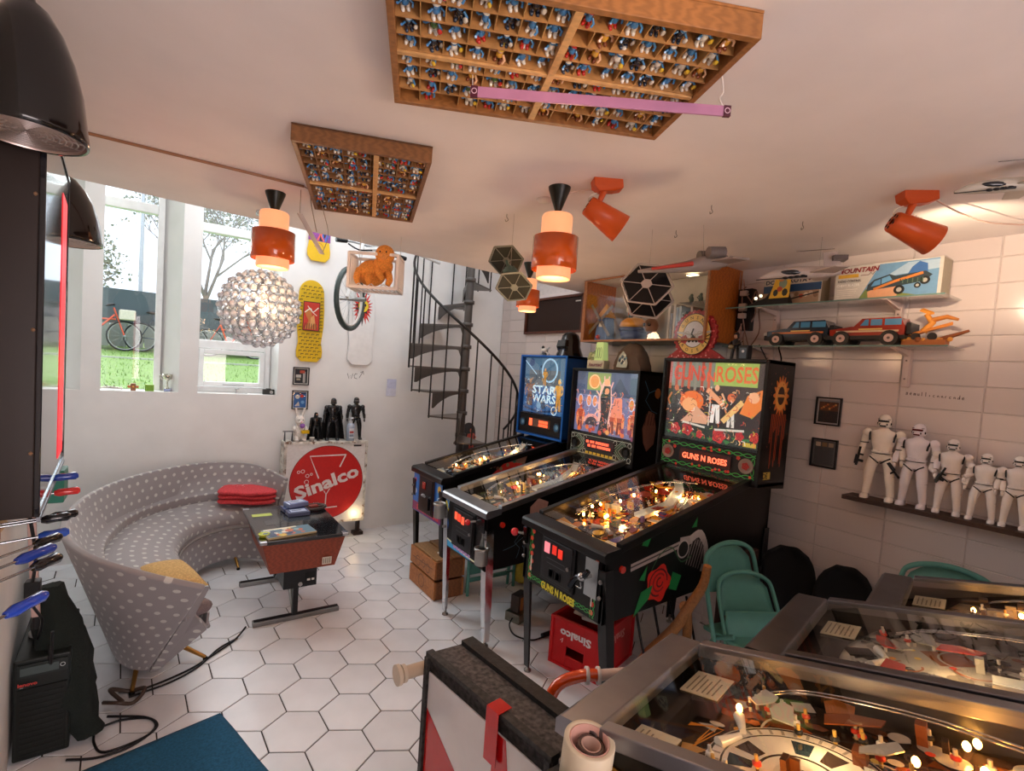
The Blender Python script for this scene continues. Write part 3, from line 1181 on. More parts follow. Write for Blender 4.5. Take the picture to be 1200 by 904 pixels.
    return dict(t=t, cab=cab, box=box, panel=sp, front=Ff, h=h, zb=zb, zf=zf, zc=zc, x0=x0, w2=w2, z0=z0, zs=zs, z1=z1, d=d, L=L, zr=zr,
                P=fr((x0 + .009, 0, (z0 + .022 + zs) / 2), (0, -1, 0), (0, 0, 1)), ph=(zs - z0 - .022) / 2, Sd=fr((0, -h - .001, 0), (1, 0, 0), (0, 0, 1)),
                Bs=fr((x0, -w2 - .001, z0), (1, 0, 0), (0, 0, 1)))


def _unused():
    pass


def speakers(m, r, col, grille):
    for s in (-1, 1):
        g = G(m['P'] @ T(s * (m['w2'] - .022 - r * 1.35), 0, .001))
        g.lathe([(r, 0), (r, .004), (r * .88, .006), (r * .84, .002), (.001, .001)], col, n=24)
        g.L = 60
        grille(g, r * .8)
        g.build('speaker', 'satin', m['panel'])


def coin_door(m, cx, w, h_, lights, col='1d1d20', dz=0):
    g = G(m['front'] @ T(cx, m['zc'] + dz, .001))
    g.box(-w / 2, -h_ / 2, 0, w / 2, h_ / 2, .008, col)
    g.box(-w / 2 + .014, -h_ / 2 + .014, .008, w / 2 - .014, h_ / 2 - .014, .014, '232326')
    d = g.build('coin_door', 'satin', m['t'], .004)
    F = m['front'] @ T(cx, m['zc'] + dz, .015)
    for k, (x, y, a, b, c) in enumerate(lights):
        g = G(F)
        g.box(x - a / 2 - .004, y - b / 2 - .004, 0, x + a / 2 + .004, y + b / 2 + .004, .003, '0e0e10')
        g.box(x - a / 2, y - b / 2, .003, x + a / 2, y + b / 2, .007, c)
        g.build('coin_slot', 'glow0.6' if c[0] in 'cdef' else 'gloss', d)
    g = G(F)
    for x in (-.028, .02):
        g.box(x - .018, -h_ * .36, 0, x + .018, -h_ * .18, .004, '0b0b0c')
        g.box(x - .012, -h_ * .34, .004, x + .012, -h_ * .2, .001, '000000')
    g.line([(-w * .3, h_ * .02), (w * .25, h_ * .02), (w * .28, -h_ * .08), (-w * .28, -h_ * .08)], .003, '55585c')
    g.build('coin_return', 'satin', d)
    g = G(F)
    g.cyl((w * .36, 0, 0), (w * .36, 0, .008), .009, '9a9a98', n=12)
    g.build('lock', 'metal', d)
    return d


# --- rose machine, nearest of the left three
m = machine('black pinball machine with red rose side art, largest and rightmost of the left three', (1.61, 1.73, 0), 0, 'roses', 21, Wd=.56, zf=.855, zb=.535, rise=.235,
            bb=(1.06, .66, 1.07, 1.757, .27), art=art_roses, feet=((.07, .30), (.09, -.29)))
GN = m
g = G(m['P'])
a = m['w2'] - .03
for s in (-1, 1):
    for q in (0, pi):
        g.line([(x * .01, s * m['ph'] * .72 + .010 * sin(x * .55 + q)) for x in range(int(-a * 100), int(a * 100) + 1, 1)], .004, '3fae4c')
        g.line([(s * a * .96 + .008 * sin(y * .6 + q), y * .01) for y in range(int(-m['ph'] * 70), int(m['ph'] * 70) + 1)], .004, '3fae4c')
for k in range(16):
    g.disc(random.uniform(-a, a), random.choice((-1, 1)) * m['ph'] * .72 + random.uniform(-.01, .01), .008, random.choice(['e0512e', 'd83a2a']))
for s in (-1, 1):
    rose(g, s * .205, .038, .011, 'e0402c', False)
g.build('vine_print', 'print', m['panel'])
g = G(m['P'] @ T(0, 0, .0))
g.box(-.165, -.036, .0, .165, .036, .006, '4a2620')
dd = g.build('dot_matrix_display', 'gloss', m['panel'])
g = G(m['P'] @ T(0, 0, .007))
g.text('GUNS N ROSES', .036, 0, -.004, 'ff6a48', .29, .035)
g.build('lettering', 'glow1.3', dd)
speakers(m, .042, '8f7f76', lambda g, r: rose(g, 0, 0, r * .6, 'a83a34', False))
coin_door(m, -.015, .235, .225, [(-.065, .055, .036, .05, 'e8808a'), (-.012, .058, .028, .042, 'c8281c'), (.03, .052, .028, .042, 'd8301f')], dz=.018)
g = G(m['front'])
z0, z1 = m['zb'] + .01, m['zf'] - .04
for s, n in ((-1, 5), (1, 5)):
    for q in (0, 2.2, 4.1):
        g.line([(s * (.225 + .012 * sin(z * 60 + q)), z0 + z) for z in [(z1 - z0) * k / 30 for k in range(31)]], .0035, '46a852')
    for k in range(n + 2):
        g.disc(s * (.225 + random.uniform(-.016, .016)), z0 + (z1 - z0) * (k + .6) / (n + 2), .012, random.choice(['e06a50', 'e87a5a', 'd8452c']))
for q in (0, 2, 4):
    for s in (-1, 1):
        g.line([(s * x, z0 + .022 + .010 * sin(x * 70 + q)) for x in [.1 + .12 * k / 14 for k in range(15)]], .0035, '46a852')
g.rect(-.218, z0 + .05, -.210, z0 + .13, 'd8d8d0')
g.rect(.212, z0 + .05, .220, z0 + .13, 'd8d8d0')
g.text('GUNS N ROSES', .038, -.005, z0 + .017, 'e8d83a', .24, .05)
g.build('front_print', 'print', m['cab'])
g = G(m['front'] @ T(.205, m['zc'] + .03, .004))
g.box(-.036, -.085, 0, .04, .085, .003, 'b9bec0')
pl = g.build('plunger_plate', 'brushed', m['t'])
g = G(m['front'] @ T(.205, m['zc'] + .03, .006))
g.tube([(0, .01, 0), (0, .01, .05)], .010, 'c8cacc', 10)
g.tube([(.03, .05, .05), (.01, .02, .055), (-.03, .0, .06), (-.06, -.05, .062)], [.012, .014, .017, .014], '3c4046', 10, smooth=3)
g.ball((.0, .015, .055), .02, 'b8bcc0')
g.tube([(-.005, -.01, .055), (-.0, -.035, .055), (-.03, -.035, .055)], .004, 'c8cacc', 6, smooth=3)
g.build('grip_handle', 'chrome', pl)
g = G(m['t'].matrix_world)
g = G()
g.box(-.018, m['h'] - .03, m['zf'] - .13, -.002, m['h'] + .0, m['zf'] - .05, '0d0d0e')
g.cyl((-.018, m['h'] - .005, m['zf'] - .085), (-.04, m['h'] + .028, m['zf'] - .085), .006, '888888')
g.ball((-.045, m['h'] + .035, m['zf'] - .085), .021, 'd8222c')
g.build('launch_knob', 'gloss', m['t'])
# side art: pistol, rose, leaves
g = G(m['Sd'])
for o, c in ((0, 'b8aca8'), (-.012, '4a4446'), (-.02, 'b8aca8')):
    g.line([(.16, .775 + o), (.50, .835 + o)], .014, c)
g.poly([(.50, .80), (.60, .82), (.60, .86), (.50, .86)], 'b8aca8')
g.disc(.53, .80, .045, '0f0e10')
g.ring(.53, .80, .042, .008, 'c8beba')
g.line([(.58, .84), (.66, .86), (.72, .76), (.70, .66)], .04, 'c8beba', 4)
g.line([(.62, .83), (.68, .79), (.69, .70)], .03, '4a4446', 4)
for k in range(6):
    g.line([(.56 + k * .02, .72 - k * .008), (.60 + k * .022, .83)], .005, 'b0a6a4')
g.line([(.28, .60), (.30, .72), (.36, .80), (.44, .82), (.52, .74), (.6, .76)], .006, '3c6a44', 5)
rose(g, .36, .66, .085, 'e02c20', False)
for q in ([(.20, .53), (.30, .60), (.32, .66), (.24, .64)], [(.44, .62), (.50, .60), (.53, .67), (.46, .70)], [(.22, .70), (.26, .69), (.27, .76)], [(.22, .86), (.26, .85), (.28, .89), (.24, .91)], [(.58, .90), (.62, .90), (.62, .95)]):
    g.poly(q, '178a44')
g.build('side_print', 'print', m['cab'])
g = G(m['Bs'])
R = .072
cx, cz, dd_ = .145, .50, m['d']
g.poly([(cx + (R + .012 * cos(16 * a)) * cos(a), cz + (R + .012 * cos(16 * a)) * 1.35 * sin(a)) for a in [2 * pi * k / 96 for k in range(96)]], 'd8742c')
g.disc(cx, cz, R * .8, 'e8a04a', R * 1.1)
g.disc(cx, cz, R * .5, '3a2018', R * .7)
g.line([(cx - .05, cz), (cx + .05, cz)], .016, 'd8944a')
for k in range(11):
    x = .07 + k * .014
    g.line([(x, .40), (x + random.uniform(-.004, .004), .40 - random.uniform(.05, .30))], .006, 'b8481f')
for k in range(26):
    g.disc(random.uniform(.03, .25), random.uniform(.2, .67), .004, '8a3a20', None, 6)
g.rect(.03, .045, .10, .085, 'c8a83a')
g.text('DE', .03, .05, .065, '141214', None, .03)
g.build('backbox_print', 'print', m['box'])
g = G(m['P'])

# --- mansion machine, middle
m = machine('black pinball machine with haunted mansion backglass and chrome legs, middle of the left three', (1.57, 2.56, 0), 0, 'mansion', 33, Wd=.50, zf=.80, zb=.45, rise=.235, L=1.32,
            bb=(1.09, .655, 1.0, 1.665, .28), rail='a6a8ac', rmat='brushed', legc='c9ccd0', lmat='chrome', art=art_mansion, feet=((.0, .205), (.03, -.255)))
AF = m
g = G(m['P'])
w_, p_ = m['w2'] - .03, m['ph'] - .006
g.rect(-w_, -p_, w_, p_, '16191a')
for s in (-1, 1):
    for k in range(5):
        r = .03 + k * .012
        q = [(s * .215 + r * 1.1, 0), (s * .215, min(r * 1.1, p_)), (s * .215 - r * 1.1, 0), (s * .215, max(-r * 1.1, -p_)), (s * .215 + r * 1.1, 0)]
        g.line(q, .003, ['c9ded2', '5aa07a'][k % 2])
    for (sx, sz) in ((1, 1), (1, -1), (-1, 1), (-1, -1)):
        g.ring(s * .215 + sx * .065, sz * .05, .016, .003, 'dfe8e0', 10)
g.line([(-w_ + .005, -p_ + .004), (-w_ + .005, p_ - .004), (w_ - .005, p_ - .004), (w_ - .005, -p_ + .004), (-w_ + .005, -p_ + .004)], .004, 'c9ded2')
for k in range(7):
    g.rect(-.135 + k * .04, -p_ + .004, -.105 + k * .04, -p_ + .024, 'd8c23a')
g.build('speaker_print', 'print', m['panel'])
g = G(m['P'] @ T(0, .012, .003))
g.box(-.145, -.036, 0, .145, .036, .006, '3c2f34')
dd = g.build('dot_matrix_display', 'gloss', m['panel'])
g = G(m['P'] @ T(0, .012, .010))
random.seed(2)
for r, z in enumerate((.014, -.014)):
    x = -.125 + .02 * r
    for n in (2, 3, 9):
        for k in range(n):
            if x < .125:
                g.rect(x, z - .009, x + .011, z + .009, 'ff5a3c')
            x += .0145
        x += .012
g.build('lit_digits', 'glow1.4', dd)
speakers(m, .04, '101112', lambda g, r: g.disc(0, 0, r * .7, '1a1c1e'))
coin_door(m, 0, .26, .25, [(-.07, .07, .03, .045, 'e85a3c'), (-.03, .066, .03, .045, 'e8442c'), (.012, .06, .03, .045, 'e85a3c')], '141416')
g = G(m['front'])
random.seed(6)
zl, zh = m['zb'] + .01, m['zf'] - .04
g.line([(-.235, zh), (-.21, zh - .05), (-.23, zh - .1), (-.205, zh - .16), (-.225, zl + .05)], .03, '2f6fc0')
g.line([(-.24, zh - .02), (-.21, zh - .07), (-.235, zh - .12)], .018, 'e8e03a')
g.line([(-.20, zh), (-.225, zh - .1), (-.2, zl + .08)], .006, '9fe0ff')
g.poly([(-.24, zl), (-.24, zl + .06), (-.1, zl + .02), (.0, zl + .03), (.1, zl)], '3aa6e0')
g.line([(-.235, zl + .05), (-.12, zl + .035), (.0, zl + .015), (.2, zl + .01)], .01, 'f2f0c8', 3)
for k in range(6):
    g.disc(-.1 + .035 * k, zl + .025, .016, 'c89ad8', None, 7)
g.build('front_print', 'print', m['cab'])
g = G()
g.box(-.012, -.235, m['zf'] - .13, 0, -.15, m['zf'] - .05, '1d1d20')
g.cyl((-.012, -.14, m['zf'] - .085), (-.06, -.14, m['zf'] - .085), .006, 'b0b0b0')
g.ball((-.066, -.14, m['zf'] - .085), .018, 'd8222c')
g.build('ball_plunger', 'gloss', m['t'])
for s, yy in ((1, m['h'] + .01), (-1, -m['h'] - .012)):
    g = G()
    zt = m['zb'] + .245
    g.lathe([(.034, -.09), (.038, -.085), (.038, -.012), (.044, -.008), (.044, .006), (.036, .008), (.032, -.004), (.028, -.06), (.001, -.06)], 'a2a09c', (-.035, yy, zt + .02 - (.12 if s < 0 else 0)), 24)
    g.build('cup_holder', 'brushed', m['t'])
g = G()
g.lathe([(.001, .09), (.012, .04), (.018, 0), (.001, 0)], '8f9694', (-.035, -m['h'] - .012, m['zb'] + .14), 12)
g.build('cone_cap', 'metal', m['t'])
g = G(m['Sd'])
for q in ([(.12, .56), (.2, .58), (.26, .62), (.34, .60), (.42, .66)], [(.22, .50), (.24, .56), (.2, .6), (.26, .66)], [(.26, .57), (.29, .52), (.28, .47)]):
    g.line(q, .004, '4f6f80', 2)
g.poly([(.30, .74), (.42, .75), (.44, .82), (.36, .85), (.30, .80)], 'b08a80')
g.poly([(.37, .72), (.46, .74), (.45, .80)], '2f5f9a')
g.build('side_print', 'print', m['cab'])
g = G(m['Bs'])
for q in ([(.05, .6), (.1, .52), (.07, .47), (.14, .40), (.1, .34)], [(.1, .52), (.16, .54), (.2, .48)], [(.14, .40), (.2, .38)]):
    g.line(q, .006, '4f7fa0')
g.disc(.19, .52, .03, 'c87a40', .035)
g.poly([(.06, .28), (.11, .40), (.17, .38), (.2, .28), (.19, .17), (.12, .12), (.08, .18)], '9a6a5c')
for k in range(4):
    g.line([(.08 + k * .03, .3), (.09 + k * .03, .38)], .008, '5a3a34')
g.build('backbox_print', 'print', m['box'])

# --- blue space machine, furthest
m = machine('blue pinball machine with a space film backglass, furthest of the left three', (1.66, 3.26, 0), 0, 'space', 47, Wd=.47, zf=.825, zb=.49, rise=.235, L=1.28,
            bb=(1.0, .60, 1.07, 1.757, .29), front='2b63b8', art=art_space, frame='2168c4', feet=((.03, .215), (.02, -.285)), bbcol='123a78')
SW = m
g = G(m['P'] @ T(-.0, .012, .0))
g.box(-.14, -.035, 0, .14, .035, .005, '6a5248')
dd = g.build('dot_matrix_display', 'gloss', m['panel'])
g = G(m['P'] @ T(0, .012, .007))
g.rect(-.13, -.03, -.09, .03, 'ff5a34')
for z in (.012, -.016):
    for k in range(7):
        g.rect(.0 + k * .017, z - .011, .014 + k * .017, z + .011, 'ff5a34')
g.build('lit_digits', 'glow1.3', dd)
speakers(m, .04, '22303c', lambda g, r: (g.disc(0, 0, r * .9, '3a6a94'), g.disc(r * .2, r * .1, r * .5, '7aa8c8')))
coin_door(m, .0, .24, .27, [(-.02, .07, .045, .05, 'a03028')], '3a2422')
g = G(m['front'] @ T(0, m['zc'], .016))
g.box(-.01, -.09, 0, .09, -.0, .02, '121214')
g.tube([(.04, .0, .02), (.05, .02, .05), (.09, .03, .055)], .008, 'b8bcc0', 8)
g.build('grip_handle', 'satin', m['t'])
g = G(m['front'])
zl, zh = m['zb'] + .008, m['zf'] - .04
g.rect(-.23, zl, .23, zl + .065, '8a2f6a')
g.text('STAR WARS', .04, .02, zl + .03, 'd83a3a', .36, .05)
g.rect(-.232, zl + .065, -.15, zh, '3a7cd0')
g.rect(.15, zl + .065, .232, zh, '4a86c8')
g.disc(-.2, zh - .06, .018, 'c83a5a')
g.disc(.19, zh - .05, .026, 'e8b84a')
g.ring(.19, zh - .13, .022, .006, 'd8e6f0')
g.disc(-.19, zh - .14, .02, 'c8d8ea')
g.rect(.17, zl + .08, .2, zl + .13, 'b8c8da')
g.build('front_print', 'print', m['cab'])
g = G(m['Sd'])
g.poly([(.36, .80), (.52, .92), (.66, .94), (.7, .86)], 'c8302a')
g.poly([(.5, .93), (.6, .98), (.72, .96), (.7, .9)], '8a6a5a')
for k in range(12):
    g.disc(.3 + k * .03, .86 + random.uniform(-.04, .08), .014, random.choice(['2f4a7a', '6a4a3a', '3a6a5a', '8a8a6a']))
g.build('side_print', 'print', m['cab'])
g = G()
g.cyl((.10, -m['h'], m['zf'] - .085), (.10, -m['h'] - .016, m['zf'] - .085), .017, 'd8a83a', n=16)
g.build('side_button', 'gloss', m['t'])

# --- right three, turned to face the left three
AR = -radians(78)
D3 = machine('near pinball machine with brushed steel rails and a printed saucer playfield', (1.045, .835, 0), AR, 'ship', 58, Wd=.54, zf=.838, zb=.5, rise=.235, body='15120d', front='15120d', rail='94949a', rmat='brushed', legc='8d8783', lmat='brushed', wheel=True)
E3 = machine('dark pinball machine with grey plastic ramps, middle of the right three', (1.745, .80, 0), AR, 'troop', 64, Wd=.56, zf=.84, zb=.5, rise=.235, body='16140f', front='16140f', rail='7e7e84', rmat='brushed', legc='4a4644', lmat='brushed')
F3 = machine('pinball machine against the tiled wall, furthest of the right three', (2.36, .735, 0), AR, 'grey', 71, Wd=.56, zf=.84, zb=.5, rise=.235, body='161312', front='161312', rail='808086', rmat='brushed', legc='4a4644', lmat='brushed')
g = G(D3['Sd'])
g.box(.0, .50, 0, 1.0, .80, .004, 'a8823c')
g.build('brass_side', 'brass', D3['cab'])
# ---------------------------------------------------------------- lamps
def point(name, loc, power, col, r=.05):
    l = bpy.data.lights.new(name, 'POINT')
    l.energy = power
    l.color = col
    l.shadow_soft_size = r
    o = bpy.data.objects.new(name, l)
    COL.objects.link(o)
    o.location = loc


def pendant(label, x, y, zb, R, H=.30):
    t = thing('pendant_lamp', label, 'lamp', (x, y, zb), 0)
    g = G()
    g.lathe([(.045, CEIL - zb), (.043, CEIL - zb - .01), (.014, CEIL - zb - .09), (.007, CEIL - zb - .105), (.001, CEIL - zb - .105)], '1b1f1a', n=24)
    g.build('ceiling_rose', 'satin', t)
    g = G()
    g.cyl((0, 0, H - .02), (0, 0, CEIL - zb - .1), .004, '1b1f1a', n=6)
    g.build('cord', 'satin', t)
    r = R * .67
    g = G()
    g.lathe([(r * .2, H), (r * .93, H), (r, H - .008), (r, H * .62), (r * 1.08, H * .35), (r * 1.13, H * .04), (r * 1.1, 0), (r * .55, .012), (.002, .014)], 'eea070', n=40)
    g.build('inner_shade', 'glow0.6', t)
    g = G()
    g.lathe([(R * .95, H * .64), (R * .985, H * .65), (R, H * .15), (R * .975, H * .14), (R * .94, H * .63)], 'e0621e', n=40)
    g.lathe([(r, H * .63), (R * .96, H * .64)], 'e0621e', n=40)
    g.build('outer_shade', 'gloss', t)
    point('pendant_bulb', (x, y, zb - .06), 3.2, (1, .62, .34))
    return t


pendant('large orange drum pendant lamp hanging in front of the plastic spacecraft', 1.316, 1.59, 1.985, .092, .255)
pendant('orange drum pendant lamp hanging in front of the right window above the crystal ball', .42, 2.548, 2.005, .096, .255)
pendant('smaller orange pendant lamp hanging behind the large one, before the dark board', 2.09, 2.775, 2.02, .080, .22)


def spot(label, x, y, rz, tilt):
    t = thing('spotlight', label, 'lamp', (x, y, CEIL), rz)
    O = 'cc5420'
    g = G()
    g.loft([[(-.055, -.032, 0), (.055, -.032, 0), (.055, .032, 0), (-.055, .032, 0)], [(-.05, -.03, -.028), (.06, -.03, -.03), (.06, .03, -.03), (-.05, .03, -.028)], [(-.03, -.02, -.045), (.03, -.02, -.04), (.03, .02, -.04), (-.03, .02, -.045)]][::-1], O, True, True, False)
    g.build('ceiling_bracket', 'satin', t, .003)
    g = G()
    g.tube([(-.005, 0, -.03), (-.02, 0, -.075), (-.03, 0, -.11)], [.014, .01, .008], O, 10)
    g.build('arm', 'satin', t)
    g = G()
    g.tube([(-.02, .012, -.04), (-.06, .014, -.06), (-.05, .012, -.11)], .003, 'd8d0c0', 6, smooth=4)
    g.build('flex', 'satin', t)
    g = G(T(.0, 0, -.135, 0, 0, tilt))
    g.lathe([(.012, -.078), (.034, -.078), (.037, -.072), (.055, .08), (.052, .08), (.034, -.06), (.001, -.06)], O, n=28)
    for k in range(4):
        g.cb(-.044, -.0, -.03 + k * .009, .004, .03, .003, 'f0d8c0')
    for k in range(6):
        a = k * pi / 3
        g.cb(.024 * cos(a), .024 * sin(a), -.079, .01, .006, .003, '2a1008')
    g.build('lamp_head', 'satin', t)
    g = G(T(.0, 0, -.135, 0, 0, tilt))
    g.lathe([(.001, .03), (.02, .03), (.03, .045), (.03, .052), (.001, .056)], 'ffe8c8', n=16)
    g.build('bulb', 'glow3', t)
    return t


spot('orange ceiling spotlight beside the large orange pendant lamp', 1.40, 1.415, -.55, 2.1)
spot('orange ceiling spotlight above the shelves of toy cars', 2.28, .73, -.75, 2.0)
sp = bpy.data.lights.new('spot_bulb', 'SPOT')
sp.energy = 10
sp.color = (1, .74, .5)
sp.spot_size = 1.6
sp.spot_blend = .8
so = bpy.data.objects.new('spot_bulb', sp)
COL.objects.link(so)
so.location = (2.36, .66, 2.12)
so.rotation_euler = (Vector((3.05, .75, 2.32)) - Vector(so.location)).to_track_quat('-Z', 'Y').to_euler()

# crystal ball pendant
t = thing('crystal_pendant', 'round pendant lamp of glass crystals hanging below the orange lamp by the window', 'lamp', (.432, 2.93, 1.842))
R = .196
g = G()
g.cyl((0, 0, R * .9), (0, 0, CEIL - 1.842), .003, 'b8bcc0', n=6)
g.lathe([(.04, CEIL - 1.842), (.04, CEIL - 1.862), (.01, CEIL - 1.872)], 'c8cacc', n=16)
g.build('rod', 'chrome', t)
gr, gc = G(), G()
rows = 13
random.seed(3)
for i in range(rows):
    th = pi * (i + .5) / rows
    n = max(3, int(round(2 * rows * sin(th))))
    for k in range(n):
        a = 2 * pi * (k + .5 * (i % 2)) / n
        nrm = Vector((sin(th) * cos(a), sin(th) * sin(a), cos(th)))
        Mx = fr(tuple(nrm * R), tuple(nrm.orthogonal()), tuple(nrm.cross(nrm.orthogonal())))
        gr.M = Mx
        gr.tube([(.0225 * cos(2 * pi * q / 10), .0225 * sin(2 * pi * q / 10), 0) for q in range(10)], .0022, 'c4c8cc', 4, closed=True)
        gc.M = Mx
        gc.lathe([(.001, -.014), (.012, -.009), (.018, 0), (.012, .009), (.001, .014)], 'ffffff', n=7, sm=False)
gr.build('wire_cage', 'chrome', t)
stuff(gc.build('crystals', 'crystal', t))
for k in range(5):
    g = G(T(.07 * cos(k * 1.26), .07 * sin(k * 1.26), 0))
    g.ball((0, 0, 0), (.012, .012, .02), 'ffd8a0', 8, 6)
    g.build('bulb', 'glow6', t)
g = G()
for k in range(5):
    g.tube([(0, 0, R * .9), (.04 * cos(k * 1.26), .04 * sin(k * 1.26), .05), (.07 * cos(k * 1.26), .07 * sin(k * 1.26), -.02)], .004, 'b8bcc0', 5, smooth=3)
g.build('inner_arms', 'chrome', t)


def dome(label, x, y, z, R, hs=1.):
    t = thing('dome_lamp', label, 'lamp', (x, y, z))
    k = R / .12
    g = G()
    g.lathe([(r * k, h * k * (hs if h > .05 else 1)) for r, h in ((.116, .0), (.121, .0), (.122, .012), (.119, .03), (.118, .04), (.108, .12), (.091, .19), (.068, .25), (.040, .295), (.014, .315), (.008, .34))], '0c0c0e', n=48)
    g.build('shade', 'gloss', t)
    g = G()
    g.lathe([(r * k, h * k) for r, h in ((.116, .002), (.10, .05), (.08, .10), (.05, .14), (.001, .15))], 'd8c4bc', n=48)
    g.build('inner_reflector', 'brushed', t)
    g = G()
    for q in range(9):
        r = (.014 + q * .012) * k
        g.tube([(r * cos(2 * pi * j / 32), r * sin(2 * pi * j / 32), .012 * k - q * .0005) for j in range(32)], .0022, 'd8ccc8', 4, closed=True)
    for q in range(12):
        a = q * pi / 6
        g.cyl((0, 0, .012 * k), (.116 * k * cos(a), .116 * k * sin(a), .008 * k), .0016, 'd8ccc8', n=4)
    g.build('louvre_grille', 'brushed', t)
    g = G()
    g.lathe([(.001, .06 * k), (.03 * k, .06 * k), (.036 * k, .09 * k), (.02 * k, .13 * k)], 'e8dcd4', n=20)
    g.build('bulb', 'satin', t)
    g = G()
    g.cyl((0, 0, .31 * k * hs), (0, 0, CEIL - z), .006, '3a3a3c', n=8)
    g.build('rod', 'satin', t)


dome('large glossy black dome lamp at the top left, nearer of the two', -.248, 1.44, 2.02, .103)
dome('glossy black dome lamp hanging beyond the wall screen', -.34, 2.59, 1.985, .13, .76)

# ---------------------------------------------------------------- figurine trays on the ceiling
FW = ['c98548', 'b87238', 'd69a5c']


def figurine_mesh(body, cap, trous, skin, extra=None):
    g = G()
    g.tube([(-.006, 0, 0), (-.006, 0, .014)], .0045, trous, 6)
    g.tube([(.006, 0, 0), (.006, 0, .014)], .0045, trous, 6)
    g.ball((-.006, -.003, .002), (.005, .008, .004), trous, 6, 4)
    g.ball((.006, -.003, .002), (.005, .008, .004), trous, 6, 4)
    g.ball((0, 0, .020), (.009, .008, .010), body, 8, 5)
    g.ball((0, 0, .036), (.0085, .008, .008), skin, 8, 5)
    g.tube([(0, 0, .038), (0, .003, .048), (.004, .004, .053)], [.0088, .006, .003], cap, 8)
    g.tube([(-.008, 0, .026), (-.017, -.004, .022), (-.018, -.008, .030)], .003, skin, 5)
    g.tube([(.008, 0, .026), (.016, -.005, .020), (.014, -.010, .014)], .003, skin, 5)
    if extra:
        g.ball((.014, -.010, .018), (.006, .004, .008), extra, 6, 4)
    return g


VAR = [('3f7fb8', 'f0ede4', 'f0ede4', '4a8cc4', None, 'blue figurine with white cap'),
       ('3f7fb8', 'c8302a', 'c8302a', '4a8cc4', None, 'blue figurine with red cap'),
       ('e8e2d4', 'f0ede4', 'e8e2d4', '4a8cc4', 'e8c23a', 'white figurine with yellow bundle'),
       ('4a6a3a', 'f0ede4', 'f0ede4', '3f7fb8', 'c8302a', 'green topped figurine'),
       ('e0a83a', 'e8c24a', '8a4a2a', 'e8b890', None, 'yellow figurine'),
       ('26242a', 'f0ede4', '26344a', '4a8cc4', 'd8d0c0', 'dark coated figurine')]
proto_fig = []


def tray(label, which, O, ang, LX, LY, nx, ny, seed, skip, colw, mids):
    """O = corner on the ceiling plane, x along ang; open side facing the floor"""
    random.seed(seed)
    D = .055
    t = thing('display_tray', label, 'display tray', (O[0], O[1], CEIL - .002), ang)
    g = G()
    g.box(0, 0, -.006, LX, LY, 0, 'a06a38' if which == 'large' else '5e3c22')
    g.build('back_board', 'wood', t)
    for nm, q in (('side_board', (0, 0, LX, .016)), ('side_board', (0, LY - .016, LX, LY)), ('side_board', (0, .016, .016, LY - .016)), ('side_board', (LX - .016, .016, LX, LY - .016))):
        g = G()
        g.box(q[0], q[1], -D, q[2], q[3], -.006, colw)
        g.build(nm, 'wood', t, .0015)
    for ax, p in mids:
        g = G()
        if ax == 'x':
            g.box(p - .009, .016, -D, p + .009, LY - .016, -.006, 'd6a468')
        else:
            g.box(.016, p - .006, -D + .001, LX - .016, p + .006, -.006, 'd6a468')
        g.build('divider_bar', 'palewood', t, .001)
    cx, cy = (LX - .032) / nx, (LY - .032) / ny
    merged = set()
    ORD = 'first second third fourth fifth sixth seventh eighth ninth tenth eleventh twelfth thirteenth fourteenth'.split()
    for i in range(nx):
        for j in range(ny):
            if random.random() < .12 and i < nx - 1 and (i - 1, j) not in merged:
                merged.add((i, j))
    g = G()
    for j in range(1, ny):
        g.box(.016, .016 + j * cy - .0012, -D + .006, LX - .016, .016 + j * cy + .0012, -.006, 'b88650' if which == 'large' else '8a6038')
    g.build('shelf_slats', 'palewood', t)
    g = G()
    for i in range(1, nx):
        for j in range(ny):
            if (i - 1, j) in merged:
                continue
            g.box(.016 + i * cx - .001, .016 + j * cy, -D + .008, .016 + i * cx + .001, .016 + (j + 1) * cy, -.006, 'c09458' if which == 'large' else '94683c')
    g.build('cell_partitions', 'palewood', t)
    Mt = T(O[0], O[1], CEIL - .002, ang)
    for i in range(nx):
        for j in range(ny):
            if random.random() < skip:
                continue
            k = random.choices(range(6), (7, 2, 2, 1, 1, 3) if which == 'large' else (4, 3, 2, 2, 2, 5))[0]
            x, y = .016 + (i + random.uniform(.38, .62)) * cx, .016 + (j + .98) * cy
            if which != 'large':
                y = .016 + (j + .97) * cy
            p = Mt @ Vector((x, y, -D + random.uniform(.016, .024)))
            sc = random.uniform(1.0, 1.22) * (cy / .060 if which == 'large' else .98)
            if not proto_fig or len(proto_fig) <= k or proto_fig[k] is None:
                while len(proto_fig) < 6:
                    proto_fig.append(None)
                o = figurine_mesh(*VAR[k][:5]).build('toy_figurine', 'gloss')
                proto_fig[k] = o
            else:
                o = proto_fig[k].copy()
                COL.objects.link(o)
            # up of the figure runs along tray -y, its face looks down
            o.matrix_world = Matrix.Translation(p) @ Matrix.Rotation(ang, 4, 'Z') @ Matrix(((1, 0, 0, 0), (0, 0, -1, 0), (0, 1, 0, 0), (0, 0, 0, 1))) @ Matrix.Rotation(random.uniform(-.6, .6), 4, 'Z') @ Matrix.Scale(sc, 4)
            tag(o, '%s, %s ceiling tray, %s column from left, %s row down' % (VAR[k][5], which, ORD[i], ORD[j]), 'figurine', 'toy figurines in the %s ceiling tray' % which)
    return t


tray('large compartment tray of toy figurines fixed to the ceiling', 'large', (.308, .905), -radians(25), .74, .455, 14, 8, 11, .06, 'a06a38', (('x', .37), ('y', .235)))
tray('small dark compartment tray of toy figurines near the window', 'small', (.326, 1.755), -radians(19.5), .455, .76, 9, 12, 13, .05, '80542e', (('x', .27), ('y', .40)))

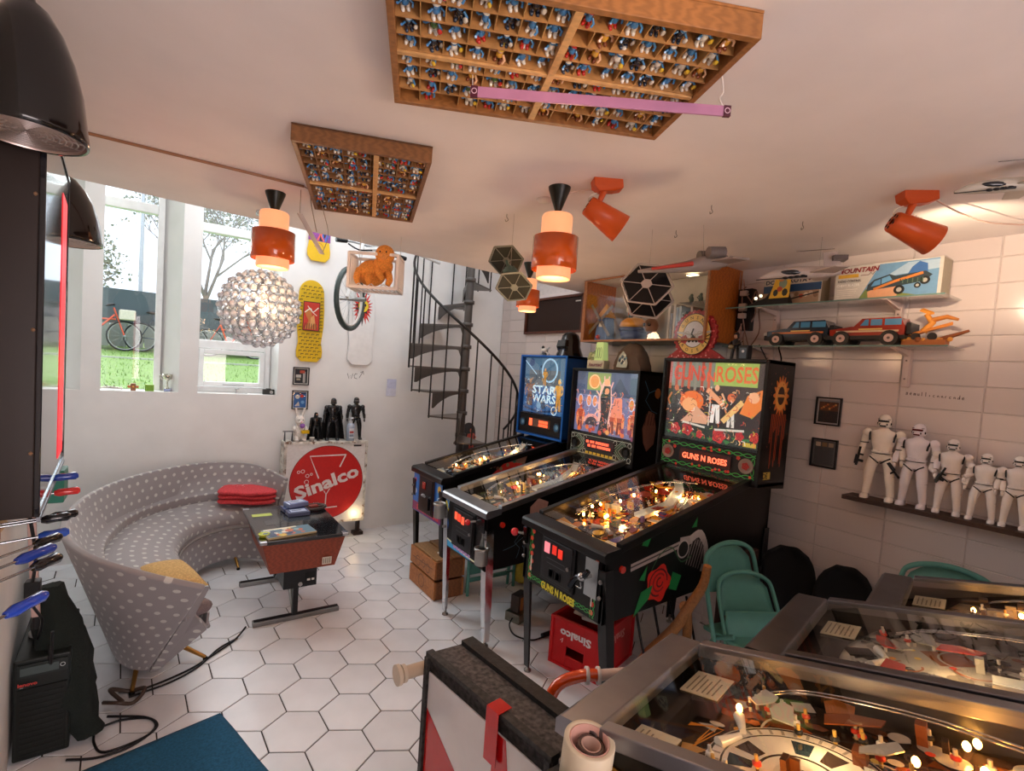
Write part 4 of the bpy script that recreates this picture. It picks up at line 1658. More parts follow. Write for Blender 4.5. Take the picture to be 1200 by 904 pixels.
# lavender bar and silver bar slung from the ceiling
t = thing('lavender_bar', 'long flat lavender bar hanging by cords under the large tray', 'bar', (.60, 1.085, 2.262), -radians(32.5))
g = G()
g.box(0, -.003, -.012, .63, .003, .012, 'c88cb0')
g.build('bar', 'satin', t, .001)
for x in (.001, .612):
    g = G()
    g.box(x, -.0045, -.0125, x + .017, .0045, .0125, '5a2338')
    g.L = 1
    g.M = fr((x + .0085, -.0047, 0), (1, 0, 0), (0, 0, 1))
    g.ring(0, 0, .006, .002, 'e8c8d8', 12)
    g.build('printed_end', 'print', t)
g = G()
g.tube([(.61, 0, .012), (.60, .0, .03), (.612, .01, .05), (.60, .0, .085)], .0022, 'efe6dc', 5, smooth=4)
g.tube([(.005, 0, .012), (.0, .0, .085)], .001, 'efe6dc', 4)
g.build('cord', 'matte', t)
t = thing('silver_bar', 'thin silver bar hanging aslant beside the orange lamp at the window', 'bar', (.50, 2.40, 2.24), 0)
g = G()
g.loft([[(0 + a, b, 0) for a, b in ((-.011, -.006), (.011, -.006), (.011, .006), (-.011, .006))], [(.135 + a, .12 + b, -.135) for a, b in ((-.011, -.006), (.011, -.006), (.011, .006), (-.011, .006))]][::-1], 'c4b8b0')
g.build('bar', 'satin', t, .001)
g = G()
g.tube([(0, 0, 0), (.0, .0, .105)], .0012, '8a7a6c', 4)
g.tube([(.135, .12, -.135), (.15, .08, -.05), (.10, -.02, .02), (.06, -.05, .105)], .0018, '9a8a7a', 5, smooth=4)
g.build('cord', 'matte', t)
g = G()
g.tube([(.495, 2.345, 2.345), (.53, 2.37, 2.34), (.56, 2.45, 2.30), (.60, 2.50, 2.20)], .0025, 'a89888', 5, smooth=4)
tag(g.build('wire', 'matte'), 'thin pale wire drooping from the ceiling by the small tray', 'wire')
g = G()
g.tube([(2.33, .69, 2.33), (2.45, .66, 2.31), (2.62, .62, 2.30), (2.8, .58, 2.32), (3.0, .5, 2.345)], .003, 'c8a898', 5, smooth=4)
tag(g.build('wire', 'matte'), 'pale cable looping from the right spotlight along the ceiling', 'wire')
g = G()
g.tube([(1.345, 1.575, 2.325), (1.37, 1.52, 2.335), (1.395, 1.46, 2.325)], .0022, 'd8c8bc', 5, smooth=4)
tag(g.build('wire', 'matte'), 'short pale cable joining the large pendant to its spotlight', 'wire')
for k, (x, y) in enumerate(((1.36, 2.02), (1.9, 1.3), (2.35, 1.15), (2.1, 1.62))):
    g = G()
    g.tube([(x, y, 2.35), (x, y, 2.335), (x + .01, y, 2.325), (x, y + .004, 2.315), (x - .008, y, 2.322)], .0015, '8a8480', 5, smooth=3)
    tag(g.build('ceiling_hook', 'metal'), ['small ceiling hook above the two panelled green spacecraft', 'small ceiling hook left of the grey model jet', 'small ceiling hook above the model helicopter by the shelf', 'small ceiling hook above the hexagon panel model'][k], 'hook')
g = G()
g.lathe([(.001, -.012), (.03, -.012), (.036, 0), (.001, 0)], 'e6e0da', (1.36, 1.735, 2.35), 20)
tag(g.build('smoke_detector', 'satin'), 'small round white detector on the ceiling behind the large pendant', 'detector')


# ---------------------------------------------------------------- hanging models
def hexa(a, b, skew=0):
    return [(a * cos(radians(60 * k + skew)), b * sin(radians(60 * k + skew))) for k in range(6)]


def panel_craft(label, loc, rot, r, gap, cframe, cpanel, cbody, squash=1.):
    t = thing('model_spacecraft', label, 'model', loc)
    t.rotation_euler = rot
    for s in (-1, 1):
        g = G(T(0, 0, s * gap))
        o, i = hexa(r, r * squash), hexa(r * .93, r * squash * .93)
        g.prism(i, .003, cpanel, -.0015)
        for k in range(6):
            a, b = o[k], o[(k + 1) % 6]
            g.tube([(a[0], a[1], 0), (b[0], b[1], 0)], .005, cframe, 4)
            g.tube([(a[0], a[1], 0), (0, 0, 0)], .0035, cframe, 4)
        g.prism(hexa(r * .22, r * squash * .22), .012, cframe, -.006)
        g.build('wing_panel', 'satin', t)
    g = G()
    g.cyl((0, 0, -gap), (0, 0, gap), r * .07, cbody, n=10)
    g.ball((0, 0, 0), (r * .34, r * .34, r * .34), cbody, 14, 10)
    g.cyl((r * .3, 0, 0), (r * .38, 0, 0), r * .14, '2a2e2c', n=12)
    for k in range(10):
        a = k * .628
        g.cb(r * .28 * cos(a), r * .28 * sin(a), .0, .012, .012, r * .3, cbody)
    g.build('cabin', 'paint', t)
    g = G(t.matrix_basis.inverted())
    g.cyl(loc, (loc[0], loc[1], CEIL), .0009, 'b8b0a8', n=4)
    g.build('thread', 'matte', t)
    return t


panel_craft('green grey model craft with two hexagonal panels hanging by the large pendant', (1.385, 1.995, 2.07), (-.60, .42, .3), .105, .098, '84867a', '383a34', '5f7a70', .75)
# second craft and its long nosed neighbour
t = panel_craft('model craft with black hexagonal panels and pale frames in front of the display case', (2.01, 1.69, 2.045), (1.25, .12, -1.0), .125, .075, 'b0a49e', '121113', 'a89c96', .95)
t = thing('model_jet', 'grey model fighter with a red striped nose before the display case', 'model', (2.12, 1.47, 2.175), -radians(28))
t.scale = (1.25, 1.25, 1.25)
g = G(T(0, 0, 0, 0, 0, 0))
g.tube([(-.24, .02, -.05), (-.06, .005, -.02), (.0, 0, -.005), (.09, 0, .015)], [.006, .022, .03, .022], '8e8480', 10)
g.build('fuselage', 'paint', t)
g = G()
g.tube([(-.2, -.01, -.042), (-.05, -.022, -.012)], [.005, .009], 'b83a2c', 6)
g.build('red_stripe', 'paint', t)
for s in (-1, 1):
    g = G()
    g.cyl((.0, s * .035, .03), (.06, s * .035, .035), .022, '6e6664', n=12)
    g.build('engine', 'paint', t)
    g = G()
    g.prism([(.0, 0), (.09, 0), (.12, s * .10), (.06, s * .10)][::s], .008, '8a7e7a', .0)
    g.build('wing', 'paint', t)
g = G()
g.tube([(0, 0, .02), (-.01, 0, .145)], .0008, 'b0a8a0', 4)
g.build('thread', 'matte', t)


def copter(label, loc, rz, col, s=1.):
    t = thing('model_aircraft', label, 'model', loc, rz)
    t.scale = (s, s, s)
    g = G()
    g.tube([(-.17, 0, -.012), (-.12, 0, 0), (-.03, 0, .01), (.06, 0, .014), (.13, 0, .016)], [.004, .02, .028, .026, .014], col, 12)
    g.build('fuselage', 'satin', t)
    g = G()
    g.ball((-.05, -.018, .008), (.05, .012, .012), '1c2026', 10, 6)
    g.build('canopy', 'gloss', t)
    g = G()
    g.prism([(.0, 0), (.1, 0), (.12, .14), (.07, .15)], .005, col, .005)
    g.prism([(.07, -.15), (.12, -.14), (.1, 0), (.0, 0)], .005, col, .005)
    g.build('wings', 'satin', t)
    g = G()
    g.add([(.07, 0, .02), (.14, 0, .02), (.11, 0, .10), (.06, 0, .095), (.07, .006, .02), (.14, .006, .02), (.11, .006, .10), (.06, .006, .095)], [(0, 1, 2, 3), (7, 6, 5, 4), (0, 4, 5, 1), (1, 5, 6, 2), (2, 6, 7, 3), (3, 7, 4, 0)], col)
    g.cb(.12, 0, .07, .05, .05, .02, '6a6260')
    g.build('tail', 'satin', t)
    g = G()
    g.tube([(-.19, -.04, -.03), (-.1, -.04, -.022), (.0, -.04, -.012)], [.002, .002, .005], '141416', 6)
    for k in range(4):
        g.ball((-.08 + k * .022, -.04, -.02 + k * .003), (.012, .006, .006), '141416', 8, 5)
    g.build('gun', 'satin', t)
    g = G()
    g.tube([(-.04, 0, .10), (.1, 0, .11)], .0018, '8a8480', 5)
    g.tube([(.05, 0, .02), (.05, 0, .16)], .0008, 'b0a8a0', 4)
    g.build('thread_and_rod', 'matte', t)
    return t


copter('pale grey model aircraft hanging before the toy boxes on the top shelf', (2.55, 1.215, 2.155), -radians(52), 'c0b4ae', 1.12)
copter('white model aircraft with a long black gun hanging at the right ceiling edge', (2.14, .46, 2.262), -radians(48), 'bcb4a6', .8)
# ---------------------------------------------------------------- sofa
DOTS = dots_material()


def uv_sheet(name, A, parent, thick=.0, flip=False, sub=1, mat=None, closed=False):
    """A = list of rails (each a list of points); sheet lofted between them with metric UVs"""
    rails = [curve([Vector(p) for p in r], 5) for r in A]
    n = len(rails[0])
    vs = [tuple(p) for r in rails for p in r]
    uvs = []
    base = rails[len(rails) // 2]
    s = [0]
    for i in range(1, n):
        s.append(s[-1] + (base[i] - base[i - 1]).length)
    tt = [[0] * n]
    for k in range(1, len(rails)):
        tt.append([tt[-1][i] + (rails[k][i] - rails[k - 1][i]).length for i in range(n)])
    fs = []
    for k in range(len(rails) - 1):
        for i in range(n - 1):
            a = k * n + i
            fs.append((a, a + 1, a + 1 + n, a + n) if not flip else (a, a + n, a + 1 + n, a + 1))
    me = bpy.data.meshes.new(name)
    me.from_pydata(vs, [], fs)
    uv = me.uv_layers.new(name='UVMap')
    for p in me.polygons:
        p.use_smooth = True
        for li in p.loop_indices:
            vi = me.loops[li].vertex_index
            uv.data[li].uv = (s[vi % n], tt[vi // n][vi % n])
    me.materials.append(mat or DOTS)
    o = bpy.data.objects.new(name, me)
    COL.objects.link(o)
    o.parent = parent
    if thick:
        m = o.modifiers.new('solid', 'SOLIDIFY')
        m.thickness = thick
        m.offset = 0
        b = o.modifiers.new('bevel', 'BEVEL')
        b.width = thick * .45
        b.segments = 3
        b.limit_method = 'ANGLE'
        b.angle_limit = radians(50)
    return o


sofa = thing('curved_sofa', 'curved grey sofa with pale dots along the window wall', 'sofa')
TP = [(.185, 2.40, .585), (-.04, 2.45, .665), (-.24, 2.62, .715), (-.355, 2.93, .74), (-.345, 3.42, .75), (-.185, 3.88, .75), (.085, 4.20, .75), (.38, 4.38, .74), (.66, 4.27, .725), (.83, 3.98, .67)]
OB = [(-.005, 2.79, .06), (-.07, 2.83, .06), (-.13, 2.95, .06), (-.17, 3.15, .06), (-.17, 3.45, .06), (-.09, 3.80, .06), (.08, 4.08, .06), (.36, 4.25, .06), (.60, 4.18, .06), (.76, 4.02, .06)]
CRS = [(.13, 2.53, .44), (-.03, 2.68, .46), (-.15, 2.86, .47), (-.24, 3.1, .47), (-.25, 3.45, .47), (-.16, 3.83, .47), (.03, 4.10, .47), (.33, 4.27, .47), (.60, 4.19, .47), (.78, 4.0, .46)]
SF = [(.215, 2.60, .41), (.19, 2.78, .42), (.155, 2.98, .42), (.125, 3.15, .42), (.095, 3.45, .42), (.15, 3.74, .42), (.27, 3.93, .42), (.42, 4.02, .42), (.56, 4.03, .42), (.70, 3.94, .42)]
IB = [(.03, 2.79, .06), (.06, 2.90, .06), (.10, 3.07, .06), (.12, 3.25, .06), (.12, 3.5, .06), (.18, 3.78, .06), (.29, 3.98, .06), (.42, 4.07, .06), (.56, 4.06, .06), (.69, 3.97, .06)]


def mixr(a, b, t, dz=0, dn=0):
    return [tuple(p[i] * (1 - t) + q[i] * t + (dz if i == 2 else 0) for i in range(3)) for p, q in zip(a, b)]


uv_sheet('outer_shell', [OB, mixr(OB, TP, .35), mixr(OB, TP, .7), TP], sofa, .03)
uv_sheet('inner_back', [mixr(CRS, TP, -.12), mixr(CRS, SF, .06, .05), mixr(CRS, TP, .3, -.01), mixr(CRS, TP, .65, 0), mixr(CRS, TP, .985, -.0)], sofa, .022)
uv_sheet('seat_cushion', [mixr(CRS, SF, -.05, -.06), mixr(CRS, SF, .03, -.01), mixr(CRS, SF, .3, .015), mixr(CRS, SF, .7, .012), mixr(CRS, SF, .96, .0), mixr(CRS, SF, 1.05, -.04), mixr(CRS, SF, 1.02, -.085), mixr(CRS, SF, .9, -.10)], sofa, .012)
uv_sheet('front_base', [mixr(SF, IB, -.03, -.10), mixr(SF, IB, .02, -.105), mixr(SF, IB, .45, -.03), IB], sofa, .02)
rim = [Vector(p) for p in mixr(CRS, SF, 1.06, -.105)]
g = G()
g.tube([tuple(p) for p in curve(rim, 5)], .010, '8a8582', 8)
g.build('piping', 'fabric', sofa)
g = G()
g.tube([(.12, 2.60, .405), (.205, 2.625, .40)], [.045, .035], '6e6262', 12)
g.ball((.16, 2.60, .41), (.075, .045, .04), '7a6c6c', 14, 8)
g.build('cushion_end', 'fabric', sofa)
# end panels closing the shell
for k, nm in ((0, 'end_panel'), (-1, 'end_panel')):
    g = G()
    P5 = [TP[k], CRS[k], (CRS[k][0] * .3 + SF[k][0] * .7, CRS[k][1] * .3 + SF[k][1] * .7, .36), (SF[k][0], SF[k][1], SF[k][2] - .1), IB[k], OB[k]]
    c = Vector((0, 0, 0))
    for p in P5:
        c += Vector(p) / len(P5)
    P5.append(tuple(c))
    me = bpy.data.meshes.new(nm)
    n = len(P5) - 1
    me.from_pydata(P5, [], [(i, (i + 1) % n, n) for i in range(n)])
    uv = me.uv_layers.new(name='UVMap')
    for li, l in enumerate(me.loops):
        v = me.vertices[l.vertex_index].co
        uv.data[li].uv = (v.x * .7 - v.y * .7, v.z)
    me.materials.append(DOTS)
    o = bpy.data.objects.new(nm, me)
    COL.objects.link(o)
    o.parent = sofa
    md = o.modifiers.new('s', 'SOLIDIFY')
    md.thickness = .02
for a, b in (((.10, 2.93), (.235, 2.86)), ((-.05, 2.9), (-.07, 2.7)), ((.0, 3.7), (-.2, 3.75)), ((.5, 4.1), (.52, 4.0)), ((.66, 4.08), (.74, 3.95))):
    g = G()
    g.tube([(a[0], a[1], .09), (b[0], b[1], .014)], [.013, .009], 'b98a4a', 8)
    g.lathe([(.001, 0), (.012, 0), (.012, .012), (.001, .012)], '22201e', (b[0], b[1], 0), 10)
    g.build('leg', 'brass', sofa)


# blanket, cushion, floor mat
def cloth_slab(name, L, Wd, H, col, mat, seed, layers=1, n=14, sag=.3):
    random.seed(seed)
    g = G()
    for k in range(layers):
        rings = []
        h = H / layers
        ph = random.random() * 6
        for i in range(n + 1):
            x = -L / 2 + L * i / n
            e = sqrt(max(0, 1 - abs(2 * x / L) ** 8))
            ring = []
            for j in range(20):
                a = 2 * pi * j / 20
                y = Wd / 2 * (abs(cos(a)) ** .35) * (1 if cos(a) > 0 else -1) * (1 + .02 * sin(3 * x / L * 6 + ph)) * (.7 + .3 * e)
                z = h / 2 * (abs(sin(a)) ** .6) * (1 if sin(a) > 0 else -1) * (.55 + .45 * e)
                ring.append((x, y + .008 * sin(k * 2.1 + ph), k * h + h / 2 + z + .004 * sin(9 * x / L + 5 * y / Wd + ph)))
            rings.append(ring)
        g.loft(rings, col)
    return g


g = cloth_slab('b', .40, .30, .035 * 3, 'd8484e', 'plush', 2, 3)
o = thing('folded_blanket', 'red fleece blanket with pale pattern folded on the sofa seat', 'blanket', (.60, 4.16, .475), -.35)
g.build('blanket', 'plush', o)
g = G(T(0, 0, .124))
random.seed(9)
for k in range(9):
    x, y = random.uniform(-.15, .15), random.uniform(-.09, .09)
    g.line([(x, y), (x + random.uniform(-.05, .05), y + .02), (x + random.uniform(-.04, .06), y + .06)], .004, 'e8b0b0')
g.build('pattern', 'plush', o)
g = G()
n = 12
rings = []
for i in range(n + 1):
    u = i / n
    r = []
    for j in range(n + 1):
        v = j / n
        e = (4 * u * (1 - u)) ** .4 * (4 * v * (1 - v)) ** .4
        r.append(((u - .5) * .21, (v - .5) * .40, .045 * e))
    rings.append(r)
g.loft(rings, 'c8a266', False, False)
g.loft([[(x, y, z * .2 - .0) for x, y, z in r] for r in rings][::-1], 'c8a266', False, False)
o = g.build('seat_pad', 'plush')
o.location = (.075, 2.90, .455)
o.rotation_euler = (.0, .05, .26)
tag(o, 'mustard yellow pad lying on the near end of the sofa', 'cushion')
g = G()
n = 20
P0, P1, P2, P3 = Vector((-.22, 2.27, 0)), Vector((.262, 2.385, 0)), Vector((.42, 1.85, 0)), Vector((-.1, 1.72, 0))
rings = []
for i in range(n + 1):
    u = i / n
    r = []
    for j in range(n + 1):
        v = j / n
        p = (P0 * (1 - u) + P1 * u) * (1 - v) + (P3 * (1 - u) + P2 * u) * v
        ed = min(u, 1 - u, v, 1 - v)
        r.append((p.x, p.y, .012 + .004 * sin(7 * u + 3 * v) * sin(6 * v) + (.0 if ed > .04 else -.008)))
    rings.append(r)
g.loft(rings, '1f5d80', False, False)
o = g.build('floor_mat', 'plush')
md = o.modifiers.new('s', 'SOLIDIFY')
md.thickness = .012
md.offset = -1
tag(o, 'dark blue textile mat on the white floor at the bottom left', 'mat')

# ---------------------------------------------------------------- light box sign with the figures on it
t = thing('light_box_sign', 'white metal light box sign with red disc and cocktail glass', 'sign', (1.235, 4.45, 0))
g = G()
g.box(-.36, -.075, .15, .36, .075, .885, 'dedbd2')
g.build('case', 'rust', t, .006)
F = fr((0, -.0755, .5175), (1, 0, 0), (0, 0, 1))
g = G(F)
for q in ((-.36, -.3675, -.337, .3675), (.337, -.3675, .36, .3675), (-.337, .345, .337, .3675), (-.337, -.3675, .337, -.345)):
    g.box(q[0], q[1], 0, q[2], q[3], .008, 'd8d4ca')
g.build('frame', 'rust', t, .002)
g = G(F)
g.rect(-.337, -.345, .337, .345, 'ece9e6')
g.disc(.01, .005, .318, 'd3211c', .325, 64)
g.ring(.01, .005, .316, .006, '8e1a18', 64, ry=.323)
c = 'f4e6e2'
K = 1 / 642


def q2(x, y):
    return ((x - 325) * K + .01, (643 - y) * K + .005)


g.line([q2(425, 489), q2(225, 492), q2(277, 618)], .012, c)
g.line([q2(423, 489), q2(392, 558)], .012, c)
g.line([q2(305, 682), q2(322, 712), q2(345, 672)], .010, c)
g.line([q2(322, 708), q2(320, 788)], .010, c)
g.line([q2(303, 789), q2(387, 786)], .010, c)
for x, y, r in ((168, 577, 7), (190, 574, 9), (215, 600, 9), (236, 592, 6), (212, 634, 11)):
    a, b = q2(x, y)
    g.ring(a, b, r * K, .005, c, 16)
a, b = q2(326, 640)
g.text('Sinalco', .135, a, b, 'd3211c', .60, .07, 0, .335)
g.text('Sinalco', .120, a, b, c, .57, .035, 0, .335)
g.rect(.23, .318, .30, .332, '3a3432')
g.build('sign_face', 'print', t)
for x in (-.31, .33):
    g = G()
    g.box(x - .012, -.03, .03, x + .012, .03, .15, '2e1e18')
    g.box(x - .045, -.04, 0, x + .045, .04, .03, '2e1e18')
    g.build('foot', 'satin', t, .003)
l = bpy.data.lights.new('sign_glow', 'POINT')
l.energy = .25
l.color = (1, .7, .35)
l.shadow_soft_size = .03
o = bpy.data.objects.new('sign_glow', l)
COL.objects.link(o)
o.location = (1.50, 4.33, .22)


def figure(name, label, cat, loc, rz, h, c1, c2, pose=0, cape=None, gun=False, group=None, helmet=True, skin='e0ac88', vis='1a1a1e'):
    t = thing(name, label, cat, loc, rz, group)
    t.scale = (h, h, h)
    g = G()
    lx = .085 if pose != 1 else .10
    for s in (-1, 1):
        k = lx * s
        g.tube([(s * .055, 0, .50), (k * .9, -.012, .38), (k * 1.0, -.02, .27), (k * 1.1, 0, .17), (k * 1.2, .004, .05)], [.064, .062, .046, .048, .036], c1, 12, smooth=2)
        g.loft([[(k * 1.2 + a * .038, b, z) for a, b in ((-1, .03), (1, .03), (1.1, -.05), (.7, -.10), (-.7, -.10), (-1.1, -.05))] for z in (0, .03)] + [[(k * 1.2 + a * .03, b, .055) for a, b in ((-1, .03), (1, .03), (1.1, -.02), (.7, -.04), (-.7, -.04), (-1.1, -.02))]], c1)

    def ell(z, rx, ry, y=0):
        return [(rx * cos(2 * pi * k / 16), y + ry * sin(2 * pi * k / 16), z) for k in range(16)]
    g.loft([ell(.46, .06, .05), ell(.49, .105, .068), ell(.54, .098, .062), ell(.60, .092, .058), ell(.68, .118, .074), ell(.76, .135, .076, .003), ell(.80, .12, .066, .006), ell(.825, .06, .05), ell(.86, .036, .036)], c1)
    g.build('body', 'gloss', t)
    for s in (-1, 1):
        g = G()
        bend = (.03 if pose == 2 else 0)
        e = (s * .185, .01, .63)
        w = (s * (.20 - bend * 2), -.03 - bend, .50 + bend)
        g.ball((s * .155, 0, .775), (.052, .052, .056), c1, 12, 8)
        g.tube([(s * .158, 0, .77), (s * .175, .006, .70), e], [.040, .040, .032], c1, 10)
        g.tube([e, (s * .197, -.01, .57), w], [.034, .037, .028], c1, 10)
        g.ball((w[0], w[1] - .004, w[2] - .035), (.022, .026, .034), c1, 10, 7)
        for f in range(4):
            g.tube([(w[0] - .012 + f * .008, w[1] - .018, w[2] - .055), (w[0] - .012 + f * .008, w[1] - .02, w[2] - .075)], .005, c1, 5)
        g.build('arm', 'gloss', t)
    g = G()
    if helmet:
        g.lathe([(.045, -.075), (.066, -.062), (.070, -.03), (.064, -.018), (.064, .02), (.055, .052), (.036, .072), (.001, .080)], c1, (0, 0, .925), 18)
        g.prism([(-.05, -.045), (-.028, -.078), (.028, -.078), (.05, -.045)], .035, c1, .858)
        g.build('helmet', 'gloss', t)
        g = G()
        g.box(-.050, -.068, .915, .050, -.050, .938, vis)
        g.box(-.030, -.082, .862, .030, -.074, .878, c2)
        g.box(-.060, -.052, .945, .060, -.040, .951, c2)
        for s in (-1, 1):
            g.ball((s * .034, -.066, .888), (.009, .008, .012), c2, 8, 5)
            g.ball((s * .062, -.02, .895), (.008, .014, .016), c2, 8, 5)
        g.build('visor', 'gloss', t)
    else:
        g.ball((0, 0, .92), (.052, .058, .07), skin, 14, 10)
        g.ball((0, -.058, .915), .010, skin, 6, 4)
        for s in (-1, 1):
            g.ball((s * .02, -.052, .93), .007, '202020', 6, 4)
        g.build('head', 'satin', t)
        g = G()
        g.lathe([(.08, -.12), (.072, -.03), (.062, .04), (.04, .078), (.001, .085)], c1, (0, .012, .92), 16)
        g.build('hood', 'fabric', t)
    if c2:
        g = G()
        for s in (-1, 1):
            g.tube([(s * .10, -.055, .50), (s * .05, -.066, .465), (s * .01, -.055, .43)], .008, c2, 6)
            g.tube([(s * .128, -.02, .80), (s * .118, -.06, .74), (s * .112, -.065, .69)], .010, c2, 6)
            g.lathe([(.041, -.006), (.046, 0), (.041, .006)], c2, (s * .177, .006, .655), 10)
            g.lathe([(.046, -.008), (.053, 0), (.046, .008)], c2, (s * lx, -.016, .292), 10)
        g.lathe([(.098, -.008), (.102, 0), (.098, .008)], c1, (0, 0, .565), 16)
        g.lathe([(.094, -.004), (.0965, 0), (.094, .004)], c2, (0, 0, .545), 16)
        for k in range(5):
            g.cb(-.06 + k * .03, -.062, .572, .022, .016, .028, c1)
        g.build('black_details', 'satin', t)
    if cape:
        g = G()
        rings = []
        for i in range(9):
            z = .82 - i / 8 * .80
            wd = .12 + .13 * (i / 8) ** .8
            rings.append([(wd * 1.15 * cos(radians(a)), .02 + .10 * (1 + i / 16) * sin(radians(a)) * (1 + .10 * sin(a * .16 + i * .1)), z) for a in range(-12, 193, 12)])
        g.loft(rings, cape, False, False)
        o = g.build('cape', 'fabric', t)
        md = o.modifiers.new('s', 'SOLIDIFY')
        md.thickness = .012
    if gun:
        g = G()
        x, y, z = {1: (-.215, -.06, .44), 2: (-.10, -.09, .47), 3: (-.225, -.06, .44), 4: (.21, -.06, .43)}[gun]
        a = {1: -1.45, 2: -1.2, 3: -.9, 4: -1.35}[gun]
        g.at(T(x, y, z, 0, 0, 0) @ Matrix.Rotation(a * (1 if gun != 3 else -1), 4, 'Y'))
        g.cyl((-.07, 0, 0), (.16, 0, 0), .013, '141416', n=8)
        g.cyl((-.05, 0, .006), (.06, 0, .006), .022, '1c1c1f', n=8)
        g.box(-.02, -.008, -.06, .01, .008, 0, '141416')
        g.box(.06, -.01, -.05, .08, .01, 0, '141416')
        g.build('toy_blaster', 'satin', t)
    return t


zt = .885
figure('toy_figure', 'short black cloaked toy figure with a bare face beside the white rabbit', 'toy figure', (1.14, 4.44, zt), .1, .245, '17171a', '17171a', 0, '131316', helmet=False)
figure('toy_figure', 'black caped toy figure with helmet, middle of the three on the sign box', 'toy figure', (1.285, 4.44, zt), -.05, .375, '18191c', '3a3c42', 1, '121214', gun=2, vis='33363c')
figure('toy_figure', 'tall black jacketed toy figure behind the dispenser bottle', 'toy figure', (1.50, 4.47, zt), -.1, .385, '1a1b1d', '2c2c30', 1, vis='6a6a70')
t = thing('plush_rabbit', 'white toy rabbit holding something yellow on the left of the sign box', 'toy', (1.005, 4.44, zt))
g = G()
W_ = 'ece4dc'
g.ball((0, 0, .07), (.05, .045, .07), W_, 14, 10)
g.tube([(-.025, -.01, .04), (-.03, -.05, .015)], .02, W_, 8)
g.tube([(.025, -.01, .04), (.03, -.05, .015)], .02, W_, 8)
g.ball((-.03, -.06, .014), (.018, .026, .014), W_, 8, 6)
g.ball((.03, -.06, .014), (.018, .026, .014), W_, 8, 6)
g.build('body', 'plush', t)
g = G()
g.ball((0, -.01, .175), (.042, .040, .045), W_, 14, 10)
g.ball((0, -.045, .165), (.022, .018, .016), W_, 10, 6)
g.build('head', 'plush', t)
for s in (-1, 1):
    g = G()
    g.tube([(s * .018, 0, .21), (s * .030, .0, .25), (s * .036, .0, .285)], [.012, .017, .008], W_, 8, smooth=3)
    g.build('ear', 'plush', t)
    g = G()
    g.tube([(s * .045, -.01, .12), (s * .05, -.05, .095)], [.015, .012], W_, 8)
    g.build('arm', 'plush', t)
g = G()
for s in (-1, 1):
    g.ball((s * .016, -.046, .185), .005, '1a1412', 6, 5)
g.ball((0, -.064, .17), .006, 'd88a90', 6, 5)
g.build('eyes_and_nose', 'gloss', t)
g = G()
g.ball((.012, -.05, .135), (.022, .014, .022), '9a6ac0', 10, 7)
g.build('purple_bow', 'plush', t)
g = G(T(.03, -.065, .085, .2))
g.box(-.03, -.015, -.014, .035, .015, .014, 'e0b41e')
g.build('yellow_block', 'satin', t, .003)
t = thing('bottle', 'clear pump dispenser bottle with white label on the sign box', 'bottle', (1.435, 4.40, zt))
g = G()
g.lathe([(.001, 0), (.036, 0), (.036, .13), (.03, .15), (.014, .16), (.014, .165)], 'aebcd0', n=20)
g.build('body', 'gloss', t)
g = G()
g.lathe([(.016, .16), (.016, .178), (.006, .18), (.006, .205)], 'e6ecf2', n=12)
g.box(-.012, -.035, .20, .012, .01, .212, 'e6ecf2')
g.build('pump', 'gloss', t)
g = G(fr((0, -.0368, .07), (1, 0, 0), (0, 0, 1)))
g.rect(-.022, -.045, .022, .045, 'dfe6ee')
g.rect(-.018, .0, .018, .02, 'b04848')
g.rect(-.018, -.03, .018, -.01, '8a98a8')
g.build('label', 'print', t)
t = thing('small_stand', 'small metal trestle ornament at the left end of the sign box', 'ornament', (.915, 4.42, zt))
g = G()
for x in (-.03, .03):
    g.cyl((x, -.02, 0), (x, 0, .08), .004, '5a5c60', n=6)
    g.cyl((x, .02, 0), (x, 0, .08), .004, '5a5c60', n=6)
g.box(-.045, -.012, .08, .05, .012, .09, '8a8c90')
g.build('stand', 'metal', t)
t = thing('jar', 'small grey lidded jar between rabbit and cloaked figure', 'jar', (1.10, 4.385, zt))
g = G()
g.lathe([(.001, 0), (.018, 0), (.02, .03), (.001, .03)], 'a8a49c', n=14)
g.build('body', 'satin', t)
g = G()
g.lathe([(.021, .03), (.021, .038), (.001, .04)], 'd0ccc4', n=14)
g.build('lid', 'satin', t)

# ---------------------------------------------------------------- cocktail arcade table
t = thing('arcade_table', 'low cocktail arcade table with wood sides and black glass top', 'table', (.74, 3.32, 0))
g = G()
tp = [(-.235, -.345), (.235, -.345), (.235, .345), (-.235, .345)]
bt = [(-.185, -.325), (.185, -.325), (.185, .325), (-.185, .325)]
g.loft([[(x, y, .345) for x, y in bt], [(x, y, .525) for x, y in tp]], '8e4026', True, True, False)
g.build('wood_body', 'wood', t, .003)
g = G()
ch = .03
oc = [(-.25 + ch, -.36), (.25 - ch, -.36), (.25, -.36 + ch), (.25, .36 - ch), (.25 - ch, .36), (-.25 + ch, .36), (-.25, .36 - ch), (-.25, -.36 + ch)]
g.prism(oc, .022, '15161a', .527)
g.build('table_top', 'gloss', t, .003)
g = G(T(0, 0, .5495))
g.rect(-.12, -.13, .16, .12, '2c3034')
g.rect(-.20, -.30, .20, -.29, '2a2c30')
g.rect(-.22, .14, -.10, .20, 'b8c850')
g.rect(-.17, -.06, .15, .05, '3a4044')
g.build('printed_glass', 'gloss', t)
for sx in (-1, 1):
    for sy in (-1, 1):
        g = G()
        x, y = sx * .232, sy * .342
        g.box(x - .02, y - .02, .532, x + .02, y + .02, .552, 'c0c2c6')
        g.build('corner_clip', 'chrome', t, .004)
g = G()
g.box(-.105, -.305, .23, .085, -.10, .345, '191a1d')
g.cyl((-.01, -.306, .25), (-.01, -.312, .25), .012, 'a8a8a8', n=12)
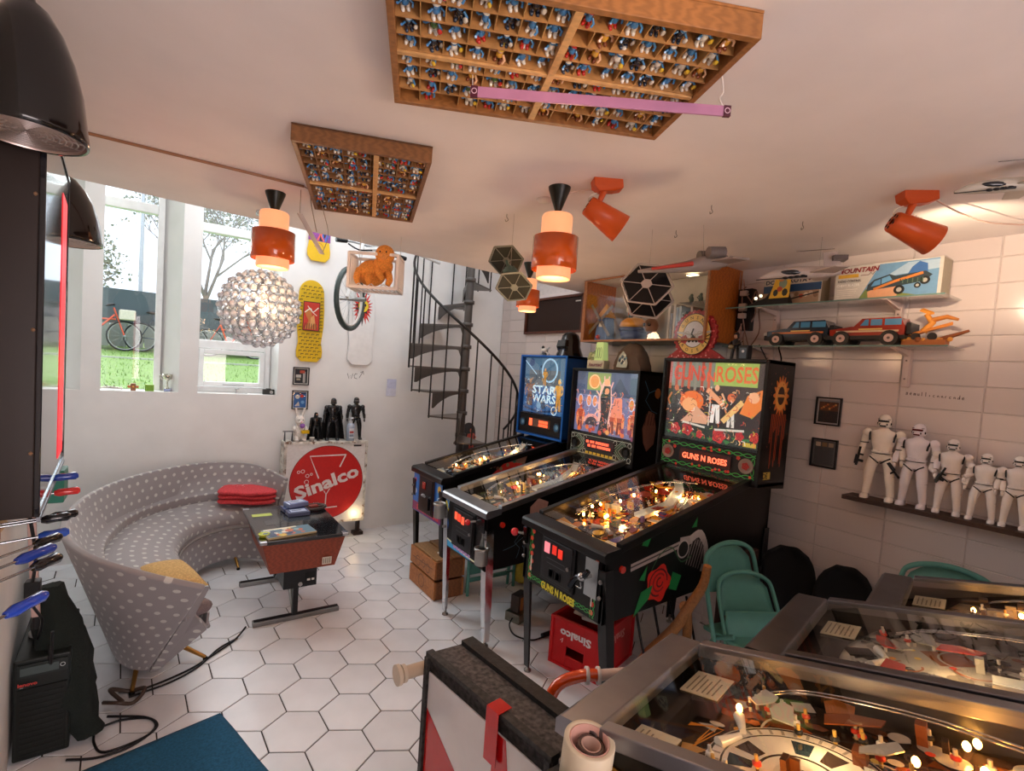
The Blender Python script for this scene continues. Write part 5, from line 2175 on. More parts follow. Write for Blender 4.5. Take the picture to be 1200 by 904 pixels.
g.box(.02, -.308, .255, .075, -.305, .315, '0a0a0c')
g.box(.028, -.310, .265, .046, -.307, .278, 'd8d8d4')
g.box(.054, -.310, .265, .070, -.307, .278, 'd8d8d4')
g.build('coin_box', 'satin', t, .003)
g = G(fr((.15, -.3515, .385), (1, 0, 0), (0, 0, 1)))
g.M = fr((.13, -.343, .385), (1, 0, 0), (0, -.1, 1))
g.rect(-.028, -.022, .028, .025, 'd8d0c0')
for k in range(4):
    g.rect(-.022 + k * .012, -.015, -.016 + k * .012, .018, '8a8478')
g.build('paper_label', 'print', t)
for y in (-.215, .375):
    g = G()
    g.box(-.25, y - .022, .0, .255, y + .022, .028, '8a8886')
    g.box(-.245, y - .012, .028, .25, y + .012, .034, '2c2a2a')
    g.build('foot_bar', 'brushed', t, .003)
    g = G()
    g.box(-.03, y - .02, .03, .0, y + .02, .345, '1c1d20')
    g.build('leg', 'satin', t, .003)
g = G()
g.tube([(-.012, -.19, .03), (-.015, -.1, .13), (-.015, .2, .13), (-.012, .36, .03)], .016, 'c0c0be', 8)
g.build('brace', 'brushed', t)
tz = .5505
t = thing('magazine', 'colourful magazine lying on the arcade table', 'magazine', (.665, 3.075, tz), .12)
g = G()
g.box(-.14, -.075, 0, .14, .075, .012, 'c8b48a')
g.build('pages', 'matte', t, .002)
g = G(T(0, 0, .0122))
random.seed(14)
g.rect(-.138, -.073, .138, .073, '5a7a8a')
for k in range(26):
    x, y = random.uniform(-.12, .12), random.uniform(-.06, .06)
    g.disc(x, y, random.uniform(.008, .03), random.choice(['d8b84a', '7a9a6a', 'c86a4a', 'e0d8c8', '3a4a6a', '8ab0b8']), None, 7)
g.rect(-.13, .045, .06, .066, 'e8e0c8')
g.build('cover_print', 'print', t)
t = thing('ashtray', 'pale green plastic dish at the near left corner of the arcade table', 'dish', (.525, 3.06, tz))
g = G()
g.lathe([(.001, 0), (.025, 0), (.032, .018), (.027, .02), (.022, .006), (.001, .006)], 'c8d840', n=16)
g.build('dish', 'gloss', t)
for k, (x, y, a, c, z) in enumerate(((.78, 3.53, .1, '3a4a78', 0), (.79, 3.42, .05, '5a6484', 0), (.80, 3.53, .3, '7a86b0', .031))):
    t = thing('game_cartridge', ['dark blue plastic case at the far side of the arcade table', 'grey blue plastic case on the arcade table, nearer of the pair', 'pale blue case on top of the dark blue one on the arcade table'][k], 'case', (x, y, tz + z), a)
    g = G()
    g.box(-.07, -.045, 0, .07, .045, .03, c)
    g.build('case', 'gloss', t, .006)
    g = G(T(0, 0, .0305))
    g.rect(-.05, -.03, .05, .03, 'aab4cc')
    g.rect(-.04, -.005, .02, .01, '2a2f4a')
    g.build('label', 'print', t)
t = thing('game_controller', 'brown steering wheel shaped controller on the far right of the arcade table', 'controller', (.915, 3.52, tz), .2)
g = G()
g.tube([(.085 * cos(2 * pi * k / 20), .06 * sin(2 * pi * k / 20), .014) for k in range(20)], .010, '4a403c', 8, closed=True)
g.box(-.08, -.012, .006, .08, .012, .02, '4a403c')
g.build('rim', 'satin', t)
g = G()
g.box(-.03, -.02, .012, .03, .02, .028, '8a3a34')
g.build('hub', 'satin', t, .004)
# ---------------------------------------------------------------- window sill, window wall and void
t = thing('trophy_cup', 'small silver trophy cup on a blue base on the middle sill', 'trophy', (.045, 4.64, ZS))
g = G()
g.box(-.022, -.022, 0, .022, .022, .022, '2f5a98')
g.build('base', 'gloss', t, .002)
g = G()
g.lathe([(.016, .022), (.005, .04), (.005, .075), (.012, .085), (.03, .11), (.036, .135), (.032, .135), (.001, .10)], 'c9c4b4', n=20)
for s in (-1, 1):
    g.tube([(s * .03, 0, .125), (s * .048, 0, .125), (s * .044, 0, .10), (s * .022, 0, .098)], .003, 'c9c4b4', 5, smooth=3)
g.build('cup', 'chrome', t)
g = G()
g.box(-.022, -.018, 0, .035, .018, .05, '9ccc3c')
for k in range(5):
    g.box(-.02 + k * .011, -.0195, .004, -.013 + k * .011, -.018, .046, '5a8a24')
o = g.build('green_box', 'satin', None, .002)
o.location = (-.075, 4.62, ZS)
tag(o, 'small bright green box on the middle window sill', 'box')
t = thing('toy', 'brown and orange cross shaped toy on the middle window sill', 'toy', (-.17, 4.62, ZS))
g = G()
g.box(-.016, -.014, 0, .016, .014, .055, '8a5a3a')
g.box(-.034, -.012, .02, .034, .012, .04, 'b8703a')
g.build('toy_body', 'satin', t, .002)
g = G()
g.ball((0, -.015, .03), .008, 'e8a04a', 8, 6)
g.build('knob', 'satin', t)
t = thing('model_ship', 'skeletal white model craft lying on the middle window sill', 'model', (-.315, 4.63, ZS))
g = G()
random.seed(7)
g.tube([(-.07, 0, .012), (0, -.01, .022), (.08, 0, .012)], .008, 'd8d2c8', 6)
for k in range(7):
    g.tube([(-.06 + k * .022, 0, .014), (-.05 + k * .02, random.choice((-.03, .03)), .03 + random.uniform(-.01, .015))], .0025, 'a8a098', 4)
g.lathe([(.001, 0), (.03, .002), (.001, .006)], 'c8beb0', (.02, 0, .014), 14)
g.build('hull', 'satin', t)
t = thing('camera', 'small black camera standing on the right window sill', 'camera', (.775, 4.62, ZS))
g = G()
g.box(-.045, -.018, 0, .045, .018, .045, '2c302e')
g.box(-.02, -.016, .045, .02, .016, .052, '3c403e')
g.build('body', 'satin', t, .003)
g = G()
g.cyl((.02, -.018, .022), (.02, -.03, .022), .014, '8a8c8c', n=16)
g.build('lens', 'gloss', t)
t = thing('desk_clip', 'little silver clamp on the right window sill', 'clamp', (.56, 4.62, ZS))
g = G()
g.box(-.04, -.012, .0, .05, .012, .008, 'b4b8ba')
g.cyl((-.03, 0, .008), (-.03, 0, .04), .006, 'b4b8ba', n=8)
g.cyl((-.045, 0, .04), (-.01, 0, .04), .004, 'b4b8ba', n=8)
g.build('clamp', 'metal', t)


def deck(label, cx, z0, z1, w, col, art, tail=.0):
    """skateboard deck hung flat on the window wall"""
    zc, L = (z0 + z1) / 2, (z1 - z0)
    t = thing('skateboard_deck', label, 'skateboard', (cx, 4.552, zc))
    h = w / 2
    out = []
    n = 14
    for k in range(n + 1):
        a = pi * k / n
        out.append((h * .93 * cos(a), L / 2 - h * 1.0 + h * 1.0 * sin(a)))
    out += [(-h, L * .12), (-h * 1.0, -L * .05), (-h * .86, -L * .26), (-h * .98, -L * .37), (-h * .95, -L * .44), (-h * .6, -L * .5), (h * .6, -L * .5), (h * .95, -L * .44), (h * .98, -L * .37), (h * .86, -L * .26), (h, -L * .05), (h, L * .12)]
    F = fr((0, -.012, 0), (1, 0, 0), (0, 0, 1))
    g = G(F)
    g.prism(out, .012, col, -.0)
    b = g.build('board', 'satin', t, .003)
    g = G(F @ T(0, 0, .0124))
    art(g, h, L)
    g.build('deck_print', 'print', b)
    return t


def bricks_art(g, h, L):
    for r in range(22):
        z = -L * .45 + r * L * .041
        if abs(z - L * .06) < L * .19:
            xs = [-.9, .66]
        else:
            xs = [-.80 + .36 * q + (.16 if r % 2 else 0) for q in range(5)]
            xs = [x for x in xs if x < .70]
        for x in xs:
            if abs(x) * h < h * .86 or abs(z - L * .06) < L * .19:
                g.rect(x * h, z, x * h + h * .22, z + .006, '3a2c14')
                g.rect(x * h, z - .008, x * h + .004, z + .004, '3a2c14')
    g.rect(-h * .62, -L * .12, h * .62, L * .235, '2a1614')
    g.rect(-h * .57, -L * .11, h * .57, L * .225, 'c8321e')
    g.poly([(-h * .5, -L * .10), (-h * .2, L * .0), (-h * .5, L * .1), (-h * .1, L * .17), (h * .1, L * .02), (h * .45, -L * .05), (h * .4, -L * .10)], 'c87838')
    g.poly([(-h * .1, -L * .08), (h * .3, -L * .02), (h * .2, L * .08), (-h * .05, L * .04)], 'e0a060')
    g.line([(-h * .5, L * .1), (-h * .1, L * .15), (h * .1, L * .11), (h * .5, L * .17)], .008, 'f2ead8', 4)
    g.line([(-h * .3, L * .18), (h * .0, L * .12), (h * .4, L * .07)], .006, 'f2ead8', 4)
    for k in range(6):
        g.line([(-h * .5 + k * .02, -L * .1), (-h * .45 + k * .018, -L * .03)], .005, '2a1614')


def burst_art(g, h, L):
    cx, cz = 0, L * .22
    g.rect(-h * .45, L * .385, h * .45, L * .4, '8a8884')
    pts = []
    random.seed(31)
    for k in range(44):
        a = 2 * pi * k / 44
        r = h * (random.uniform(.78, .95) if k % 2 else random.uniform(.45, .6)) * (1.15 if abs(sin(a)) > .7 else .95)
        pts.append((cx + min(max(r * cos(a), -h * .95), h * .95), cz + r * 1.25 * sin(a)))
    g.poly(pts, 'd02a24')
    pts = []
    for k in range(24):
        a = 2 * pi * k / 24
        r = h * (random.uniform(.5, .62) if k % 2 else .36)
        pts.append((cx + r * cos(a), cz + r * 1.25 * sin(a)))
    g.poly(pts, '1a1614')
    g.disc(cx + h * .05, cz + L * .02, h * .38, 'e8cc28', h * .46)
    g.disc(cx - h * .02, cz + L * .0, h * .2, '1a1614', h * .26, 7)
    g.disc(cx + h * .16, cz + L * .03, h * .11, '1a1614', h * .14, 5)
    g.disc(cx + h * .05, cz + L * .01, h * .12, 'd02a24', h * .15, 5)
    g.poly([(cx - h * .12, cz - L * .1), (cx + h * .12, cz - L * .1), (cx, cz - L * .24)], '1a1614')


def scribble_art(g, h, L):
    g.rect(-h * .93, -L * .25, h * .93, L * .40, '8a3a90')
    random.seed(5)
    for k in range(9):
        x = random.uniform(-.7, .7) * h
        g.line([(x, -L * .24), (x + random.uniform(-.03, .03), -L * .17), (x + .02, L * .02)], .012, random.choice(['1a1620', '3f6ac8', 'e8c02a', 'e8604a']))
    g.line([(-h * .4, -L * .32), (0, -L * .27), (h * .4, -L * .33), (h * .2, -L * .40)], .006, 'c88a1a', 4)


deck('yellow skateboard deck with black brick marks and a red picture, below the ceiling', 1.075, 1.565, 2.272, .225, 'e4ba22', bricks_art)
deck('white skateboard deck with a red black burst behind the hanging wheel', 1.53, 1.565, 2.30, .245, 'ecebea', burst_art)
deck('yellow skateboard deck with a purple end cut off by the ceiling edge', 1.115, 2.44, 3.12, .20, 'e8bc1c', scribble_art)


def picture(label, M_, w, h, art, frame='141418', mt='e8e4dc'):
    t = thing('framed_picture', label, 'picture')
    t.matrix_world = M_
    t['_'] = 0
    del t['_']
    g = G()
    f = .008
    for q in ((-w / 2, -h / 2, -w / 2 + f, h / 2), (w / 2 - f, -h / 2, w / 2, h / 2), (-w / 2 + f, h / 2 - f, w / 2 - f, h / 2), (-w / 2 + f, -h / 2, w / 2 - f, -h / 2 + f)):
        g.box(q[0], q[1], 0, q[2], q[3], .016, frame)
    g.build('frame', 'satin', t, .001)
    g = G(T(0, 0, .004))
    g.rect(-w / 2 + f, -h / 2 + f, w / 2 - f, h / 2 - f, mt)
    art(g, w - .03, h - .03)
    g.build('picture', 'print', t)
    g = G()
    g.add([(-w / 2 + f, -h / 2 + f, .012), (w / 2 - f, -h / 2 + f, .012), (w / 2 - f, h / 2 - f, .012), (-w / 2 + f, h / 2 - f, .012)], [(0, 1, 2, 3)], 'ffffff')
    g.build('pane', 'glass', t)
    return t


def art_a(g, w, h):
    g.rect(-w / 2, -h / 2, w / 2, h / 2, '2a2c34')
    g.rect(-w * .4, -h * .1, 0, h * .1, 'd8d4cc')
    g.rect(-w * .35, -h * .3, -w * .05, -h * .16, 'b8a890')
    g.rect(w * .15, -h * .45, w * .35, h * .3, 'b8b4b0')
    g.rect(-w * .1, h * .2, w * .3, h * .4, 'c8503a')


def art_b(g, w, h):
    g.rect(-w / 2, -h / 2, w / 2, h / 2, '2f6ab0')
    g.disc(-w * .2, h * .2, w * .18, 'e8e4dc')
    g.disc(w * .15, h * .25, w * .14, 'c83a2a')
    g.poly([(-w * .4, -h * .4), (-w * .1, -h * .1), (w * .0, -h * .4)], 'e0ddd4')
    g.disc(w * .22, -h * .15, w * .14, '7ab0e0')
    g.rect(-w * .45, h * .4, w * .45, h * .47, '1a2a48')


picture('upper small framed print left of the handwritten arrow on the window wall', BACK @ T(1.022, 1.436, .0), .135, .155, art_a)
picture('lower small framed blue print above the white rabbit', BACK @ T(1.022, 1.228, .0), .135, .165, art_b)

# bicycle hung behind the ceiling edge, crate with plush under the ceiling
t = thing('hanging_bicycle', 'small bicycle hung high on the window wall, wheel hanging before the white deck', 'bicycle', (1.245, 4.0, 2.09))
g = G()
R = .235
g.at(T(0, 0, 0, radians(47)))
g.tube([(R * cos(2 * pi * k / 32), 0, R * sin(2 * pi * k / 32)) for k in range(32)], .021, '3e4a48', 8, closed=True)
g.build('tyre', 'satin', t)
g = G(T(0, 0, 0, radians(47)))
g.tube([((R - .026) * cos(2 * pi * k / 32), 0, (R - .026) * sin(2 * pi * k / 32)) for k in range(32)], .011, 'd8d4d0', 6, closed=True)
g.build('rim', 'satin', t)
g = G(T(0, 0, 0, radians(47)))
for k in range(20):
    a = 2 * pi * k / 20
    g.cyl((.015 * cos(a + .5), (.02 if k % 2 else -.02), .015 * sin(a + .5)), ((R - .03) * cos(a), 0, (R - .03) * sin(a)), .0014, 'c0c4c6', n=4)
stuff(g.build('spokes', 'metal', t))
g = G(T(0, 0, 0, radians(47)))
g.cyl((0, -.13, 0), (0, .12, 0), .013, 'b4b4b2', n=12)
g.cyl((0, -.13, 0), (0, -.04, 0), .018, 'b4b4b2', n=12)
g.build('hub', 'metal', t)
g = G()
g.tube([(.06, .1, .0), (.10, .16, .25), (.14, .18, .50)], .014, 'd8d8d6', 8)
g.tube([(-.05, -.08, .0), (.06, .05, .28), (.14, .18, .50)], .014, 'd8d8d6', 8)
g.tube([(.14, .18, .45), (.6, .3, .55), (.95, .35, .50)], .018, 'd8d8d6', 8)
g.build('fork', 'satin', t)
g = G()
g.tube([(-.1, .12, .47), (.05, .16, .49), (.30, .22, .48), (.56, .28, .46)], .011, 'b8bcbe', 8, smooth=3)
g.build('handlebar', 'chrome', t)
for a, b in (((-.1, .12, .47), (-.01, .14, .483)), ((.44, .25, .468), (.57, .28, .46))):
    g = G()
    g.cyl(a, b, .019, '16181a', n=10)
    g.build('grip', 'satin', t)
g = G()
g.tube([(.0, .13, .46), (.08, .10, .42), (.2, .12, .44)], .006, '202224', 6, smooth=3)
g.tube([(.2, .18, .5), (.35, .1, .45), (.45, .2, .45)], .004, 'd8dcdc', 6, smooth=3)
g.build('brake_lever', 'metal', t)

t = thing('white_crate', 'white plastic crate hanging upside down from the ceiling edge', 'crate', (1.025, 2.83, 2.11), -radians(33))
cw = 'e9e1da'
g = G()
hw, hd, hh = .137, .085, .10
for sx in (-1, 1):
    for sy in (-1, 1):
        g.box(sx * hw - .008, sy * hd - .008, -hh, sx * hw + .008, sy * hd + .008, hh, cw)
for z in (-hh, hh - .012):
    for s in (-1, 1):
        g.box(-hw, s * hd - .006, z, hw, s * hd + .006, z + .016, cw)
        g.box(s * hw - .006, -hd, z, s * hw + .006, hd, z + .016, cw)
g.build('frame', 'satin', t, .002)
g = G()
for k in range(10):
    x = -hw + .02 + k * (2 * hw - .04) / 9
    g.box(x - .003, hd - .003, -hh, x + .003, hd + .003, hh, cw)
    g.box(x - .003, -hd, -hh, x + .003, hd, -hh + .006, cw)
for k in range(6):
    y = -hd + .02 + k * (2 * hd - .04) / 5
    for s in (-1, 1):
        g.box(s * hw - .003, y - .003, -hh, s * hw + .003, y + .003, hh, cw)
for k in range(4):
    x = -hw + .03 + k * .07
    g.tube([(x, -hd, -hh + .004), (x + .03, -hd, -hh + .03), (x + .06, -hd, -hh + .004)], .004, cw, 4)
g.build('lattice', 'satin', t)
g = G()
for x_ in (-.12, .12):
    g.cyl((x_, .07, hh - .01), (x_, .07, CEIL - 2.11), .002, 'd8d0c8', n=5)
g.build('cord', 'matte', t)
t = thing('plush_toy', 'orange brown plush toy sitting in the white hanging crate', 'plush toy', (1.025, 2.82, 2.12), -radians(33))
OB_ = 'e0903e'
g = G()
g.ball((-.03, 0, -.01), (.085, .06, .075), OB_, 18, 12)
g.ball((.035, -.02, .03), (.06, .05, .055), OB_, 16, 10)
g.build('body', 'plush', t)
g = G()
g.ball((.05, -.045, .09), (.055, .05, .055), OB_, 18, 12)
g.ball((.05, -.085, .075), (.028, .02, .02), 'e0954e', 12, 8)
g.build('head', 'plush', t)
for a, b, c in (((-.09, -.03, -.0), (-.1, -.06, -.05), (-.085, -.07, -.085)), ((.07, -.04, -.01), (.09, -.07, -.05), (.08, -.08, -.085)), ((-.03, -.05, -.03), (-.03, -.08, -.06), (-.02, -.085, -.085)), ((.02, -.05, .0), (.035, -.08, -.03), (.05, -.085, -.06))):
    g = G()
    g.tube([a, b, c], [.024, .018, .013], OB_, 8, smooth=3)
    g.build('limb', 'plush', t)
g = G()
for x in (.032, .066):
    g.ball((x, -.088, .098), .006, '1c1612', 8, 6)
g.build('eyes', 'gloss', t)

# ---------------------------------------------------------------- spiral staircase
sx, sy = 2.355, 4.02
st = thing('spiral_staircase', 'grey iron spiral staircase with thin balusters in the corner', 'staircase', (sx, sy, 0))
SC = '4b4643'
g = G()
g.cyl((0, 0, 0), (0, 0, 3.25), .036, SC, n=20)
g.build('pole', 'satin', st)
RO = .508
rise = .205
tops = []
for i in range(15):
    z = .16 + rise * i
    a = radians(150 + (1.70 - z) / rise * 28.5)
    w = radians(33)
    g = G(T(0, 0, z, a))
    n = 5
    arc = [(RO * cos(-w / 2 + w * k / n), RO * sin(-w / 2 + w * k / n)) for k in range(n + 1)]
    g.prism([(.04, -.02)] + arc + [(.04, .02)], .014, '5c5550', -.014)
    # bracket with arched opening along the front edge
    e = (cos(w / 2), sin(w / 2))
    pts = [(.036, 0), (RO, 0), (RO, -rise * .62), (RO - .02, -rise * .62)]
    cx_, cz_ = RO - .03, -rise * .15
    for k in range(9):
        b = radians(-90 + 0) + 0
        tt_ = k / 8
        pts.append((RO - .03 - (RO - .12) * tt_, -rise * (.60 - .52 * sin(tt_ * pi / 2) ** .8)))
    pts += [(.07, -rise * .10), (.036, -rise * .5)]
    g.M = T(0, 0, z - .014, a) @ fr((-.0, -.0, 0), (e[0], e[1], 0), (0, 0, 1))
    g.prism(pts, .008, SC, -.004)
    g.build('tread', 'satin', st, .002)
    g = G(T(0, 0, z, a))
    g.lathe([(.036, -.02), (.05, -.015), (.05, .015), (.036, .02)], SC, n=16)
    g.build('collar', 'satin', st)
    tops.append((z, a))
for i in range(len(tops) - 1):
    for f in (0, .5):
        z = tops[i][0] + rise * f
        a = tops[i][1] + (tops[i + 1][1] - tops[i][1]) * f
        x, y = (RO + .01) * cos(a), (RO + .01) * sin(a)
        if x + sx > 3.05 or y + sy > 4.53:
            continue
        g = G()
        g.cyl((x, y, tops[i][0] - .02), (x, y, z + .86), .0075, '1f1c1b', n=6)
        g.build('baluster', 'satin', st)
g = G()
pts = []
for k in range(70):
    u = k / 69 * (len(tops) - 1)
    i = min(int(u), len(tops) - 2)
    f = u - i
    z = tops[i][0] + rise * f
    a = tops[i][1] + (tops[i + 1][1] - tops[i][1]) * f
    pts.append(((RO + .01) * cos(a), (RO + .01) * sin(a), z + .865))
g.tube(pts, .012, '1f1c1b', 8)
g.build('handrail', 'satin', st)
# decks leaning behind the stairs
t = thing('skateboard_deck', 'black skateboard deck with red figures leaning behind the staircase', 'skateboard', (2.64, 4.28, .62))
t.rotation_euler = (-.10, 0, .45)
g = G(fr((0, 0, 0), (1, 0, 0), (0, 0, 1)))
out = [(.12 * cos(pi * k / 12), .34 + .10 * sin(pi * k / 12)) for k in range(13)] + [(-.115, -.36), (.115, -.36)]
g.prism(out, .012, '17151a', -.012)
b = g.build('board', 'gloss', t, .003)
g = G(fr((0, -.001, 0), (1, 0, 0), (0, 0, 1)))
for x, z, s in ((.03, .12, .26), (-.04, -.08, .26), (.02, -.3, .24)):
    human(g, x, z, s, 'e0785a', 'd85a48', 'b8402f', .4, 1.5)
g.build('deck_print', 'print', b)
g = G(fr((0, 0, 0), (1, 0, 0), (0, 0, 1)))
g.box(-.10, -.08, 0, .10, .08, .012, 'e4e2de')
g.L = 104
for k in range(4):
    g.line([(-.08 + k * .045, -.05), (-.06 + k * .045, .05), (-.03 + k * .045, -.02)], .012, '1a1a1c')
g.ring(.02, 0, .05, .01, '1a1a1c')
o = g.build('sign_board', 'print')
o.location = (2.30, 3.82, .62)
o.rotation_euler = (-.25, 0, .35)
tag(o, 'white board with black lettering shapes at the foot of the staircase', 'board')
g = G(fr((0, 0, 0), (1, 0, 0), (0, 0, 1)))
g.box(-.05, -.075, 0, .05, .0, .0015, 'dfe0f0')
g.box(-.045, .0, 0, .05, .09, .0015, 'd5d8f0')
o = g.build('paper_notice', 'matte', None)
o.location = (1.86, 4.553, 1.36)
tag(o, 'pale paper notices taped to the wall behind the staircase', 'notice')
# ---------------------------------------------------------------- tiled wall: board, case, shelves, figures
t = thing('dark_board', 'dark brown framed board on the tiled wall left of the display case', 'board')
t.matrix_world = RIGHT @ T(-3.69, 2.162, 0)
g = G()
w, h = .42, .172
for q in ((-w, -h, -w + .022, h), (w - .022, -h, w, h), (-w + .022, h - .022, w - .022, h), (-w + .022, -h, w - .022, -h + .022)):
    g.box(q[0], q[1], 0, q[2], q[3], .03, '5a2c1a')
g.build('frame', 'wood', t, .002)
g = G()
g.box(-w + .02, -h + .02, 0, w - .02, h - .02, .012, '2e1a12')
g.L = 104
g.rect(w * .72, h * .62, w * .88, h * .68, 'd8d4cc')
g.build('panel', 'satin', t)

# display case hung under the ceiling
cx0, cx1, cy0, cy1, cz0, cz1 = 2.76, 3.095, 1.85, 2.93, 1.872, 2.345
t = thing('display_case', 'wooden glass fronted display case hung under the ceiling', 'display case')
g = G()
g.box(cx0, cy0, cz0, cx1, cy0 + .018, cz1, 'b4621c')
g.build('side_panel', 'wood', t, .002)
g = G()
g.box(cx0, cy1 - .018, cz0, cx1, cy1, cz1, 'b4621c')
g.build('side_panel', 'wood', t, .002)
g = G()
g.box(cx0, cy0 + .018, cz0, cx1, cy1 - .018, cz0 + .012, '4a4540')
g.build('bottom_panel', 'satin', t)
g = G()
g.box(cx1 - .01, cy0 + .018, cz0 + .012, cx1, cy1 - .018, cz1, 'b9b4aa')
g.build('back_panel', 'paint', t)
g = G()
for q in ((cy0, cz0, cy0 + .014, cz1), (cy1 - .03, cz0, cy1, cz1), (cy0 + .014, cz1 - .012, cy1 - .03, cz1), (cy0 + .014, cz0, cy1 - .03, cz0 + .014)):
    g.box(cx0 - .012, q[0], q[1], cx0, q[2], q[3], 'a8744e')
g.build('front_frame', 'wood', t, .002)
g = G()
g.add([(cx0 - .004, cy0 + .01, cz0 + .01), (cx0 - .004, cy1 - .01, cz0 + .01), (cx0 - .004, cy1 - .01, cz1 - .01), (cx0 - .004, cy0 + .01, cz1 - .01)], [(0, 1, 2, 3)], 'ffffff')
g.build('glass_front', 'glass', t)
g = G()
for k in range(3):
    g.box(cx0 + .2, cy0 + .25 + k * .27, cz1 - .014, cx0 + .24, cy0 + .32 + k * .27, cz1 - .008, 'ffe8b8')
g.build('strip_light', 'glow2', t)
fz = cz0 + .013
t = thing('toy_windmill', 'blue toy windmill with grey sails inside the display case', 'toy', (2.88, 2.80, fz), -pi / 2)
g = G()
g.loft([[(-.06, -.05, 0), (.06, -.05, 0), (.06, .05, 0), (-.06, .05, 0)], [(-.045, -.04, .18), (.045, -.04, .18), (.045, .04, .18), (-.045, .04, .18)]], '5a7ab0', True, True, False)
g.box(-.02, -.052, .11, .02, -.045, .15, 'e8e4da')
g.build('tower', 'paint', t)
g = G()
g.loft([[(-.06, -.05, .18), (.06, -.05, .18), (.06, .05, .18), (-.06, .05, .18)], [(-.004, -.004, .29), (.004, -.004, .29), (.004, .004, .29), (-.004, .004, .29)]], 'd09a4a', True, True, False)
g.build('roof', 'paint', t)
for k in range(4):
    a = .7 + k * pi / 2
    g = G(fr((0, -.06, .16), (cos(a), 0, sin(a)), (-sin(a), 0, cos(a))))
    g.box(.01, -.012, 0, .16, .012, .004, '7a6e66')
    g.build('sail', 'paint', t)
g = G()
g.ball((-.01, -.062, .03), .018, 'c83a3a', 8, 6)
g.build('red_flower', 'paint', t)
t = thing('toy_burger', 'orange bun shaped toy on a stack inside the display case', 'toy', (2.86, 2.50, fz), -pi / 2)
g = G()
g.lathe([(.001, .17), (.06, .16), (.095, .13), (.10, .10), (.001, .09)], 'd8962e', n=24)
g.build('bun', 'satin', t)
g = G()
g.lathe([(.09, .092), (.104, .085), (.104, .07), (.09, .065)], '3f4a78', n=16)
g.lathe([(.001, 0), (.08, 0), (.098, .062), (.001, .065)], '4a5a86', n=16)
g.build('bowl', 'satin', t)
t = thing('toy_skull', 'brown round toy with black glasses inside the display case', 'toy', (2.84, 2.33, fz), -pi / 2)
g = G()
g.ball((0, 0, .10), (.05, .05, .055), '7a5c48', 14, 10)
g.lathe([(.001, 0), (.03, 0), (.02, .06), (.001, .06)], '5a4438', n=12)
g.build('head', 'satin', t)
g = G()
for s in (-1, 1):
    g.ball((s * .02, -.045, .105), (.016, .008, .012), '0f0f10', 8, 6)
g.build('glasses', 'gloss', t)
t = thing('toy_car', 'jumble of an orange and brown toy vehicle at the top of the display case', 'toy', (2.93, 2.52, fz + .19), -pi / 2)
g = G()
g.box(-.08, -.03, 0, .08, .03, .04, 'b8602a')
g.box(-.04, -.028, .04, .03, .028, .075, '8a4a28')
for x in (-.05, .05):
    g.cyl((x, -.035, 0), (x, -.028, 0), .02, '1c1a18', n=12)
g.ball((-.09, -.01, .05), .025, 'd8d4cc', 8, 6)
g.build('body', 'satin', t, .003)
g = G()
g.box(-.12, -.05, -.012, .12, .05, 0, 'a8a49c')
for q in (-.11, .11):
    g.box(q - .004, -.045, -.19, q + .004, .045, -.012, 'a8a49c')
g.build('perch', 'glass', t)
random.seed(22)
for k in range(9):
    hb = random.uniform(.17, .25)
    g = G()
    g.box(-.055, -.009, 0, .055, .009, hb, random.choice(['b8c8d4', 'd8d4cc', 'a0b4c8', 'c8b8b0', '8a9ab0']))
    o = g.build('game_box', 'satin', None, .001)
    o.location = (2.96, 2.24 - k * .022, fz)
    tag(o, ['%s slim boxed game standing in the row right of the round toy' % s for s in ('first', 'second', 'third', 'fourth', 'fifth', 'sixth', 'seventh', 'eighth', 'last')][k], 'box', 'boxed games in the display case')
random.seed(23)
for k in range(14):
    g = G()
    g.ball((0, 0, .02), (.013, .012, .02), '5f7468', 7, 5)
    g.ball((0, -.004, .045), (.010, .010, .012), '6f8478', 7, 5)
    g.tube([(-.012, 0, .025), (-.022, -.006, .04)], .004, '5f7468', 5)
    g.tube([(.012, 0, .025), (.022, -.006, .015)], .004, '4f6458', 5)
    if k == 0:
        po = g.build('small_figure', 'satin')
        o = po
    else:
        o = po.copy()
        COL.objects.link(o)
    r, q = k // 7, k % 7
    o.location = (2.90 + .1 * (k % 2) * .4, 2.10 - q * .034, 2.02 + r * .115)
    o.rotation_euler = (0, 0, -pi / 2 + random.uniform(-.6, .6))
    tag(o, 'tiny grey green figure on the %s case shelf, %s from the left' % (['lower', 'upper'][r], ['first', 'second', 'third', 'fourth', 'fifth', 'sixth', 'last'][q]), 'toy figure', 'grey green figures in the display case')
for z in (2.018, 2.133):
    g = G()
    g.box(2.85, 1.868, z - .004, 3.085, 2.13, z, 'ffffff')
    o = g.build('case_shelf', 'shelfglass')
    tag(o, 'upper short glass shelf inside the display case' if z > 2.1 else 'lower short glass shelf inside the display case', 'shelf')

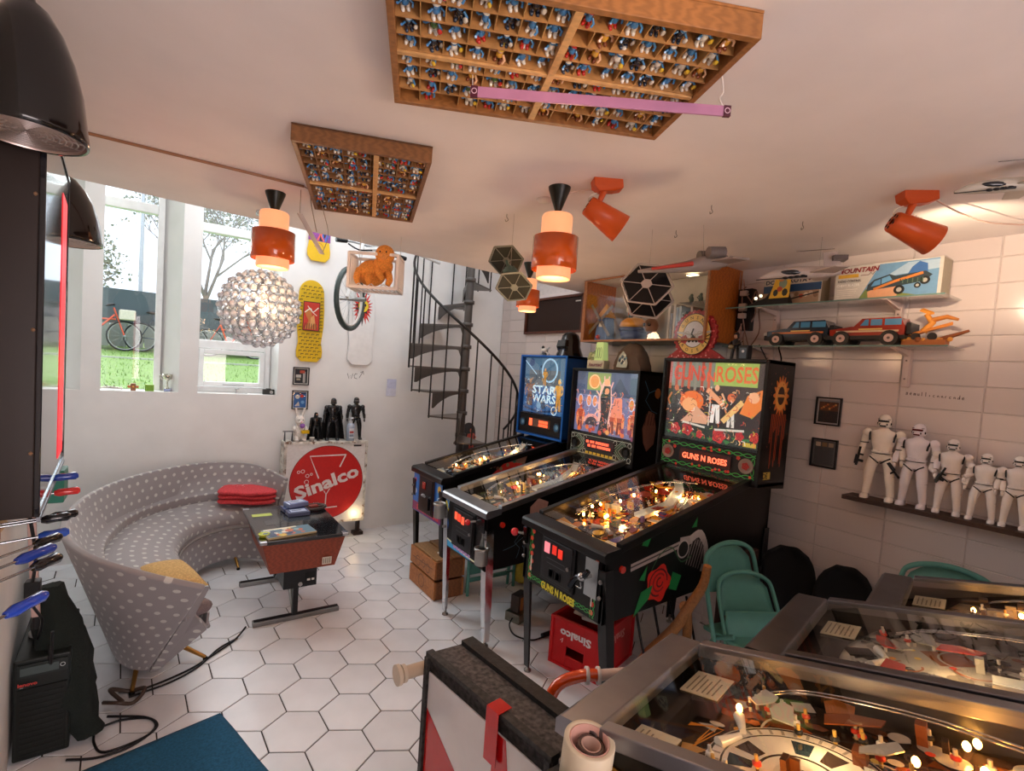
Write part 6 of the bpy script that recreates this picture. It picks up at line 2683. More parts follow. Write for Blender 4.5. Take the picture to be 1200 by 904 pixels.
# cables and sockets beside the case
t = thing('socket_box', 'black socket board with plugs right of the display case', 'socket', (3.05, 1.795, 2.09))
g = G()
g.box(.0, -.045, -.13, .05, .045, .13, '17181a')
g.build('board', 'satin', t, .003)
for k, z in enumerate((.10, .02, -.04)):
    g = G()
    g.box(-.025, -.022, z - .016, 0, .022, z + .016, 'c8b8ac')
    g.build('plug', 'satin', t, .003)
random.seed(12)
for k in range(5):
    y0_ = 1.83 - k * .022
    pts = [(3.04, y0_, 2.33 - .05 * k)]
    for q in range(4):
        pts.append((3.06 + random.uniform(-.02, .02), y0_ + random.uniform(-.05, .04), 2.2 - q * .13))
    g = G()
    g.tube(pts, .004, ['b08a7a', 'c09a88', '9a7a6c', 'a8877a', '8a6a5c'][k], 5, smooth=4)
    tag(g.build('cable', 'satin'), ['leftmost', 'second', 'middle', 'fourth', 'rightmost'][k] + ' pinkish cable hanging on the wall between case and shelves', 'cable', 'cables beside the display case')
g = G()
g.tube([(2.95, 1.62, 1.86), (2.93, 1.55, 1.76), (2.88, 1.50, 1.72), (2.90, 1.46, 1.76), (2.97, 1.52, 1.85)], .004, '141414', 6, smooth=4)
g.tube([(2.9, 1.49, 1.72), (2.87, 1.46, 1.70), (2.88, 1.44, 1.73), (2.9, 1.49, 1.74)], .005, '141414', 6, smooth=4)
tag(g.build('cable', 'satin'), 'black tangled cable hanging from the lower shelf onto the rose machine', 'cable')


def shelf(label, z, y0, y1, by):
    t = thing('glass_shelf', label, 'shelf', (0, 0, z))
    g = G()
    g.box(2.865, y0, -.006, 3.097, y1, 0, 'ffffff')
    g.build('glass_plate', 'shelfglass', t)
    g = G()
    g.box(2.862, y0, -.0062, 2.865, y1, .0002, '6a8a80')
    g.build('front_edge', 'satin', t)
    for y in by:
        g = G()
        c = 'd4bfb6'
        g.loft([[(2.875, y - .01, -.012), (2.875, y + .01, -.012), (2.875, y + .01, -.0065), (2.875, y - .01, -.0065)], [(3.06, y - .01, -.04), (3.06, y + .01, -.04), (3.06, y + .01, -.0065), (3.06, y - .01, -.0065)]][::-1], c, True, True, False)
        g.box(3.06, y - .013, -.19, 3.097, y + .013, -.0065, c)
        for zz in (-.06, -.15):
            g.ball((3.058, y, zz), .005, '8a7a74', 6, 4)
        g.build('bracket', 'satin', t, .002)
    return t


shelf('upper glass shelf carrying the toy car boxes', 2.078, .775, 1.80, (1.60, 1.0))
shelf('lower glass shelf carrying the two toy trucks', 1.848, .745, 1.80, (1.62, .945))


def toy_box(label, loc, w, h, d, art, side='b0a890', edge='cfc6b8'):
    """box with its printed face towards -x"""
    t = thing('toy_box', label, 'box', loc, -pi / 2)
    g = G()
    g.box(-w / 2, 0, 0, w / 2, d, h, edge)
    g.box(w / 2 - .0005, .004, .004, w / 2 + .0006, d - .004, h - .004, side)
    g.L = 0
    b = g.build('carton', 'print', t, .001)
    g = G(fr((0, -.0006, 0), (1, 0, 0), (0, 0, 1)))
    art(g, w, h)
    g.build('box_print', 'print', b)
    return t


def art_mountain(g, w, h):
    g.rect(-w / 2, 0, w / 2, h, 'd0cac0')
    g.poly([(-w * .24, .01), (-w * .06, h * .96), (w * .47, h * .96), (w * .47, .01)], '6f9cc0')
    g.poly([(-w * .0, h * .6), (w * .47, h * .7), (w * .47, h * .93), (w * .2, h * .93)], 'a9c4d8')
    g.poly([(w * .2, h * .6), (w * .24, h * .8), (w * .3, h * .93), (w * .37, h * .85), (w * .38, h * .62)], '3f6fae')
    g.poly([(-w * .24, .01), (-w * .18, h * .3), (-.05 * w, h * .25), (w * .3, .01)], '7a8a4a')
    g.poly([(-w * .15, .01), (-w * .16, h * .22), (-w * .05, h * .36), (w * .1, h * .40), (w * .14, h * .2), (w * .12, .01)], 'dca27a')
    g.poly([(-w * .17, h * .25), (-w * .16, h * .42), (-w * .1, h * .55), (w * .04, h * .66), (w * .1, h * .6), (w * .36, h * .66), (w * .42, h * .55), (w * .36, h * .4), (w * .12, h * .32)], '34424a')
    g.poly([(-w * .13, h * .36), (-w * .1, h * .5), (-w * .04, h * .55), (-w * .04, h * .4)], '5f9ac8')
    g.poly([(-w * .03, h * .41), (-w * .03, h * .56), (w * .04, h * .62), (w * .07, h * .5)], '6fa8d0')
    g.line([(-w * .1, h * .28), (w * .1, h * .46), (w * .34, h * .62)], .012, 'd8843a')
    for x, y, r in ((.14, .22, .05), (.36, .42, .045), (.3, .3, .03)):
        g.disc(w * x, h * y, w * r, '1a1d1c')
        g.disc(w * x, h * y, w * r * .5, 'b8b4aa')
    for k in range(10):
        g.rect(w * (.14 + .022 * k), h * .38, w * (.15 + .022 * k), h * .5, ['2a4a3a', '56705a'][k % 2])
    g.text('MOUNTAIN', h * .14, -w * .27, h * .86, '8a1f28', w * .42, .03, .2)
    g.rect(-w * .47, h * .66, -w * .26, h * .76, 'd8a83a')
    g.line([(-w * .24, h * .70), (-w * .16, h * .70), (-w * .14, h * .76), (-w * .12, h * .70), (-w * .1, h * .78)], .003, '6a2a2a')
    g.text('RADIO CONTROL', h * .07, -w * .35, h * .57, '2a2424', w * .24, .01)
    g.text('CHEVY BLAZER', h * .07, -w * .36, h * .45, 'f4f0e8', w * .24, .03)
    for k in range(5):
        g.rect(-w * .47, h * (.10 + .055 * k), -w * (.30 - .01 * k), h * (.115 + .055 * k), 'efe8dc')


def art_dakota(g, w, h):
    g.rect(-w / 2, 0, w / 2, h, 'cfc2b0')
    g.rect(-w / 2, h * .5, w / 2, h * .76, '24486e')
    g.poly([(-w / 2, .004), (w * .47, .004), (w * .47, h * .5), (-w * .5, h * .5)], 'a98a6c')
    for k in range(10):
        g.disc(-w * .3 + k * w * .08, h * (.32 + .04 * (k % 3)), w * .04, ['c8b49c', '8a6a50', 'b03a2a', 'd8c8b0'][k % 4], h * .08, 7)
    g.line([(-w * .5, h * .05), (w * .47, h * .42)], .008, '2a2420')
    g.text('DC-3 DAKOTA', h * .15, -w * .1, h * .885, '1a2a44', w * .72, .03)
    for k in range(3):
        g.disc(w * (.3 + .06 * k), h * .88, .006, '6a3a3a')


toy_box('wide toy car box printed MOUNTAIN on the upper shelf', (2.93, 1.025, 2.079), .43, .178, .12, art_mountain, '9a9078')
toy_box('smaller model aeroplane box on the left of the upper shelf', (2.95, 1.47, 2.079), .31, .158, .10, art_dakota, '8a7a64')
t = thing('card_stand', 'yellow card picturing birds on a black sloping stand, upper shelf', 'stand', (2.895, 1.53, 2.079), -pi / 2)
g = G()
g.loft([[(-.17, -.0, 0), (-.03, -.02, .0), (.09, -.02, 0), (.09, .03, 0), (-.17, .02, 0)], [(-.10, .0, .03), (-.025, -.015, .05), (.035, -.015, .17), (.035, .01, .17), (-.07, .02, .04)]], '0f0f11', True, True, False)
g.build('stand', 'satin', t)
g = G(fr((.03, -.024, .035), (1, 0, 0), (0, .07, 1)))
g.poly([(-.05, 0), (.06, 0), (.06, .14), (-.015, .14)], 'dfae2e')
g.disc(.02, .08, .022, '7a8a78', .028)
g.disc(.005, .05, .015, 'b8482a')
g.disc(-.015, .03, .014, '2a2c24', .02, 7)
g.disc(.035, .03, .016, '2a2c24', .022, 7)
g.ring(.01, .11, .015, .006, 'd8742e', 10)
g.build('card_print', 'print', t)
for k in range(2):
    g = G()
    g.ball((-.10 + k * .028, -.012, .045 + k * .012), .009, 'f4dcae', 8, 6)
    g.build('small_lamp', 'glow2', t)


def truck(label, loc, body, low, stripe, w=.30):
    """toy off road truck, nose towards +y of the room"""
    t = thing('toy_truck', label, 'toy car', loc, pi / 2)
    k = w / .30
    t.scale = (k, k, k)

    def side(pts, y0, y1, col, g):
        g.loft([[(x, y0, z) for x, z in pts], [(x, y1, z) for x, z in pts]][::-1], col, True, True, False)
    g = G()
    side([(-.14, .045), (.145, .045), (.148, .075), (.06, .088), (-.14, .088)], -.055, .055, body, g)
    g.build('body', 'gloss', t, .004)
    g = G()
    side([(-.138, .086), (.055, .086), (.022, .124), (-.12, .126)], -.048, .048, body, g)
    g.build('cab', 'gloss', t, .004)
    g = G()
    for s in (-1, 1):
        for a, b in ((-.125, -.065), (-.055, -.012), (-.004, .028)):
            y = s * .0485
            g.add([(a, y, .092), (b, y, .092), (b - (.018 if b > .02 else 0), y, .119), (a, y, .119)], [(0, 1, 2, 3)], '4f8fb4')
    g.add([(.054, -.044, .09), (.054, .044, .09), (.024, .044, .121), (.024, -.044, .121)], [(0, 1, 2, 3)], '4f8fb4')
    g.build('windows', 'gloss', t)
    g = G()
    side([(-.145, .03), (.15, .03), (.15, .047), (-.145, .047)], -.057, .057, low, g)
    g.box(.148, -.055, .03, .162, .055, .055, low)
    g.box(-.16, -.05, .05, -.142, .05, .10, '141416')
    for s in (-1, 1):
        g.ball((.165, s * .035, .062), .010, 'e8e4da', 8, 6)
    g.build('bumper', 'satin', t, .003)
    g = G()
    for s in (-1, 1):
        g.box(-.12, s * .0552 - .0006, .062, .12, s * .0552 + .0006, .070, stripe)
        g.box(-.06, s * .0556 - .0006, .072, .03, s * .0556 + .0006, .078, 'e8c86a')
    g.build('stripe', 'print', t)
    for x in (-.09, .095):
        for s in (-1, 1):
            g = G()
            g.cyl((x, s * .038, .034), (x, s * .066, .034), .034, '141313', n=20)
            g.cyl((x, s * .0655, .034), (x, s * .068, .034), .018, 'd8b4a4', n=14)
            g.cyl((x, s * .068, .034), (x, s * .070, .034), .006, '6a5048', n=8)
            g.build('wheel', 'satin', t)
    return t


truck('dark blue and orange toy off road truck, left of the two on the lower shelf', (2.975, 1.40, 1.849), '2a333c', '131315', 'd87a3a', .33)
truck('red toy off road truck right of the dark one on the lower shelf', (2.975, 1.075, 1.849), '9c2f20', '151313', 'd8b890', .33)
t = thing('toy_glider', 'orange and gold winged toy on a brown ramp at the shelf end', 'toy', (2.965, .845, 1.849), -pi / 2)
g = G()
random.seed(6)
g.box(-.09, -.03, 0, .07, .03, .03, 'a8602a')
for k in range(16):
    g.ball((random.uniform(-.09, .09), random.uniform(-.03, .03), .03), random.uniform(.008, .016), random.choice(['b8702e', '8a4a20', 'd8923a']), 6, 4)
g.tube([(.04, 0, .03), (.14, .0, .07)], [.012, .006], '8a4a20', 6)
g.build('rocky_ramp', 'paint', t)
g = G()
g.loft([[(-.07, -.02, .05), (-.05, .02, .055), (.08, .0, .10), (.085, -.01, .095)], [(-.06, -.018, .062), (-.05, .018, .065), (.08, .0, .112), (.085, -.008, .107)]], 'd8822a', True, True, False)
g.tube([(-.02, 0, .07), (.01, 0, .11), (-.015, 0, .15)], [.016, .014, .010], 'e0912e', 8)
g.loft([[(-.0, -.01, .145), (-.04, -.01, .165), (-.03, .01, .17), (.01, .01, .15)], [(-.0, -.01, .155), (-.035, -.01, .175), (-.03, .01, .18), (.01, .01, .16)]], 'e0912e', True, True, False)
g.tube([(.0, .0, .12), (.06, 0, .135), (.10, .0, .12)], [.012, .010, .006], 'c87a2a', 8)
g.build('glider', 'paint', t)
g = G()
for x in (-.04, .02):
    g.cyl((x, -.025, .045), (x, -.018, .045), .018, '2a2624', n=12)
g.build('wheels', 'satin', t)

# framed prints and marker writing on the tiles
picture('upper small framed print of glowing city lights on the tiled wall', RIGHT @ T(-1.279, 1.502, .0), .128, .155, lambda g, w, h: (g.rect(-w / 2, -h / 2, w / 2, h / 2, '1c1a1a'), g.rect(-w / 2, h * .02, w / 2, h * .4, '5a3018'), [g.disc(-w * .35 + k * w * .1, h * (.12 + .06 * (k % 4)), w * .06, ['c8682a', 'e09a4a', 'a84a20'][k % 3], None, 8) for k in range(8)], g.rect(-w / 2, h * .42, w / 2, h * .5, '8a8c90')), '121216', 'b8b0ae')
picture('lower small framed grey card with three stamps on the tiled wall', RIGHT @ T(-1.279, 1.268, .0), .130, .16, lambda g, w, h: (g.rect(-w / 2, -h / 2, w / 2, h / 2, '4a4a4c'), [g.rect(-w * .45 + k * w * .32, h * .28, -w * .2 + k * w * .32, h * .46, ['c8b098', '8a6a48', 'a89078'][k]) for k in range(3)]), '121216', '6a6668')
g = G(RIGHT)
hw_ = [[[(0, .1), (.5, .3)], [(0, .5), (.6, .7)], [(.1, -.1), (.2, .9)], [(.4, -.1), (.5, .9)]], [[(.1, .4), (.6, .5), (.4, .9), (.1, .5), (.2, .05), (.6, .1)]], [[(.1, 0), (.15, .8), (.2, .6), (.4, .7), (.4, 0)], [(.4, .6), (.6, .75), (.65, 0)]],
       [[(.1, .7), (.15, .05), (.5, .1), (.5, .75), (.55, 0)]], [[(.2, 1.3), (.2, 0)]], [[(.2, 1.4), (.25, 0)]], [[(.2, .6), (.2, 0)]], [[(.5, .6), (.1, .5), (.1, .1), (.5, 0)]], [[(.5, .6), (.1, .5), (.15, .05), (.5, .5), (.6, 0)]], [[(.5, .6), (.1, .5), (.15, .05), (.5, .5), (.6, 0)]], [[(.1, 0), (.15, .6), (.4, .65)]],
       [[(.5, .6), (.1, .5), (.1, .1), (.5, 0)]], [[(.5, .6), (.1, .5), (.15, .05), (.5, .5), (.6, 0)]], [[(.5, .5), (.1, .4), (.1, .05), (.5, .1), (.55, 1.3), (.55, 0)]], [[(.1, .35), (.6, .45), (.4, .8), (.1, .5), (.2, 0), (.65, .1)]]]
for k, st_ in enumerate(hw_):
    scrawl(g, st_, -.945 + k * .0150, 1.622 - k * .0006, .0145, .0026, '4a3434')
g.build('marker_writing', 'matte', wr)

# shelf of white armoured toy figures
t = thing('wall_ledge', 'dark wooden ledge carrying the white armoured toy figures', 'shelf', (3.04, 0, 1.085))
g = G()
g.box(-.07, .05, -.022, .057, 1.125, 0, '3a2216')
g.build('ledge', 'wood', t, .002)
Wh = ['f0e6da', 'e8e0e6', 'eae0dc', 'ece6e4', 'eae4e2', 'eae4e2']
LB = ['tallest white armoured toy figure at the left end of the ledge', 'second tallest white armoured toy figure, gun pointing down', 'middle sized white armoured toy figure holding its gun across the waist', 'small white armoured toy figure without a gun, fourth on the ledge', 'small white armoured toy figure with a black gun, fifth on the ledge', 'small white armoured toy figure at the ledge end by the picture edge']
for k, (y, h) in enumerate(((.995, .428), (.856, .40), (.728, .345), (.613, .300), (.512, .305), (.405, .30))):
    figure('armoured_toy_figure', LB[k], 'toy figure', (3.035, y, 1.086), -pi / 2 + [.1, -.05, .12, 0, .05, 0][k], h, Wh[k], '17171a', [1, 0, 2, 1, 0, 1][k], None, [1, 3, 2, 0, 4, 0][k], 'white armoured toy figures on the ledge')

# toppers standing on the backboxes
t = thing('topper_sign', 'round red toothed sign with yellow ring on top of the rose machine', 'sign', (2.78, 1.94, 1.757), -pi / 2)
F = fr((0, 0, .155), (1, 0, 0), (0, 0, 1))
g = G(F)
R = .155
random.seed(3)
g.prism([(R * (1 if k % 2 else .93) * cos(2 * pi * k / 56), R * (1 if k % 2 else .93) * sin(2 * pi * k / 56)) for k in range(56)], .02, 'a81f22', -.02)
g.prism([(-.20, -.155), (.22, -.155), (.17, -.12), (.10, -.08), (-.10, -.08), (-.16, -.125)], .018, 'a81f22', -.02)
b = g.build('toothed_disc', 'paint', t)
g = G(F)
for k in range(60):
    a, r = random.uniform(0, 6.28), random.uniform(.115, .148)
    g.disc(r * cos(a), r * sin(a), .006, random.choice(['8a1418', 'c8363a', 'e05a5a']), None, 6)
for k in range(24):
    g.disc(random.uniform(-.18, .19), random.uniform(-.15, -.13), .006, random.choice(['8a1418', 'd8686a', 'e8a0a0']), None, 6)
g.disc(0, 0, .118, '2a1a10', .130, 48)
g.disc(0, 0, .113, 'e6bf62', .125, 48)
g.disc(0, 0, .076, '2a1a10', .084, 40)
g.disc(0, 0, .072, 'dedee2', .080, 40)
for k, ch in enumerate("GUNSN'"):
    a = radians(150 - k * 24)
    g.text(ch, .020 if ch != "'" else .008, .095 * cos(a), .104 * sin(a), '3a2a14', None, .01, 0, a - pi / 2)
for k, ch in enumerate('ROSES'):
    a = radians(-138 + k * 24)
    g.text(ch, .020, .095 * cos(a), .104 * sin(a), '3a2a14', None, .01, 0, a + pi / 2)
for s in (-1, 1):
    g.line([(-s * .02, -.012), (s * .06, .006), (s * .12, .014)], .013, 'b8b4ae')
    g.line([(s * .0, -.012), (-s * .03, -.05)], .014, '2a2422')
    g.ring(s * .045, 0, .018, .004, 'b8b4ae', 14)
    for q in (-1, 0, 1):
        g.line([(s * .06, -.03), (s * (.11 + .01 * q), -.03 + .028 * q - .0)], .006, '1f1a18')
    rose(g, s * .062, -.032, .026, 'b8302c', False)
g.line([(0, .035), (-.012, .0), (.012, -.02), (0, -.05)], .012, '1f1a18')
g.build('sign_print', 'print', b)
t = thing('toy_musician', 'dark toy guitarist figure standing right of the red round sign', 'toy figure', (2.78, 1.665, 1.757), -pi / 2)
g = G()
g.tube([(-.012, 0, .07), (-.02, 0, 0)], .009, '17161a', 6)
g.tube([(.012, 0, .07), (.022, 0, 0)], .009, '17161a', 6)
g.tube([(0, 0, .065), (0, 0, .105), (0, 0, .12)], [.017, .02, .012], '221e22', 8)
g.ball((0, 0, .138), (.013, .014, .016), 'b88a6c', 8, 6)
g.tube([(-.02, 0, .11), (-.034, -.015, .085), (-.01, -.025, .08)], .006, '221e22', 6)
g.tube([(.02, 0, .11), (.036, -.015, .09), (.02, -.025, .085)], .006, '221e22', 6)
g.build('body', 'satin', t)
g = G()
g.ball((0, .004, .143), (.018, .016, .02), '1a1412', 8, 6)
g.build('hair', 'fabric', t)
g = G()
g.ball((-.01, -.03, .075), (.02, .005, .014), '6a5a34', 8, 6)
g.cyl((0, -.03, .08), (.06, -.03, .105), .003, '4a3a24', n=6)
g.build('guitar', 'gloss', t)
t = thing('small_amplifier', 'small black box beside the toy guitarist on the rose machine', 'box', (2.78, 1.605, 1.757), -pi / 2)
g = G()
g.box(-.028, -.02, 0, .028, .025, .085, '1b1d22')
g.build('box', 'satin', t, .003)
g = G(fr((0, -.0205, .04), (1, 0, 0), (0, 0, 1)))
g.rect(-.02, -.03, .02, .03, '4a5a6a')
g.disc(0, .01, .008, 'd8dce0')
g.build('grille', 'print', t)
t = thing('topper_ornament', 'brown rock shaped topper on the haunted mansion machine', 'ornament', (2.79, 2.43, 1.666), -pi / 2)
g = G()
random.seed(17)
rings = []
prof = [(-.13, 0), (-.12, .10), (-.07, .17), (0, .195), (.08, .17), (.13, .09), (.15, 0)]
pc_ = [(p.x, p.y) for p in curve([Vector((x, z, 0)) for x, z in prof], 4)]
for j in range(7):
    y = -.06 + j * .02
    k = sqrt(max(.02, 1 - (abs(y) / .075) ** 2))
    rings.append([(x * (.7 + .3 * k) + random.uniform(-.004, .004), y, max(0, z * k + random.uniform(-.006, .006)) if z > .001 else 0) for x, z in pc_])
g.loft(rings, '5c4e42')
b = g.build('rock', 'matte', t)
g = G(fr((-.02, -.068, .08), (1, 0, 0), (0, .1, 1)))
g.poly([(-.055, -.06), (-.04, .02), (-.01, .055), (.02, .03), (.045, -.03), (.04, -.065)], 'aab6a8')
for k in range(16):
    g.disc(random.uniform(-.03, .03), random.uniform(-.05, .03), random.uniform(.005, .014), random.choice(['3a5a6a', '6a9aa8', '22303a', 'd8e0d0']), None, 7)
g.build('picture_patch', 'print', b)
t = thing('topper_ornament', 'green lantern shaped ornament with a lettered base on the mansion machine', 'ornament', (2.76, 2.70, 1.666), -pi / 2)
g = G()
g.box(-.115, -.03, 0, .06, .03, .065, 'c6c8b2')
g.build('base', 'satin', t, .005)
g = G()
g.loft([[(-.045, -.03, .065), (.045, -.03, .065), (.045, .03, .065), (-.045, .03, .065)], [(-.035, -.025, .20), (.035, -.025, .20), (.035, .025, .20), (-.035, .025, .20)]], 'a8c078', True, True, False)
g.build('lantern', 'glow0.35', t, .004)
g = G(fr((0, -.0305, .0), (1, 0, 0), (0, 0, 1)))
g.L = 4
for x in (-.022, 0, .022):
    g.ring(x, .12, .010, .003, '4a5a34', 12, ry=.04)
g.text('haunted', .03, -.025, .032, '7a4a5a', .14, .03, .3)
g.build('front_print', 'print', t)
g = G()
for k in range(9):
    g.ball((-.07 - .012 * (k % 4), -.01 + .01 * (k % 3), .07 + .012 * (k // 2)), random.uniform(.016, .026), random.choice(['c0c8a4', 'a8b48a', '8a9674']), 7, 5)
g.build('ghost_cloud', 'satin', t)
t = thing('black_helmet', 'glossy black toy helmet on top of the blue machine', 'helmet', (2.80, 3.12, 1.757), -pi / 2)
g = G()
g.lathe([(.115, 0), (.105, .03), (.085, .08), (.082, .13), (.068, .175), (.035, .20), (.001, .205)], '111214', (0, .02, 0), 32)
g.build('shell', 'gloss', t)
g = G()
g.loft([[(-.05, -.06, .02), (.05, -.06, .02), (.05, -.02, .02), (-.05, -.02, .02)], [(-.055, -.085, .08), (.055, -.085, .08), (.055, -.02, .08), (-.055, -.02, .08)], [(-.05, -.075, .13), (.05, -.075, .13), (.05, -.02, .13), (-.05, -.02, .13)]], '1a1c1e', True, True, False)
g.build('face_plate', 'gloss', t, .006)
t = thing('toy_robot', 'small white toy craft with crossed wings on top of the blue machine', 'toy', (2.80, 3.42, 1.757), -pi / 2)
g = G()
g.ball((0, 0, .05), (.03, .035, .025), 'dcdcd6', 10, 7)
for a in (.5, -.5, pi - .5, pi + .5):
    g.tube([(0, 0, .045), (.07 * cos(a), 0, .045 + .06 * sin(a))], .008, 'c8c8c2', 6)
g.ball((.0, -.02, .075), .014, '3a3c40', 8, 6)
g.cyl((0, 0, 0), (0, 0, .03), .02, '55585c', n=10)
g.build('body', 'satin', t)
# ---------------------------------------------------------------- wall screen, tool rack, computer, left wall
t = thing('wall_screen', 'tall black wall screen seen edge on at the left', 'screen', (-.232, 1.56, 0))
t.rotation_euler = (0, 0, .066)
g = G()
g.box(-.125, .0, 1.175, -.012, .76, 2.16, '241813')
for z in (1.33, 1.62, 1.93):
    g.ball((-.018, -.001, z), .005, '8a6a50', 6, 4)
g.build('casing', 'satin', t, .004)
g = G()
for q in ((0, 1.175, .012, 2.16), (.748, 1.175, .76, 2.16), (.012, 2.148, .748, 2.16), (.012, 1.175, .748, 1.19)):
    g.box(-.012, q[0], q[1], .0, q[2], q[3], '17171c')
g.build('bezel', 'gloss', t, .002)
g = G()
g.add([(-.004, .012, 1.19), (-.004, .748, 1.19), (-.004, .748, 2.148), (-.004, .012, 2.148)], [(0, 1, 2, 3)], '0b0d11')
g.build('screen', 'gloss', t)
g = G()
g.box(-.003, .52, 1.22, -.0025, .70, 2.06, 'e0202c')  # red reflection in the screen, drawn as a glowing stripe
g.build('red_stripe', 'glow0.9', t)
g = G()
g.box(-.006, -.0, 1.165, .001, .765, 1.175, '8a8e96')
g.build('lower_edge', 'brushed', t)

t = thing('tool_rack', 'pale wooden rack of hand tools on the left wall under the screen', 'rack', (0, 0, 0))
g = G()
for k in range(6):
    y = 1.12 + k * .15
    g.box(lw(y) + .004, y, 1.08 - .0 * k, lw(y) + .022, y + .13, 1.17, 'c8a878')
g.build('board', 'palewood', t, .002)
g = G()
random.seed(8)
for k in range(12):
    y = 1.14 + k * .07
    g.cb(lw(y) + .028, y, 1.10 + .04 * (k % 2), .012, .02, .028, ['6a2a20', '2a1a18', 'a8562a'][k % 3])
g.build('holders', 'satin', t)
TL = [((85, 558), 'c', (-.205, 1.98, 1.185), '1f3f9c', 'blue handled screwdriver under the far end of the wall screen'),
      ((90, 578), 'c', (-.195, 1.93, 1.150), 'cc3030', 'red handled screwdriver under the wall screen'),
      ((85, 580), 'c', (-.185, 1.80, 1.115), '1a1416', 'black and red handled screwdriver under the wall screen'),
      ((75, 600), 'c', (-.190, 1.70, 1.135), '15161c', 'upper black handled screwdriver beside the rack'),
      ((76, 605), 'c', (-.188, 1.66, 1.105), '2a50b0', 'thin blue handled screwdriver behind the black one'),
      ((70, 622), 'c', (-.192, 1.56, 1.125), '101114', 'lower black handled screwdriver beside the rack'),
      ((60, 622), 'c', (-.185, 1.42, 1.145), '24409c', 'long blue handled screwdriver in the middle of the rack'),
      ((68, 625), 'c', (-.172, 1.40, 1.128), '14161a', 'large black handled screwdriver with a bare shaft'),
      ((55, 655), 'c', (-.178, 1.28, 1.095), '2348b8', 'nearest bright blue handled screwdriver at the bottom of the rack')]
for k, (_, _, p, c, lab) in enumerate(TL):
    t = thing('screwdriver', lab, 'screwdriver', p)
    d = Vector((lw(p[1]) + .01 - p[0], -.10 - .01 * k, -.012)) if k > 4 else Vector((lw(p[1]) + .01 - p[0], -.03, -.01))
    n = d.normalized()
    L = .06 if k not in (6, 8) else .08
    g = G()
    g.tube([(0, 0, 0), tuple(n * L * .12), tuple(n * L * .5), tuple(n * L * .8), tuple(n * L)], [.007, .012, .0105, .012, .007], c, 10)
    g.build('handle', 'gloss', t)
    g = G()
    g.cyl(tuple(n * L), tuple(d), .0032, 'b8bcc0', n=6)
    g.build('shaft', 'chrome', t)

t = thing('desktop_computer', 'black desktop computer tower on the floor at the left wall', 'computer', (-.425, 2.42, 0), .04)
g = G()
g.box(0, 0, .008, .165, .40, .40, '1b201f')
g.build('case', 'satin', t, .006)
F = fr((0, -.001, 0), (1, 0, 0), (0, 0, 1))
g = G(F)
g.box(.012, .335, 0, .155, .385, .006, '232a2a')
g.box(.02, .345, .006, .13, .375, .009, '4a5656')
g.build('drive_bay', 'satin', t)
g = G(F)
g.box(.012, .02, 0, .155, .29, .004, '0e1211')
for k in range(12):
    g.box(.02, .03 + k * .021, .004, .147, .036 + k * .021, .006, '1a201f')
g.build('front_grille', 'satin', t)
g = G(F @ T(0, 0, .01))
g.text('lenovo', .014, .042, .312, 'c83a34', .055, .03)
g.ring(.142, .362, .007, .002, 'c8d0d0', 12)
g.rect(.02, .30, .03, .303, '8a8e8c')
g.build('lettering', 'print', t)
g = G()
g.add([(.09, .12, .4005), (.14, .13, .4005), (.135, .22, .4005), (.085, .21, .4005)], [(0, 1, 2, 3)], 'c8a890')
g.build('paper_label', 'print', t)
t = thing('speaker_cup', 'small grey round plug on top of the computer tower', 'plug', (-.385, 2.62, .402))
g = G()
g.lathe([(.001, 0), (.03, 0), (.032, .015), (.02, .022), (.001, .024)], 'a4a4a0', n=16)
g.build('plug', 'satin', t)

t = thing('pale_post', 'narrow pale pink post hanging down the left wall below the rack', 'post', (-.36, 2.46, 0))
g = G()
g.loft([[(-.01 + a, b, .55) for a, b in ((-.012, -.012), (.012, -.012), (.012, .012), (-.012, .012))], [(-.035 + a, b, 1.08) for a, b in ((-.012, -.012), (.012, -.012), (.012, .012), (-.012, .012))]], 'c8a8a0')
g.build('post', 'satin', t, .002)
g = G()
g.cyl((-.01, 0, .50), (-.01, 0, .55), .012, '1a1a1c', n=10)
g.build('ferrule', 'satin', t)
t = thing('green_box', 'teal green box hanging on the wall below the far end of the screen', 'box', (-.345, 2.36, 1.035))
g = G()
g.box(-.06, -.0, -.03, .06, .10, .09, '2f7a68')
g.build('carton', 'satin', t, .004)

# dark coat and clutter behind the sofa end
random.seed(21)
g = G()
rings = []
for i in range(13):
    u = i / 12
    z = .58 * (1 - u) + .03
    r = .035 + .055 * sin(pi * min(1, u * 1.1)) + .02 * u
    cx, cy = -.34 + .13 * u ** 1.5, 2.60 - .13 * u
    rings.append([(cx + (r + random.uniform(-.014, .014)) * .9 * cos(2 * pi * k / 16), cy + (r + random.uniform(-.014, .014)) * sin(2 * pi * k / 16), z) for k in range(16)])
g.loft(rings[::-1], '141d19')
tag(g.build('dark_coat', 'plush'), 'dark green black folded coat slumped between sofa and computer', 'coat')
g = G()
rings = []
for i in range(11):
    u = i / 10
    z = .02 + .40 * u
    r = .09 * (1 - u ** 3) + .02
    rings.append([(-.375 + (r + random.uniform(-.012, .012)) * .7 * cos(2 * pi * k / 14), 2.93 + (r * 1.3 + random.uniform(-.015, .015)) * sin(2 * pi * k / 14), z) for k in range(14)])
g.loft(rings, '2a1e1a')
tag(g.build('dark_bag', 'plush'), 'dark brown bag on the floor behind the computer tower', 'bag')
